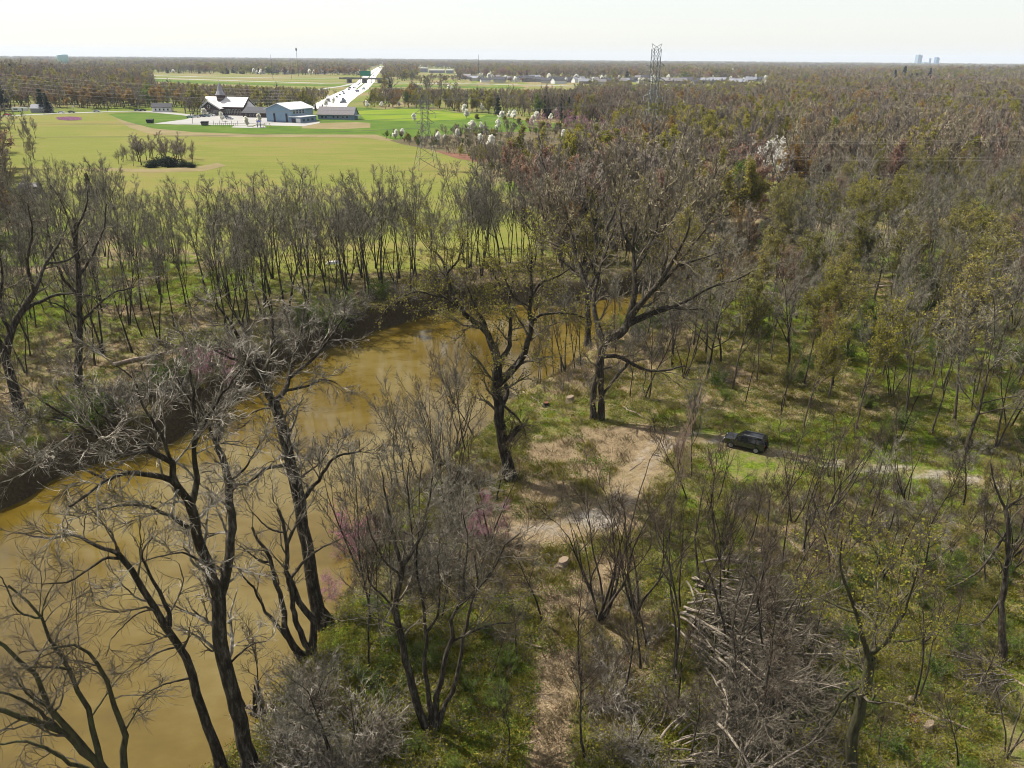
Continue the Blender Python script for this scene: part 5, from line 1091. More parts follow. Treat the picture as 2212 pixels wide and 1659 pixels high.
# ---------------------------------------------------------------- single trees that can be made out one by one: base x, base y, top y, kind
ONE = [  # right of the trail and round the clearing
    (1171, 1345, 1060, SLIM[0], 'slim_tree', 'slim bare sapling'), (1258, 1481, 1180, SLIM[1], 'slim_tree', 'slim bare sapling'), (1289, 1340, 930, SLIM[3], 'slim_tree', 'tall clump of thin bare stems'), (1308, 1330, 960, SLIM[2], 'slim_tree', 'twin-stemmed bare sapling'), (1377, 1335, 1030, SLIM[3], 'slim_tree', 'tall clump of thin bare stems'),
    (1384, 1443, 1090, SLIM[0], 'slim_tree', 'leaning bare sapling'), (1457, 1457, 1020, SLIM[2], 'slim_tree', 'tall forked bare sapling'), (1265, 1638, 1330, SLIM[1], 'slim_tree', 'dark slim bare tree'), (1370, 1614, 1400, SLIM[0], 'slim_tree', 'dark slim bare tree'), (1444, 1175, 830, BARE[2], 'reddish_tree', 'narrow tree with reddish broom of twigs'),
    (1493, 1033, 760, BARE[0], 'bare_tree', 'tall dark bare tree'), (1736, 1190, 930, SLIM[2], 'slim_tree', 'crooked bare sapling'), (1617, 1176, 960, SLIM[1], 'slim_tree', 'slim bare sapling'), (1881, 1118, 930, SPREAD[0], 'bare_tree', 'small forked bare tree'), (1790, 1030, 850, SLIM[2], 'slim_tree', 'slim bare sapling'), (1975, 1525, 1180, SLIM[2], 'slim_tree', 'pale crooked sapling'),
    (2069, 1655, 1400, SLIM[0], 'slim_tree', 'dark leaning sapling'), (1748, 1407, 1210, SLIM[1], 'slim_tree', 'hooked pale sapling'), (1918, 1330, 1120, SLIM[3], 'slim_tree', 'clump of thin bare stems'), (1900, 1640, 1480, SLIM[1], 'slim_tree', 'short bare sapling'), (1600, 1640, 1390, SLIM[0], 'slim_tree', 'dark slim bare tree'), (1490, 1640, 1420, SLIM[1], 'slim_tree', 'short bare sapling'),
    (1361, 857, 660, BARE[0], 'bare_tree', 'straight bare tree with sunlit lower trunk'), (1393, 863, 620, SLIM[0], 'bare_tree', 'thin dark bare tree'), (1403, 860, 590, BARE[1], 'bare_tree', 'straight dark bare tree'), (1452, 768, 560, BARE[3], 'bare_tree', 'dark bare tree'),
    (1185, 785, 570, BARE[1], 'bare_tree', 'dark trunk leaning over the water'), (1255, 790, 560, BARE[2], 'bare_tree', 'dark trunk leaning over the water'), (1330, 760, 540, BARE[0], 'bare_tree', 'straight dark bare tree'), (1400, 720, 520, BARE[3], 'bare_tree', 'straight dark bare tree'), (1430, 735, 540, BARE[1], 'bare_tree', 'straight dark bare tree'),
    (1028, 916, 690, SLIM[0], 'slim_tree', 'single thin dark trunk over the water'), (1159, 820, 700, SLIM[1], 'slim_tree', 'thin dark leaning trunk'), (1168, 819, 690, SLIM[0], 'slim_tree', 'thin dark leaning trunk'), (1197, 802, 610, BARE[2], 'bare_tree', 'dark trunk leaning over the water'), (1212, 802, 640, SLIM[2], 'slim_tree', 'thin dark leaning trunk'), (1221, 802, 590, BARE[4], 'bare_tree', 'dark trunk leaning over the water'), (1235, 781, 620, SLIM[1], 'slim_tree', 'thin dark leaning trunk'), (1242, 796, 580, BARE[0], 'bare_tree', 'dark trunk leaning over the water'),
    # near bank between water and trail
    (880, 1050, 760, BARE[0], 'bare_tree', 'fine-twigged leaning tree'), (940, 1015, 740, BARE[2], 'bare_tree', 'fine-twigged leaning tree'), (1005, 975, 720, BARE[3], 'bare_tree', 'fine-twigged leaning tree'), (815, 1130, 850, BARE[1], 'bare_tree', 'fine-twigged leaning tree'), (780, 1230, 930, BARE[4], 'bare_tree', 'fine-twigged leaning tree'), (960, 1000, 790, SLIM[3], 'slim_tree', 'clump of thin stems'),
    (800, 1340, 960, BARE[1], 'bare_tree', 'upright grey bare tree'), (797, 1445, 1130, SLIM[0], 'slim_tree', 'single thin dark stem'), (713, 1655, 1300, SPREAD[1], 'bare_tree', 'thick dark trunk among pale twigs'), (752, 1640, 1420, SLIM[2], 'slim_tree', 'dark forked stem among pale twigs'), (560, 1500, 1230, SLIM[1], 'slim_tree', 'thin dark stem in front of the snag'),
    (860, 1020, 800, SLIM[2], 'bare_tree', 'small forked tree leaning over the water'), (905, 1000, 790, SPREAD[2], 'bare_tree', 'small gnarled tree leaning over the water'), (985, 965, 780, SLIM[3], 'slim_tree', 'clump of thin stems'), (990, 1230, 960, SPREAD[0], 'bare_tree', 'broad fine-twigged bare tree'), (900, 1230, 930, SPREAD[2], 'bare_tree', 'broad fine-twigged bare tree'), (1060, 1180, 950, SLIM[3], 'slim_tree', 'clump of thin bare stems'), (1120, 1430, 1260, SLIM[1], 'slim_tree', 'thin sapling'), (1060, 1480, 1330, SLIM[0], 'slim_tree', 'thin sapling'), (1100, 1620, 1450, SLIM[2], 'slim_tree', 'thin sapling'),
    (1650, 1310, 1130, SLIM[2], 'slim_tree', 'thin sapling'), (1560, 1200, 1010, SLIM[3], 'slim_tree', 'clump of thin bare stems'), (1690, 1090, 900, SLIM[0], 'slim_tree', 'thin sapling'), (1960, 1090, 900, SLIM[3], 'slim_tree', 'clump of thin bare stems'), (2080, 1090, 880, SPREAD[1], 'bare_tree', 'gnarled bare tree'),
    # mid distance landmarks
    (1040, 590, 325, BARE[2], 'bare_tree', 'widest bare tree with fan-shaped crown'), (1080, 585, 330, SPREAD[1], 'bare_tree', 'broad bare tree with fan-shaped crown'), (740, 605, 385, BARE[0], 'bare_tree', 'tall bare tree'), (800, 620, 400, BARE[3], 'bare_tree', 'tall bare tree with twin trunk'), (605, 590, 375, BARE[1], 'bare_tree', 'tall dark bare tree'), (650, 575, 385, BARE[4], 'bare_tree', 'tall dark bare tree'),
    (1455, 470, 285, SPREAD[0], 'bare_tree', 'gnarled dark tree'), (1480, 450, 275, SPREAD[2], 'bare_tree', 'gnarled dark tree'), (1570, 440, 300, SPREAD[1], 'bare_tree', 'gnarled dark tree'), (1960, 670, 500, BARE[4], 'bare_tree', 'dark many-stemmed tree'), (1925, 640, 480, BARE[2], 'bare_tree', 'dark many-stemmed tree'),
]
for bx, by, ty, pr, nm, look in ONE:
    p = G(bx, by); hgt = max(3.0, top_height(bx, by, ty)); rz = rs.uniform(0, 6.28)
    tl = (rs.gauss(0, 0.03), rs.gauss(0, 0.03))
    if 'over the water' in look or 'leaning tree' in look: tl = (0.05, -0.16); rz = 0.0
    if nm == 'reddish_tree': pr = REDTWIG[0]
    put(pr, nm, look, p, hgt, rz, 0.62 if nm == 'reddish_tree' else 1.0 if pr not in SLIM else rs.uniform(0.9, 1.2), tl)
    HERO_AT.append((bx, by))
# ---------------------------------------------------------------- the stands of trees, each tree one by one
TAKEN = [tuple(G(*b)[:2]) for b in HERO_AT]
def stand(poly_p, spacing, n_max, kinds, seed, hr, skip=None):
    W = Gs(poly_p); rs = random.Random(seed); out = 0; lo, hi = W.min(0), W.max(0); tot = sum(k[0] for k in kinds); tries = 0
    while out < n_max and tries < n_max * 40:
        tries += 1; x, y = rs.uniform(lo[0], hi[0]), rs.uniform(lo[1], hi[1])
        if not inpoly([x], [y], W)[0]: continue
        if float(sdist(np.array([x]), np.array([y]))[0]) < 1.2: continue
        if pdist([x], [y], PATH)[0] < 2.6 or pdist([x], [y], TRAIL)[0] < 1.6: continue
        if min((x - a) ** 2 + (y - b) ** 2 for a, b in TAKEN) < spacing ** 2 * rs.uniform(0.5, 1.3): continue
        if skip and skip(x, y): continue
        c = rs.uniform(0, tot); kd = next(k for k in kinds if (c := c - k[0]) <= 0)
        pr = rs.choice(kd[1]); h_ = rs.uniform(*hr) * (kd[4] if len(kd) > 4 else 1)
        put(pr, kd[2], kd[3], (x, y), h_, rs.uniform(0, 6.28), rs.uniform(0.85, 1.2), (rs.gauss(0, 0.035), rs.gauss(0, 0.035))); TAKEN.append((x, y)); out += 1
KB = (6, BARE, 'bare_tree', 'tall bare tree'); KS = (2, SPREAD, 'bare_tree', 'spreading bare tree', 0.95); KSL = (3, SLIM, 'slim_tree', 'slender bare sapling', 0.6)
KY = (2, [BUD[0]], 'budding_tree', 'yellow-green budding tree', 0.92); KO = (2, [BUD[1], BUD[5]], 'budding_tree', 'olive budding tree', 0.95); KOR = (1.6, [BUD[2]], 'budding_tree', 'orange budding tree', 0.8); KG = (1.3, [BUD[3]], 'budding_tree', 'fresh green leafing tree', 0.62); KR = (0.9, [BUD[4]] + REDTWIG, 'reddish_tree', 'reddish-twigged tree', 0.9); KP = (0.5, PALETREE, 'pale_tree', 'pale-barked bare tree')
stand([(-60, 560), (120, 500), (300, 540), (430, 590), (440, 700), (330, 770), (200, 830), (60, 870), (-60, 860)], 4.0, 72, [KB, KB, (2.5, SLIM, 'slim_tree', 'slender bare sapling', 0.75)], 31, (17, 22))
stand([(440, 622), (620, 588), (900, 575), (1130, 545), (1160, 585), (1080, 628), (900, 655), (700, 695), (470, 760)], 3.2, 84, [KB, KB, KB, (2.5, SLIM, 'slim_tree', 'slender bare sapling', 0.7)], 32, (17, 22.5))
stand([(1150, 480), (1350, 430), (1560, 420), (1640, 470), (1500, 560), (1290, 600), (1150, 600)], 6.0, 26, [(6, WOODS, 'bare_tree', 'tall bare tree'), (2.5, [BUD[2]], 'budding_tree', 'orange budding tree', 0.85), (0.5, [BUD[4]], 'reddish_tree', 'reddish-twigged tree', 0.9), (3, [BUD[1], BUD[5]], 'budding_tree', 'olive budding tree', 0.85)], 33, (14, 19))
stand([(1420, 690), (1500, 640), (1700, 560), (1900, 520), (2260, 500), (2280, 800), (2280, 1010), (1960, 985), (1680, 935), (1560, 880), (1450, 800)], 3.5, 205, [(9.5, WOODS, 'bare_tree', 'tall bare tree'), KS, (3, SLIM, 'slim_tree', 'slender bare sapling', 0.62), KY, (2, [BUD[1], BUD[5]], 'budding_tree', 'olive budding tree', 0.95), (1.2, [BUD[2]], 'budding_tree', 'orange budding tree', 0.8), KO, KG, (0.5, [BUD[4]], 'reddish_tree', 'reddish-twigged tree', 0.9)], 34, (15, 21.5))
stand([(1650, 470), (1800, 440), (2280, 400), (2280, 505), (1880, 520), (1700, 552)], 5.0, 62, [(4, WOODS, 'bare_tree', 'tall bare tree'), KS, KY, KO, KOR, (0.4, [BUD[4]], 'reddish_tree', 'reddish-twigged tree', 0.9), KP], 35, (14, 20))
stand([(1480, 1010), (1700, 1050), (2280, 1110), (2280, 1300), (1850, 1260), (1480, 1180)], 3.0, 46, [(5, SLIM, 'slim_tree', 'slender bare sapling'), (1, SPREAD, 'bare_tree', 'small gnarled tree', 0.9), (1, [BUD[1]], 'budding_tree', 'small olive budding tree', 0.6)], 36, (7.5, 12), lambda x, y: 1555 < proj((x, y, 0))[0] < 1665 and proj((x, y, 0))[1] < 1130)
stand([(1240, 1240), (1560, 1180), (1720, 1280), (1660, 1620), (1260, 1660)], 2.6, 18, [(1, SLIM, 'slim_tree', 'tall slender bare sapling')], 40, (8.5, 13))
stand([(780, 1180), (1000, 1000), (1080, 1060), (1060, 1260), (900, 1420), (780, 1420)], 2.8, 14, [(2, SLIM, 'slim_tree', 'tall slender bare sapling'), (1, BARE, 'bare_tree', 'fine-twigged bare tree', 1.15)], 39, (8, 12))
stand([(1720, 1240), (2280, 1300), (2280, 1690), (1950, 1690), (1900, 1500), (1780, 1420)], 4.0, 16, [(3, SLIM, 'slim_tree', 'slender bare sapling'), (2.4, [BUD[0]], 'budding_tree', 'small yellow-green tree', 0.7)], 37, (4.5, 8.0))
stand([(-20, 300), (40, 275), (80, 300), (95, 380), (60, 420), (-20, 410)], 7.0, 9, [(1, FARBARE, 'bare_tree', 'grey fine-twigged tree')], 38, (10, 14))
for bx, by, ty in ((105, 418, 335), (130, 412, 330), (150, 410, 345)): put(rs.choice(BARE), 'bare_tree', 'dark bare tree', G(bx, by), top_height(bx, by, ty), rs.uniform(0, 6))
put(CONIFER[0], 'evergreen', 'dark green evergreen', G(196, 428), 7.5, 0, 1.3, place='at the left edge of the dry field')
# field thicket: bare shrubs and a dark evergreen skirt
for k in range(26): put(rs.choice(FARBARE), 'bare_tree', 'small bare tree', G(254 + k * 6.6 + rs.uniform(-8, 8), rs.uniform(341, 360)), rs.uniform(7.0, 12.5) * (1.0 if 5 < k < 23 else 0.75), rs.uniform(0, 6), rs.uniform(1.2, 1.8))
for bx, by, hh in ((328, 362, 3.6), (346, 357, 4.4), (371, 360, 4.6), (396, 361, 3.6), (414, 362, 2.6)): put(EVERBUSH[int(bx) % 2], 'evergreen', 'low dark evergreen bush', G(bx, by), hh, rs.uniform(0, 6), rs.uniform(0.8, 1.25), cat='bush')

# ---------------------------------------------------------------- pears in blossom, redbuds, far evergreens
PEARS = [(480, 262, 251), (508, 249, 226), (534.5, 273, 247.5), (560, 269, 250.5), (441, 252, 236), (895, 262, 251), (1008, 256, 237), (1003, 246, 229), (1043, 243, 224), (1018, 287, 275), (1075, 281, 266), (1040, 281, 267), (1060, 320, 290), (962, 309, 290), (989, 300, 285), (1128, 312, 285), (1160, 262, 244), (1150, 270, 256), (1200, 254, 236), (1190, 262, 244), (1232, 256, 240), (1262, 305, 283), (1293, 325, 296), (1305, 285, 270), (1110, 258, 246), (855, 300, 283), (868, 298, 281), (945, 312, 297), (1036, 317, 297),
         (1285, 300, 286), (1218, 305, 288), (1345, 295, 277), (1395, 290, 268), (825, 232, 217), (862, 231, 220), (793, 234, 222), (620, 213, 200), (607, 231, 218), (705, 231, 224), (720, 226, 215), (900, 222, 212), (1550, 338, 318), (1570, 332, 312), (1475, 330, 316), (1085, 258, 240), (1100, 256, 243), (830, 214, 201), (905, 214, 198)]
for bx, by, ty in PEARS:
    put(rs.choice(PEAR), 'pear_tree', 'small white-blossoming tree', G(bx, by), rs.uniform(0.85, 1.4) * max(5.0, top_height(bx, by, ty)), rs.uniform(0, 6), rs.uniform(0.9, 1.35))
for k in range(34):
    if k % 3 == 0: x, y = rs.uniform(995, 1330), rs.uniform(168.5, 181)
    elif k % 3 == 1: x, y = rs.uniform(1335, 1660), rs.uniform(172, 184)
    else: x, y = rs.uniform(520, 780), rs.uniform(158, 163)
    put(rs.choice(PEAR), 'pear_tree', 'small white-blossoming tree', G(x, y), rs.uniform(9, 15), rs.uniform(0, 6), 1.2)
for bx, by, ty in ((1120, 270, 255), (1170, 282, 262), (1185, 281, 266), (1205, 283, 264), (1065, 296, 284), (1090, 260, 250), (900, 310, 294), (1030, 260, 246), (1220, 284, 268), (880, 305, 288), (1140, 268, 254)):
    put(rs.choice(YELLOWBUSH), 'leafy_tree', 'round yellow-green bush', G(bx, by), max(3.0, top_height(bx, by, ty)), rs.uniform(0, 6), 1.7, cat='bush')
for bx, by, hh in ((775, 1175, 6.5), (810, 1190, 5.5), (745, 1160, 5.0), (1030, 1165, 5.0), (1010, 1185, 4.6), (1060, 1180, 4.5), (455, 840, 5.5), (425, 855, 5), (490, 830, 5), (700, 1240, 5)):
    put(rs.choice(REDBUD), 'redbud_tree', 'pink-flowering redbud', G(bx, by), hh, rs.uniform(0, 6), 1.1)
for k in range(26):
    x = 1125 + rs.uniform(0, 330); y = 268 + rs.uniform(-18, 22) + (x - 1125) * 0.03; put(rs.choice(REDBUD), 'redbud_tree', 'pink-flowering redbud', G(x, y), rs.uniform(7, 10), rs.uniform(0, 6), 1.2)
for bx, by, ty in ((1262, 278, 258), (1085, 150, 140), (1138, 168, 150), (682, 240, 222), (697, 240, 226), (5, 240, 165), (93, 243, 190), (104, 244, 200), (1930, 180, 150), (1950, 178, 142), (1965, 186, 158), (2005, 180, 146), (2150, 186, 172), (2180, 190, 176), (1315, 330, 305), (1278, 335, 315), (1945, 190, 170), (655, 150, 143), (775, 162, 146)):
    put(rs.choice(CONIFER), 'evergreen', 'dark evergreen', G(bx, by), max(6, top_height(bx, by, ty)), rs.uniform(0, 6), rs.uniform(1.0, 1.6))

# ---------------------------------------------------------------- shrubs
SUVP = G(1610, 968)
def shrubs(poly_p, n, protos, look, seed, hr, name):
    W = Gs(poly_p); rs = random.Random(seed); lo, hi = W.min(0), W.max(0); k = 0
    while k < n:
        x, y = rs.uniform(lo[0], hi[0]), rs.uniform(lo[1], hi[1])
        if not inpoly([x], [y], W)[0] or float(sdist(np.array([x]), np.array([y]))[0]) < 0.3 or pdist([x], [y], PATH)[0] < 2.2 or pdist([x], [y], TRAIL)[0] < 1.5: continue
        if math.hypot(x - SUVP[0], y - SUVP[1] + 3) < 5.5: continue
        put(rs.choice(protos), name, look, (x, y), rs.uniform(*hr), rs.uniform(0, 6.28), rs.uniform(0.9, 1.35), cat='shrub'); k += 1
shrubs([(600, 1500), (680, 1440), (800, 1430), (830, 1600), (800, 1720), (560, 1720)], 15, BARESHRUB, 'silvery leafless shrub', 41, (2.6, 4.4), 'bare_shrub')
shrubs([(1230, 1400), (1500, 1420), (1560, 1640), (1500, 1720), (1230, 1700)], 7, BARESHRUB, 'silvery leafless shrub', 42, (2.0, 3.2), 'bare_shrub')
shrubs([(760, 1060), (900, 1010), (1050, 1020), (1080, 1150), (1000, 1260), (780, 1260)], 12, BARESHRUB, 'silvery leafless shrub', 43, (2.2, 4.0), 'bare_shrub')
shrubs([(760, 1300), (950, 1320), (1150, 1380), (1160, 1640), (960, 1700), (800, 1640)], 22, LEAFSHRUB[:2], 'low green leafy shrub', 44, (0.9, 1.7), 'leafy_shrub')
shrubs([(1780, 1160), (2260, 1160), (2260, 1690), (1700, 1690), (1690, 1300)], 64, LEAFSHRUB, 'low green leafy shrub', 45, (0.9, 1.9), 'leafy_shrub')
shrubs([(1450, 780), (1700, 700), (2260, 700), (2260, 1000), (1960, 960), (1560, 880)], 46, LEAFSHRUB, 'leafy understorey shrub', 46, (1.6, 3.2), 'leafy_shrub')
shrubs([(470, 745), (700, 690), (900, 640), (980, 620), (1000, 648), (900, 672), (700, 728), (480, 815)], 38, BARESHRUB + LEAFSHRUB[:1], 'tangled bank shrub', 47, (2.6, 4.8), 'bank_shrub')
shrubs([(-40, 1000), (150, 960), (330, 915), (440, 850), (470, 800), (300, 860), (100, 930), (-40, 940)], 32, BARESHRUB + LEAFSHRUB[:1], 'tangled bank shrub', 48, (2.4, 4.6), 'bank_shrub')
shrubs([(1256, 748), (1330, 700), (1420, 668), (1520, 640), (1545, 672), (1440, 712), (1340, 765)], 24, BARESHRUB + LEAFSHRUB[:1], 'tangled bank shrub', 50, (2.6, 4.8), 'bank_shrub')
shrubs([(850, 300), (1000, 290), (1300, 290), (1420, 330), (1250, 350), (1050, 335), (930, 320)], 46, FARBARE, 'brown scrub thicket', 49, (5, 9), 'scrub_thicket')


# ================================================================ ON THE GROUND: car, brush, logs, stumps
a_, b_ = G(1570, 958), G(1648, 976); dd = b_ - a_; mid = (a_ + b_) / 2
SUV_S = 0.97
suv = thing('suv', 'black off-road car standing on the dirt track in the woods', 'car', (mid[0], mid[1], hz(mid[0], mid[1])), math.atan2(dd[1], dd[0]) + math.pi, None, SUV_S)
BLK = CARS[0]
prof = [(-2.2, 0.45), (2.05, 0.45), (2.3, 0.62), (2.3, 0.98), (2.2, 1.10), (1.05, 1.18), (0.45, 1.74), (0.2, 1.84), (-1.85, 1.86), (-2.2, 1.74), (-2.32, 1.15), (-2.3, 0.62)]
body = body_mb(prof, 1.86, 1.12, 0.17).build('body', BLK, suv)
bv = body.modifiers.new('bevel', 'BEVEL'); bv.width = 0.05; bv.segments = 2; bv.limit_method = 'ANGLE'
def pane(name, pts, mat, parent, th_=0.02):
    p = np.array(pts, float); n = np.cross(p[1] - p[0], p[2] - p[0]); n /= np.linalg.norm(n); q2 = p + n * th_
    m_ = MB(); k = len(p); m_.add(np.vstack((p, q2)), [(i, (i + 1) % k, k + (i + 1) % k, k + i) for i in range(k)]); m_.add(q2, [list(range(k))])
    return m_.build(name, mat, parent)
def sy(z): return 0.93 - (0.17 * (z - 1.12) / 0.7 if z > 1.12 else 0) + 0.002
pane('windscreen', [(1.06, -0.80, 1.20), (1.06, 0.80, 1.20), (0.5, 0.72, 1.71), (0.5, -0.72, 1.71)], M['glass_dark'], suv)
pane('rear_window', [(-2.30, 0.74, 1.22), (-2.30, -0.74, 1.22), (-2.215, -0.68, 1.68), (-2.215, 0.68, 1.68)], M['glass_dark'], suv)
for s in (-1, 1):
    for x0, x1, x2, x3 in ((0.9, 0.42, -0.35, -0.35), (-0.45, -0.45, -1.25, -1.25), (-1.35, -1.35, -2.0, -2.1)):
        pts = [(x0, s * sy(1.2), 1.2), (x1, s * sy(1.68), 1.68), (x2, s * sy(1.68), 1.68), (x3, s * sy(1.2), 1.2)]
        pane('side_window', pts if s < 0 else pts[::-1], M['glass_dark'], suv, 0.012)
    for x0, x1 in ((0.95, -0.38), (-0.42, -1.28)):
        pts = [(x0, s * 0.931, 0.58), (x0, s * 0.931, 1.1), (x1, s * 0.931, 1.1), (x1, s * 0.931, 0.58)]
        d_ = pane('door', pts if s < 0 else pts[::-1], BLK, suv, 0.02)
        h_ = MB(); h_.box((x1 + 0.08, min(s * 0.952, s * 0.985), 0.98), (x1 + 0.26, max(s * 0.952, s * 0.985), 1.02)); h_.build('handle', M['tyre'], d_)
    m_ = MB(); m_.box((0.72, min(s * 0.94, s * 1.12), 1.18), (0.86, max(s * 0.94, s * 1.12), 1.36)); m_.build('mirror', BLK, suv)
    m_ = MB(); m_.box((2.25, s * 0.68 - 0.17, 0.82), (2.33, s * 0.68 + 0.17, 1.0)); m_.build('headlight', M['lamp'], suv)
    m_ = MB(); m_.box((-2.36, s * 0.76 - 0.09, 0.9), (-2.29, s * 0.76 + 0.09, 1.2)); m_.build('tail_light', M['lamp_red'], suv)
    m_ = MB(); m_.box((-1.9, s * 0.62 - 0.025, 1.87), (0.1, s * 0.62 + 0.025, 1.93)); m_.build('roof_rail', M['rim'], suv)
    for x in (-1.42, 1.42):
        w_ = MB(); th = np.linspace(0, 2 * np.pi, 20, endpoint=False); R_ = 0.39
        A = [(x + R_ * math.cos(t), s * 0.70, 0.39 + R_ * math.sin(t)) for t in th]; B = [(p[0], s * 0.94, p[2]) for p in A]; C = [(x + 0.25 * math.cos(t), s * 0.955, 0.39 + 0.25 * math.sin(t)) for t in th]
        loft(w_, [A, B, C], False); wo = w_.build('wheel', M['tyre'], suv)
        r_ = MB(); r_.add(C, [list(range(20))]); rb = [(x + 0.24 * math.cos(t), s * 0.962, 0.39 + 0.24 * math.sin(t)) for t in th]; r_.add(rb, [list(range(20))]); r_.build('rim', M['rim'], wo)
m_ = MB(); m_.box((2.2, -0.9, 0.45), (2.42, 0.9, 0.7)); m_.build('front_bumper', M['tyre'], suv)
m_ = MB(); m_.box((-2.44, -0.9, 0.45), (-2.25, 0.9, 0.72)); m_.build('rear_bumper', M['tyre'], suv)
m_ = MB(); m_.box((2.26, -0.48, 0.76), (2.335, 0.48, 1.02)); m_.build('grille', M['tyre'], suv)
sw = MB(); th = np.linspace(0, 2 * np.pi, 20, endpoint=False); A = [(-2.32, 0.15 + 0.36 * math.cos(t), 1.0 + 0.36 * math.sin(t)) for t in th]; B = [(-2.54, p[1], p[2]) for p in A]; loft(sw, [A, B]); sw.build('spare_wheel', M['tyre'], suv)

M['limb'] = bark('pale_cut_limb', [(0.3, (0.10, 0.083, 0.064)), (0.55, (0.2, 0.172, 0.137)), (0.8, (0.36, 0.32, 0.265))], 2.0, (1, 1, 1))
M['log'] = bark('pale_log', [(0.3, (0.13, 0.10, 0.075)), (0.6, (0.3, 0.24, 0.19)), (0.8, (0.46, 0.39, 0.32))], 3.0, (1, 1, 1))  # pale wood of logs and stumps, mottled by noise
# ---- felled crowns: limbs lying fanwise, each with its fine twigs
FEL = []
for k in range(3):
    rng = np.random.default_rng(300 + k); n = 17; K = 9
    ang = np.linspace(-0.6, 0.6, n) + rng.normal(size=n) * 0.16; d = np.stack((np.cos(ang), np.sin(ang), rng.uniform(0.05, 0.5, n)), 1); d = unit(d)
    P = np.empty((n, K, 3)); P[:, 0] = np.stack((rng.uniform(-0.3, 2.4, n), ang * 2.2 + rng.normal(size=n) * 0.5, rng.uniform(0.2, 1.3, n)), 1); L = rng.uniform(3.6, 8.0, n)
    for j in range(1, K):
        d = d + 0.10 * rng.normal(size=(n, 3)); d[:, 2] -= 0.06; d = unit(d); P[:, j] = P[:, j - 1] + d * (L / (K - 1))[:, None]; P[:, j, 2] = np.maximum(P[:, j, 2], 0.08)
    R = np.linspace(0.10, 0.024, K)[None].repeat(n, 0) * rng.uniform(0.6, 1.2, (n, 1))
    lm = []
    for i in range(n):
        m_ = MB(); m_.tubes(P[i:i + 1], R[i:i + 1], 6); lm.append(m_.mesh('felled_limb', True)); lm[-1].materials.append(M['limb'])
    def flat(C): C[:, :, 2] = np.maximum(C[:, :, 2], 0.03 + 0.1 * rng.random(C.shape[:2])); return C
    A, a = spawn(rng, P, R, 9, 0.15, 0.98, 18, 55, 0.5, 6, 0.22, 0.0, 0.6, 0.02); flat(A)
    B, b2 = spawn(rng, A, a, 6, 0.12, 0.98, 20, 60, 0.55, 4, 0.28, 0.0, 0.65, 0.013); flat(B)
    C, c2 = spawn(rng, B, b2, 4, 0.12, 0.98, 20, 60, 0.6, 3, 0.3, 0.0, 0.7, 0.009, lmin=0.3); flat(C)
    tw_ = MB(); tw_.tubes(A, a, 4); tw_.tubes(B, b2, 3); tw_.tubes(C, c2, 3); tm = tw_.mesh('felled_twigs'); tm.materials.append(M['twig_mid'])
    FEL.append((lm, tm))
for px, py, qx, qy, k, s, lab in ((1482, 1335, 1740, 1430, 0, 1.15, 'felled crown with pale limbs fanning right from the tall forked sapling'), (1500, 1250, 1735, 1330, 1, 1.0, 'felled crown of grey twigs behind the pale fanning limbs'), (1560, 1440, 1800, 1620, 2, 1.1, 'largest heap of felled branches below the fanning limbs'),
                                  (1430, 1640, 1640, 1600, 1, 0.8, 'felled branches lying at the bottom right of the trail'), (1600, 1690, 1720, 1500, 0, 0.9, 'felled grey crown at the bottom of the brush heap'), (1520, 1380, 1790, 1500, 2, 1.15, 'broad dark tangle between the fanning limbs and the largest heap'), (1540, 1530, 1770, 1570, 1, 1.1, 'low tangle of felled twigs left of the mossy trunk'), (2180, 1470, 2010, 1480, 2, 0.55, 'small felled crown lying by the diagonal-limbed tree'), (1120, 842, 1010, 850, 1, 0.4, 'small fallen crown at the water edge by the cut stump')):
    a, b = G(px, py), G(qx, qy); t = thing('brush_pile', lab, 'brush', (a[0], a[1], hz(a[0], a[1])), math.atan2(b[1] - a[1], b[0] - a[0]), 'felled brush', s)
    for me in FEL[k][0]: link('limb', me, None, t)
    tag(link('twigs', FEL[k][1], None, t), kind='stuff')

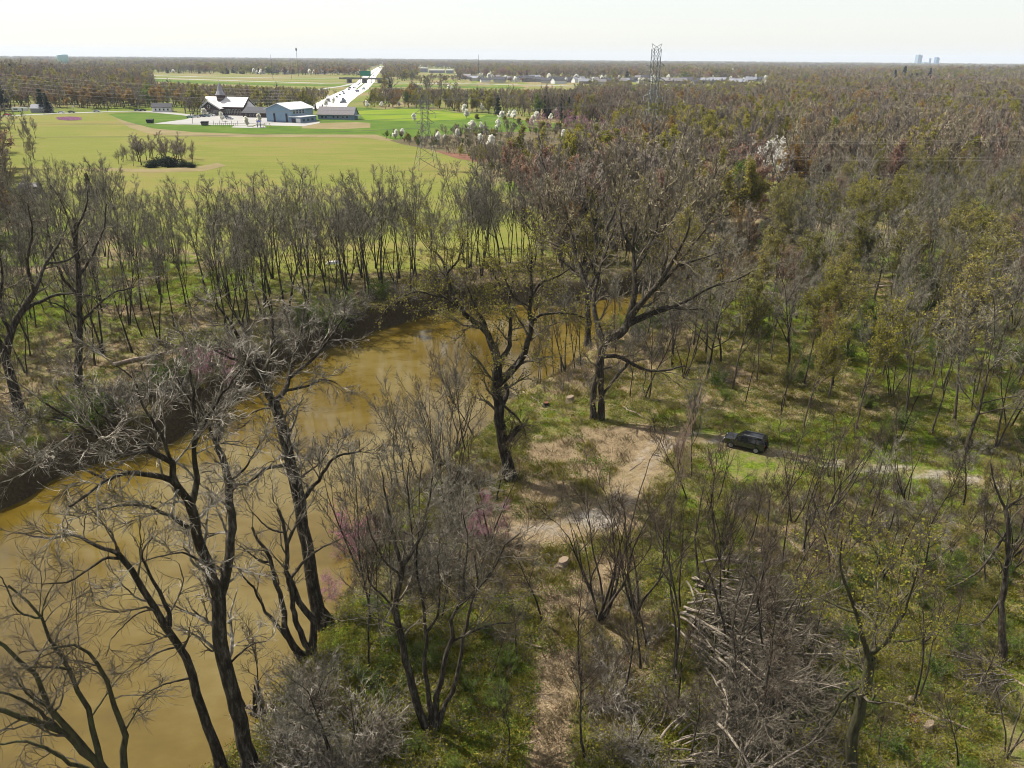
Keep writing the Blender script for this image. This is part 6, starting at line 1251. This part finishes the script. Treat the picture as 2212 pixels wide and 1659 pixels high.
# ---- logs and fallen branches
M['cut'] = simple('fresh_cut_wood', (0.19, 0.145, 0.10), 0.8, 0.2, 5); M['cut_red'] = simple('red_brown_cut_wood', (0.14, 0.06, 0.035), 0.8, 0.25, 5)
def log(a, b, r0, r1, label, name='fallen_log', group=None, kinks=0.1, forks=0, seed=0):
    A, B = G(*a), G(*b); A = np.array((A[0], A[1], hz(A[0], A[1]) + r0 * 0.8)); B = np.array((B[0], B[1], hz(B[0], B[1]) + r1 * 0.8)); rng = np.random.default_rng(seed + int(a[0])); K = 9
    P = A + (B - A) * np.linspace(0, 1, K)[:, None]; L = np.linalg.norm(B - A); P[1:-1] += rng.normal(size=(K - 2, 3)) * kinks * np.array((1, 1, 0.3)) * min(1, L / 5)
    P[:, 2] = np.maximum(P[:, 2], np.minimum(A[2], B[2])); R = np.linspace(r0, r1, K) * rng.uniform(0.9, 1.1, K)
    t = thing(name, label, 'log' if name == 'fallen_log' else 'branch', tuple(A), 0, group); m_ = MB(); m_.tubes((P - A)[None], R[None], 7); m_.build('trunk', M['log'], t, True)
    if name == 'fallen_log':
        e = MB(); th = np.linspace(0, 2 * np.pi, 10, endpoint=False); dx = unit(P[1] - P[0]); u = unit(np.cross(dx, (0, 0, 1))); v = np.cross(dx, u); e.add([R[0] * 1.0 * (math.cos(k) * u + math.sin(k) * v) - dx * 0.01 for k in th], [list(range(10))]); e.build('cut_end', M['cut'], t)
    if forks:
        C, c = spawn(rng, (P - A)[None], R[None], forks, 0.35, 0.98, 20, 50, 0.45, 6, 0.15, 0.0, 0.6, 0.012); C[:, :, 2] = np.maximum(C[:, :, 2], 0.0); m_ = MB(); m_.tubes(C, c, 4)
        D, d_ = spawn(rng, C, c, 4, 0.3, 0.98, 20, 50, 0.5, 4, 0.2, 0.0, 0.7, 0.009); D[:, :, 2] = np.maximum(D[:, :, 2], 0.0); m_.tubes(D, d_, 3); m_.build('side_branches', M['log'], t)
    return t
log((243, 792), (425, 752), 0.32, 0.14, 'long sunlit fallen log on the left bank', forks=3)
log((1075, 1378), (1170, 1400), 0.13, 0.09, 'pale log lying in the shade left of the trail')
log((1945, 1527), (1972, 1512), 0.2, 0.2, 'short cut log with pale end in the right undergrowth')
log((1960, 1530), (2080, 1572), 0.14, 0.1, 'dark log lying right of the short cut log', forks=2)
log((2105, 1410), (2240, 1500), 0.10, 0.06, 'long pale pole lying at the right edge')
log((1700, 1345), (1768, 1380), 0.10, 0.08, 'pale log end sticking out of the brush')
log((1710, 1425), (1755, 1442), 0.12, 0.1, 'short reddish log by the brush heap')
log((1625, 632), (1700, 640), 0.3, 0.2, 'fallen trunk lying in the right woods')
log((1850, 625), (1935, 618), 0.3, 0.2, 'fallen trunk lying in the sunny gap of the right woods')
log((1345, 880), (1395, 905), 0.12, 0.06, 'forked pale branch lying behind the largest sycamore', 'fallen_branch', forks=3)
log((1130, 845), (1190, 885), 0.14, 0.07, 'grey driftwood branch between hollow sycamore and cut stump', 'fallen_branch', forks=4)
log((1698, 1158), (1752, 1215), 0.07, 0.04, 'curved pale branch in the grass above the brush heap', 'fallen_branch', forks=2)
log((1925, 1540), (1945, 1580), 0.05, 0.03, 'thin pale stick left of the red-topped stump', 'fallen_branch')
log((1958, 1582), (1985, 1640), 0.05, 0.03, 'thin pale stick below the red-topped stump', 'fallen_branch')
log((1655, 1640), (1775, 1550), 0.12, 0.06, 'long brown branch rising out of the brush at the bottom', 'fallen_branch', forks=3)
log((1090, 1620), (1160, 1600), 0.06, 0.03, 'pale bent branch across the bottom of the trail', 'fallen_branch', forks=2)
log((1990, 1345), (2150, 1350), 0.05, 0.04, 'thin horizontal pale pole in front of the diagonal-limbed tree', 'fallen_branch')
log((2000, 1440), (2110, 1480), 0.05, 0.03, 'thin pale branch in the right undergrowth', 'fallen_branch', forks=3)
log((1000, 640), (1120, 655), 0.1, 0.06, 'pale dead branch at the far water edge', 'fallen_branch', forks=5)
rs = random.Random(77)
for k in range(26):
    x, y = (rs.uniform(1650, 2200), rs.uniform(1180, 1640)) if k < 15 else (rs.uniform(800, 1180), rs.uniform(1400, 1650)) if k < 20 else (rs.uniform(1130, 1420), rs.uniform(860, 1100))
    w_ = G(x, y); 
    if sdist(np.array([w_[0]]), np.array([w_[1]]))[0] < 2: continue
    lk_ = 'thin fallen stick'; t_ = log((x, y), (x + rs.uniform(20, 60) * rs.choice((-1, 1)), y + rs.uniform(-30, 30)), rs.uniform(0.03, 0.06), 0.02, lk_, 'fallen_stick', None, 0.12, rs.choice((0, 2)), k)
    REC.append((t_, lk_, 'on the clearing floor' if k >= 20 else 'in the shade left of the trail' if k >= 15 else 'on the green floor above the brush' if y < 1330 else 'on the green floor right of the brush', x, y))

# ---- stumps
def stump(px, py, r_, h_, label, cutm, name='tree_stump', tilt=0.0):
    p = G(px, py); t = thing(name, label, 'stump', (p[0], p[1], hz(p[0], p[1]))); rng = np.random.default_rng(int(px)); n = 14
    fl = rng.uniform(0.85, 1.2, n); rings = []
    for f_, z in ((1.55, -0.15), (1.22, 0.10), (1.03, 0.4 * h_), (1.0, h_)):
        rings.append([(r_ * f_ * (fl[k] ** (2 if f_ > 1.1 else 0.6)) * math.cos(2 * math.pi * k / n), r_ * f_ * (fl[k] ** (2 if f_ > 1.1 else 0.6)) * math.sin(2 * math.pi * k / n), z + (tilt * math.cos(2 * math.pi * k / n) if z == h_ else 0)) for k in range(n)])
    loft(MB(), rings, False).build('bark', M['log'] if cutm is M['cut'] else M['bark'], t)
    m_ = MB(); m_.add([(x, y, z + 0.004) for x, y, z in rings[-1]], [list(range(n))]); m_.build('cut_face', cutm, t)
    return t
stump(1231, 868, 0.45, 0.75, 'cut stump with dark top in the grass of the clearing', M['cut'], tilt=0.12)
stump(1180, 877, 0.32, 0.5, 'small reddish stump left of the clearing stump', M['cut_red'])
stump(1217, 1222, 0.42, 0.65, 'pale cut stump beside the trail below the gravel patch', M['cut'], tilt=0.15)
stump(1973, 1560, 0.42, 0.35, 'wide red-topped stump in the lower right', M['cut_red'])
stump(2003, 1580, 0.24, 0.7, 'splintered pale stump beside the red-topped one', M['cut'], tilt=0.2)
stump(1750, 1438, 0.35, 0.45, 'red-brown stump at the edge of the brush heap', M['cut_red'])
stump(1800, 1392, 0.3, 0.35, 'low stump right of the brush heap', M['cut'])
stump(1660, 1222, 0.4, 0.3, 'flat red-brown stump above the brush heap', M['cut_red'])
stump(1640, 1195, 0.4, 0.4, 'dark low stump in the grass above the flat red one', M['cut'])
# splintered snag at the water
p = G(552, 1488); t = thing('snag', 'splintered broken trunk with pale torn wood standing at the water edge', 'snag', (p[0], p[1], hz(p[0], p[1]))); rng = np.random.default_rng(5); 
for k in range(7):
    a = 2 * math.pi * k / 7; hh = rng.uniform(2.2, 4.4); P = np.array([[(0.30 * math.cos(a), 0.30 * math.sin(a), -0.3), (0.27 * math.cos(a), 0.27 * math.sin(a), hh * 0.5), (0.2 * math.cos(a) - 0.05, 0.2 * math.sin(a), hh * 0.85), (0.16 * math.cos(a) - 0.1, 0.16 * math.sin(a), hh)]])
    m_ = MB(); m_.tubes(P, np.array([[0.2, 0.17, 0.10, 0.015]]), 5); m_.build('splinter', M['bark'] if k % 3 else M['log'], t)
m_ = MB(); m_.tubes(np.array([[(0.1, 0, 1.1), (-0.7, 0.1, 1.3), (-1.0, 0.1, 1.25)]]), np.array([[0.22, 0.18, 0.1]]), 6); m_.build('torn_limb', M['cut'], t)
m_ = MB(); m_.tubes(np.array([[(-0.95, 0.1, 1.2), (-1.1, 0.1, 1.9), (-1.2, 0.1, 2.6)]]), np.array([[0.10, 0.07, 0.01]]), 5); m_.build('spike', M['bark'], t)
p = G(174, 421); t = thing('root_plate', 'pale broken stump with torn roots beside the dark evergreen', 'stump', tuple(p)); rng = np.random.default_rng(9)
for k in range(9):
    d = unit(np.array((rng.normal(), rng.normal() * 0.4, abs(rng.normal()) + 0.6))); m_ = MB(); m_.tubes(np.array([[(0, 0, 0), tuple(d * 1.2), tuple(d * rng.uniform(2, 3.6))]]), np.array([[0.55, 0.35, 0.08]]), 6); m_.build('root', M['cut'] if k else M['bark_pale'], t)
t = thing('feed_trough', 'pale upturned boat-like trough among the far-bank trunks', 'trough', tuple(G(722, 570)), 0.2)
m_ = MB(); m_.add([(-1.6, -0.5, 0.0), (1.6, -0.5, 0.0), (1.6, 0.5, 0.0), (-1.6, 0.5, 0.0), (-1.3, -0.3, 0.6), (1.3, -0.3, 0.6), (1.3, 0.3, 0.6), (-1.3, 0.3, 0.6)], [(0, 1, 5, 4), (1, 2, 6, 5), (2, 3, 7, 6), (3, 0, 4, 7), (4, 5, 6, 7)]); m_.build('shell', M['white'], t)
m_ = MB(); m_.box((-1.7, -0.58, -0.1), (1.7, 0.58, 0.0)); m_.build('rim', M['gable_trim'], t)

# ---------------------------------------------------------------- labels: what is alike at one place is told apart from left to right
ORD = ['first', 'second', 'third', 'fourth', 'fifth', 'sixth', 'seventh', 'eighth', 'ninth', 'tenth', 'eleventh', 'twelfth', 'thirteenth', 'fourteenth', 'fifteenth', 'sixteenth', 'seventeenth', 'eighteenth', 'nineteenth', 'twentieth'] + [t + u for t in ('twenty-', 'thirty-', 'forty-', 'fifty-') for u in ('first', 'second', 'third', 'fourth', 'fifth', 'sixth', 'seventh', 'eighth', 'ninth')]
def plural(s):
    for a, b_ in (('bush', 'bushes'), ('stems', 'stems'), ('twigs', 'twigs'), ('trunk', 'trunks')):
        if s.endswith(a): return s[:len(s) - len(a)] + b_
    for a, b_ in ((' car', ' cars'), (' house with', ' houses with'), ('branches', 'branches'), ('stick', 'sticks'), (' tree with', ' trees with'), ('tree leaning', 'trees leaning'), ('trunk leaning', 'trunks leaning'), ('trunk over', 'trunks over'), ('trunk among', 'trunks among'), ('stem in', 'stems in'), ('stem among', 'stems among'), ('clump of', 'clumps of')):
        if a in s: return s.replace(a, b_)
    return s + 's'
by = {}
for r in REC: by.setdefault((r[1], r[2]), []).append(r)
for (look, place), rows in by.items():
    rows.sort(key=lambda r: r[3])
    for k, r in enumerate(rows):
        r[0]['group'] = f'{plural(look)} {place}'
        if len(rows) == 1: r[0]['label'] = f'{look} {place}'; del r[0]['group']
        elif k == 0: r[0]['label'] = f'leftmost of the {plural(look)} {place}'
        elif k == len(rows) - 1: r[0]['label'] = f'rightmost of the {plural(look)} {place}'
        else: r[0]['label'] = f'{ORD[k]} from left of the {plural(look)} {place}'
        if len(r[0]['label'].split()) > 16: r[0]['label'] = r[0]['label'].replace(' from left of the ', ' of the ')

# ================================================================ STUFF: ground cover, thickets, the far woods
def scatter(name, pts, rots, scl, idx, protos):
    me = bpy.data.meshes.new(name); me.vertices.add(len(pts)); me.vertices.foreach_set('co', np.asarray(pts, np.float32).ravel())
    for nm, arr, typ, key in (('rot', rots, 'FLOAT_VECTOR', 'vector'), ('scl', scl, 'FLOAT_VECTOR', 'vector'), ('idx', idx, 'INT', 'value')):
        a = me.attributes.new(nm, typ, 'POINT'); a.data.foreach_set(key, np.asarray(arr, np.int32 if typ == 'INT' else np.float32).ravel())
    col = bpy.data.collections.new(name + '_kinds')
    for k, (pn, pm) in enumerate(protos): o = bpy.data.objects.new(f'{k:02d}_{pn}', pm); col.objects.link(o)
    ng = bpy.data.node_groups.new(name, 'GeometryNodeTree'); ng.interface.new_socket('Geometry', in_out='INPUT', socket_type='NodeSocketGeometry'); ng.interface.new_socket('Geometry', in_out='OUTPUT', socket_type='NodeSocketGeometry')
    n = ng.nodes; l = ng.links; gi = n.new('NodeGroupInput'); go = n.new('NodeGroupOutput'); ip = n.new('GeometryNodeInstanceOnPoints'); ci = n.new('GeometryNodeCollectionInfo')
    ci.inputs['Collection'].default_value = col; ci.inputs['Separate Children'].default_value = True; ci.inputs['Reset Children'].default_value = True
    def na(nm, typ):
        a = n.new('GeometryNodeInputNamedAttribute'); a.data_type = typ; a.inputs['Name'].default_value = nm; return a.outputs['Attribute']
    ip.inputs['Pick Instance'].default_value = True
    l.new(gi.outputs[0], ip.inputs['Points']); l.new(ci.outputs[0], ip.inputs['Instance']); l.new(na('idx', 'INT'), ip.inputs['Instance Index']); l.new(na('rot', 'FLOAT_VECTOR'), ip.inputs['Rotation']); l.new(na('scl', 'FLOAT_VECTOR'), ip.inputs['Scale']); l.new(ip.outputs[0], go.inputs[0])
    o = link(name, me); md = o.modifiers.new('scatter', 'NODES'); md.node_group = ng
    return tag(o, kind='stuff')
def merged(tr, cr, lv, mats):
    m_ = MB()
    for i, b in enumerate((tr, cr, lv)):
        if b is None: continue
        for v, f, mi in zip(b.v, b.f, b.m): m_.v.append(v); m_.f.append(f + 0); m_.m.append(np.full(len(f), i))
    # the indices of each builder start at nought: shift them
    off = 0; m2 = MB()
    for i, b in enumerate((tr, cr, lv)):
        if b is None: continue
        for v in b.v: m2.v.append(v)
        for f in b.f: m2.f.append(f + off); m2.m.append(np.full(len(f), i))
        off += b.n
    m2.n = off; me = m2.mesh('far_plant')
    for mt in mats: me.materials.append(mt)
    return me
FAR = []
for k in range(4): FAR.append(('bare', merged(*gen_tree(400 + k, 18, 1 + k % 2, 0.22, 9, (18, 50), 0.6, (6, 5, 3), 0.16, 0.12, 0.3, 0.05, 0.075, S=(5, 4, 3, 3, 3), Kt=2), (M['bark_grey'], M['twig_far'], M['twig_far']))))
for k, lm in enumerate(('leaf_yellow', 'olive', 'leaf_orange', 'leaf_red', 'leaf_green')): FAR.append(('budding', merged(*gen_tree(420 + k, 15, 1, 0.25, 8, (22, 50), 0.55, (5, 4, 3), 0.18, 0.08, 0.25, 0.05, 0.06, S=(5, 4, 3, 3, 3), Kt=2, leaf=(4, 0.3, 0.4)), (M['bark'], M['twig_far'], M[lm]))))
FAR.append(('evergreen', merged(*conifer(440, 15, 3.0), (M['bark'], M['leaf_dark']))))
FAR.append(('reddish', merged(*gen_tree(441, 17, 1, 0.3, 8, (16, 44), 0.6, (5, 4, 3), 0.16, 0.12, 0.28, 0.05, 0.07, S=(5, 4, 3, 3, 3), Kt=2), (M['bark'], M['twig_red'], M['twig_red']))))
FAR.append(('blossom', merged(*gen_tree(442, 9, 1, 0.2, 10, (18, 45), 0.45, (4, 3, 2), 0.14, 0.1, 0.15, 0.03, 0.05, S=(4, 3, 3, 3, 3), Kt=2, leaf=(8, 0.3, 0.3)), (M['bark'], M['twig_far'], M['blossom']))))
# outlines that must stay open in the picture
KEEP = [FIELD_P, LAWN_P, PARK_P, [(1640, 306), (1692, 306), (1690, 400), (1645, 400)], [(672, 243), (696, 222), (722, 206), (742, 190), (770, 172), (800, 152), (822, 139), (832, 139), (822, 160), (808, 180), (800, 200), (780, 222), (752, 240)],
        [(320, 158), (700, 163), (790, 164), (790, 182), (730, 190), (640, 186), (460, 180), (330, 174)], [(800, 174), (1110, 177), (1250, 181), (1250, 189), (1110, 190), (800, 187)],
        [(900, 148), (985, 150), (985, 160), (900, 160)], [(1040, 252), (1230, 262), (1230, 286), (1040, 290)]]
FOOT = [[(440, 236), (560, 236), (560, 258), (440, 258)], [(540, 240), (700, 240), (785, 246), (785, 268), (540, 268)], [(325, 234), (400, 234), (400, 248), (325, 248)], [(-300, 243), (0, 238), (230, 236), (330, 236), (330, 252), (-300, 275)]]
LOOSE = [[(1000, 160), (1330, 166), (1330, 182), (1000, 177)], [(1335, 164), (1660, 170), (1660, 184), (1335, 181)]]
OPEN = [FIELD_P, LAWN_P, PARK_P, RIVER_P, [(672, 243), (696, 222), (722, 206), (742, 190), (770, 172), (800, 152), (822, 139), (832, 139), (822, 160), (808, 180), (800, 200), (780, 222), (752, 240)], [(830, 300), (1000, 282), (1200, 270), (1300, 275), (1340, 330), (1300, 372), (1180, 350), (1040, 352), (940, 325), (870, 312)]]
def projv(x, y, z):
    v = np.stack((x, y, np.broadcast_to(z, x.shape)), 1) - CAM; w = v @ FV; return 1106 + KF * (v @ RV) / w, 829.5 - KF * (v @ UV) / w
rng = np.random.default_rng(50)
PTS, ROT, SCL, IDX = [], [], [], []
BANDS = [(150, 330, 4.8, 1.0, 1.0), (330, 620, 6.5, 1.05, 1.0), (620, 1250, 9.5, 1.4, 1.05), (1250, 2600, 22.0, 2.3, 1.1), (2600, 6000, 48.0, 4.0, 1.15), (6000, 14000, 110.0, 8.0, 1.3)]
st_poly = [Gs(p) for p in ([(1420, 690), (1500, 640), (1700, 560), (1900, 520), (2280, 500), (2280, 1010), (1450, 900)], [(1650, 470), (1800, 440), (2280, 400), (2280, 505), (1880, 520), (1700, 552)], [(-60, 560), (120, 500), (300, 540), (430, 590), (440, 700), (200, 830), (-60, 860)], [(440, 590), (620, 560), (900, 555), (1130, 520), (1160, 575), (900, 632), (470, 720)])]
for d0, d1, sp, wide, tall in BANDS:
    th = 0.74; area = th * (d1 ** 2 - d0 ** 2); n = int(area / sp ** 2 / 0.98)
    a = rng.uniform(-th, th, n); d = np.sqrt(rng.uniform(d0 ** 2, d1 ** 2, n)); x = d * np.sin(a); y = d * np.cos(a)
    px, py = projv(x, y, 0.0); h = rng.uniform(0.75, 1.1, n) * np.where(rng.random(n) < 0.35, 0.55, 1.0)
    ok = np.ones(n, bool)
    for P in OPEN: ok &= ~inpoly(px, py, P)
    def clear_top(hh, keep):
        g_ = np.ones(n, bool)
        for f in (0.35, 0.7, 1.0):
            qx, qy = projv(x, y, hh * 19 * f * tall + hill(x, y))
            for P in keep: g_ &= ~inpoly(qx, qy, P)
        return g_
    tallok = clear_top(h, KEEP + LOOSE); shortok = clear_top(h * 0.45, KEEP)
    h = np.where(tallok, h, h * 0.45)
    loose = np.zeros(n, bool)
    for P in LOOSE:
        loose |= inpoly(px, py, P) & (rng.random(n) < 0.5)
    h = np.where(loose, 0.4, h); ok &= tallok | shortok | loose
    for W in st_poly: ok &= ~inpoly(x, y, W)
    if d0 < 400:
        ok &= sdist(x, y) > 2.5
    # inside the kept boxes themselves no trees in front of roads and houses either
    for P in KEEP[4:] + FOOT: ok &= ~inpoly(px, py, P)
    big = vnoise(x, y, 70 if d1 < 1300 else 260, 60); med = vnoise(x, y, 26 if d1 < 1300 else 90, 61); r = rng.random(n)
    idx = rng.integers(0, 4, n)
    idx = np.where((med > 0.56) & (r < 0.5), 5, idx); idx = np.where((big > 0.58) & (r < 0.36), 4, idx); idx = np.where((med < 0.33) & (r < 0.5), 10, idx); idx = np.where((big < 0.34) & (r > 0.8), 7, idx); idx = np.where((big > 0.5) & (r > 0.93), 6, idx); m2_ = vnoise(x, y, 45 if d1 < 1300 else 150, 63); idx = np.where((m2_ > 0.68) & (r < 0.55), 4, idx); idx = np.where((m2_ < 0.27) & (r < 0.5), 6, idx); idx = np.where(r > 0.985, 8, idx)
    idx = np.where((vnoise(x, y, 120, 66) > 0.80) & (r < 0.3), 9, idx); idx = np.where((d > 900) & (rng.random(n) > 0.975), 11, idx)
    PTS.append(np.stack((x, y, hill(x, y)), 1)[ok]); rz = rng.uniform(0, 6.283, n); ROT.append(np.stack((np.zeros(n), np.zeros(n), rz), 1)[ok])
    SCL.append(np.stack((h * wide, h * wide, h * tall), 1)[ok]); IDX.append(idx[ok])
W = Gs(OPEN[-1]); lo, hi = W.min(0), W.max(0); x = rng.uniform(lo[0], hi[0], 1500); y = rng.uniform(lo[1], hi[1], 1500); k = inpoly(x, y, W) & (vnoise(x, y, 22, 91) > 0.5); x, y = x[k], y[k]; n = len(x); h = rng.uniform(0.12, 0.3, n)
PTS.append(np.stack((x, y, np.zeros(n)), 1)); ROT.append(np.stack((np.zeros(n), np.zeros(n), rng.uniform(0, 6.28, n)), 1)); SCL.append(np.stack((h * 1.5, h * 1.5, h), 1)); IDX.append(rng.choice([0, 1, 2, 3, 0, 1, 5, 8], n))
P4 = np.concatenate(PTS); scatter('forest', P4, np.concatenate(ROT), np.concatenate(SCL), np.concatenate(IDX), FAR)
print('far trees', len(P4))

# ---- low plants on the floor of the near woods
TUFT = []
def tuft(seed, n, r, h, size, mat):
    rng = np.random.default_rng(seed); a = rng.uniform(0, 6.283, n); rr = r * np.sqrt(rng.random(n)); c = np.stack((rr * np.cos(a), rr * np.sin(a), rng.uniform(0.02, h, n) * (1 - 0.6 * rr / r)), 1)
    u = unit(rng.normal(size=(n, 3)) * (1, 1, 0.45)); v = unit(np.cross(u, rng.normal(size=(n, 3)))); s = size * rng.uniform(0.6, 1.4, (n, 1)); m_ = MB(); m_.quads(c, u * s, v * s * 0.6); me = m_.mesh('tuft'); me.materials.append(mat); return me
def blades(seed, n, r, h, mat):
    rng = np.random.default_rng(seed); c = np.stack((rng.normal(size=n) * r, rng.normal(size=n) * r, np.zeros(n)), 1); d = unit(np.stack((rng.normal(size=n) * 0.5, rng.normal(size=n) * 0.5, np.ones(n)), 1)); m_ = MB(); hh = h * rng.uniform(0.5, 1.2, n)
    P = np.stack((c, c + d * hh[:, None] * 0.6, c + d * hh[:, None] + np.stack((d[:, 0], d[:, 1], -0.1 * np.ones(n)), 1) * hh[:, None] * 0.3), 1); m_.tubes(P, np.tile((0.018, 0.014, 0.004), (n, 1)), 3); me = m_.mesh('tuft'); me.materials.append(mat); return me
M['dry_grass'] = leafm('dry_grass', [(0.2, (0.12, 0.095, 0.045)), (0.8, (0.32, 0.25, 0.14))], 0.3)
M['dead_leaf'] = leafm('dead_leaf', [(0.2, (0.14, 0.085, 0.045)), (0.5, (0.27, 0.18, 0.11)), (0.8, (0.42, 0.32, 0.22))], 0.2)
TUFT = [('herb', tuft(1, 40, 0.6, 0.32, 0.055, M['leaf_green'])), ('herb', tuft(2, 40, 0.65, 0.36, 0.058, M['leaf_yellow'])), ('grass', blades(3, 26, 0.25, 0.35, M['leaf_yellow'])), ('dry', blades(4, 26, 0.3, 0.4, M['dry_grass'])), ('leaf', tuft(5, 20, 0.8, 0.06, 0.055, M['dead_leaf'])),
        ('twig', merged(*shrub(6, 0.9, 5, 2, 0.05, 0.008, 0.6, (3, 3)), (M['twig'], M['twig'], M['leaf_yellow']))), ('twig', merged(*shrub(7, 1.3, 6, 0, 0.05, 0.009, 0.7, (4, 3)), (M['twig_pale'], M['twig_pale'])))]
n = 62000; a = rng.uniform(-0.70, 0.70, n); d = 22 + (175 - 22) * rng.random(n) ** 1.25; x = d * np.sin(a); y = d * np.cos(a)
sd = sdist(x, y); pdv = pdist(x, y, PATH); tdv = pdist(x, y, TRAIL); cdv = np.where(inpoly(x, y, clear), -1, 1) * pdist(x, y, clear, True)
gpatch = np.hypot((x - patch[0]) / 4.2, (y - patch[1]) / 3.0)
ok = (sd > 0.8) & (pdv > 2.0) & (gpatch > 1) & (np.hypot(x - mid[0], y - mid[1] + 3) > 5)
g1 = vnoise(x, y, 8, 70); g2 = vnoise(x, y, 20, 71); r = rng.random(n)
gq = g1 * 0.6 + g2 * 0.4 + np.where((x > 8) & (pdv > 2), 0.05, 0)
idx = np.where(gq > 0.46, np.where(r < 0.48, 0, np.where(r < 0.70, 1, np.where(r < 0.93, 2, 5))), np.where(r < 0.25, 3, np.where(r < 0.72, 4, np.where(r < 0.93, 2, 6))))
bare_ = (tdv < 1.6) | (cdv < 0.5)
pg = vnoise(x, y, 4.2, 12)
idx = np.where(bare_, np.where((pg < 0.4) & (r < 0.55), 2, np.where((pg < 0.45) & (r < 0.75), 0, np.where(r < 0.85, 4, 3))), idx); ok &= ~(bare_ & (pg > 0.45) & (rng.random(n) < 0.4))
fx, fy2 = projv(x, y, 0.0); ok &= ~(inpoly(fx, fy2, FIELD_P) & (rng.random(n) < 0.6))
x, y, idx = x[ok], y[ok], idx[ok]; n = len(x); s = rng.uniform(0.7, 1.5, n)
scatter('undergrowth', np.stack((x, y, height(x, y)), 1), np.stack((rng.normal(size=n) * 0.1, rng.normal(size=n) * 0.1, rng.uniform(0, 6.283, n)), 1), np.stack((s, s, s * rng.uniform(0.8, 1.3, n)), 1), idx, TUFT)
# ---- pink flowers and coarse grass on the dry field
n = 1500; W = Gs([(124, 254.5), (150, 253), (172, 254.5), (172, 259.5), (150, 260.5), (128, 258.5)]); lo, hi = W.min(0), W.max(0); x = rng.uniform(lo[0], hi[0], n * 3); y = rng.uniform(lo[1], hi[1], n * 3); k = inpoly(x, y, W); x, y = x[k][:n], y[k][:n]; n = len(x)
scatter('wildflowers', np.stack((x, y, np.full(n, 0.05)), 1), np.stack((np.zeros(n), np.zeros(n), rng.uniform(0, 6, n)), 1), np.full((n, 3), 1.6), np.zeros(n, int), [('flower', tuft(9, 18, 0.8, 0.35, 0.12, M['pink_flower']))])

# ================================================================ HAZE
m = bpy.data.materials.new('haze'); m.use_nodes = True; nt = m.node_tree; nt.nodes.clear()
out = nt.nodes.new('ShaderNodeOutputMaterial'); pv = nt.nodes.new('ShaderNodeVolumePrincipled'); pv.inputs['Color'].default_value = (0.74, 0.85, 1.0, 1); pv.inputs['Density'].default_value = HAZE_D
nt.links.new(pv.outputs['Volume'], out.inputs['Volume'])
mb = MB(); mb.box((-15500, -700, -6.0), (15500, 16500, 150.0)); o = mb.build('haze', m); tag(o, kind='stuff')

print('triangles', sum(len(m.loop_triangles) if m.loop_triangles else sum(len(p.vertices) - 2 for p in m.polygons) for m in bpy.data.meshes) // 1)
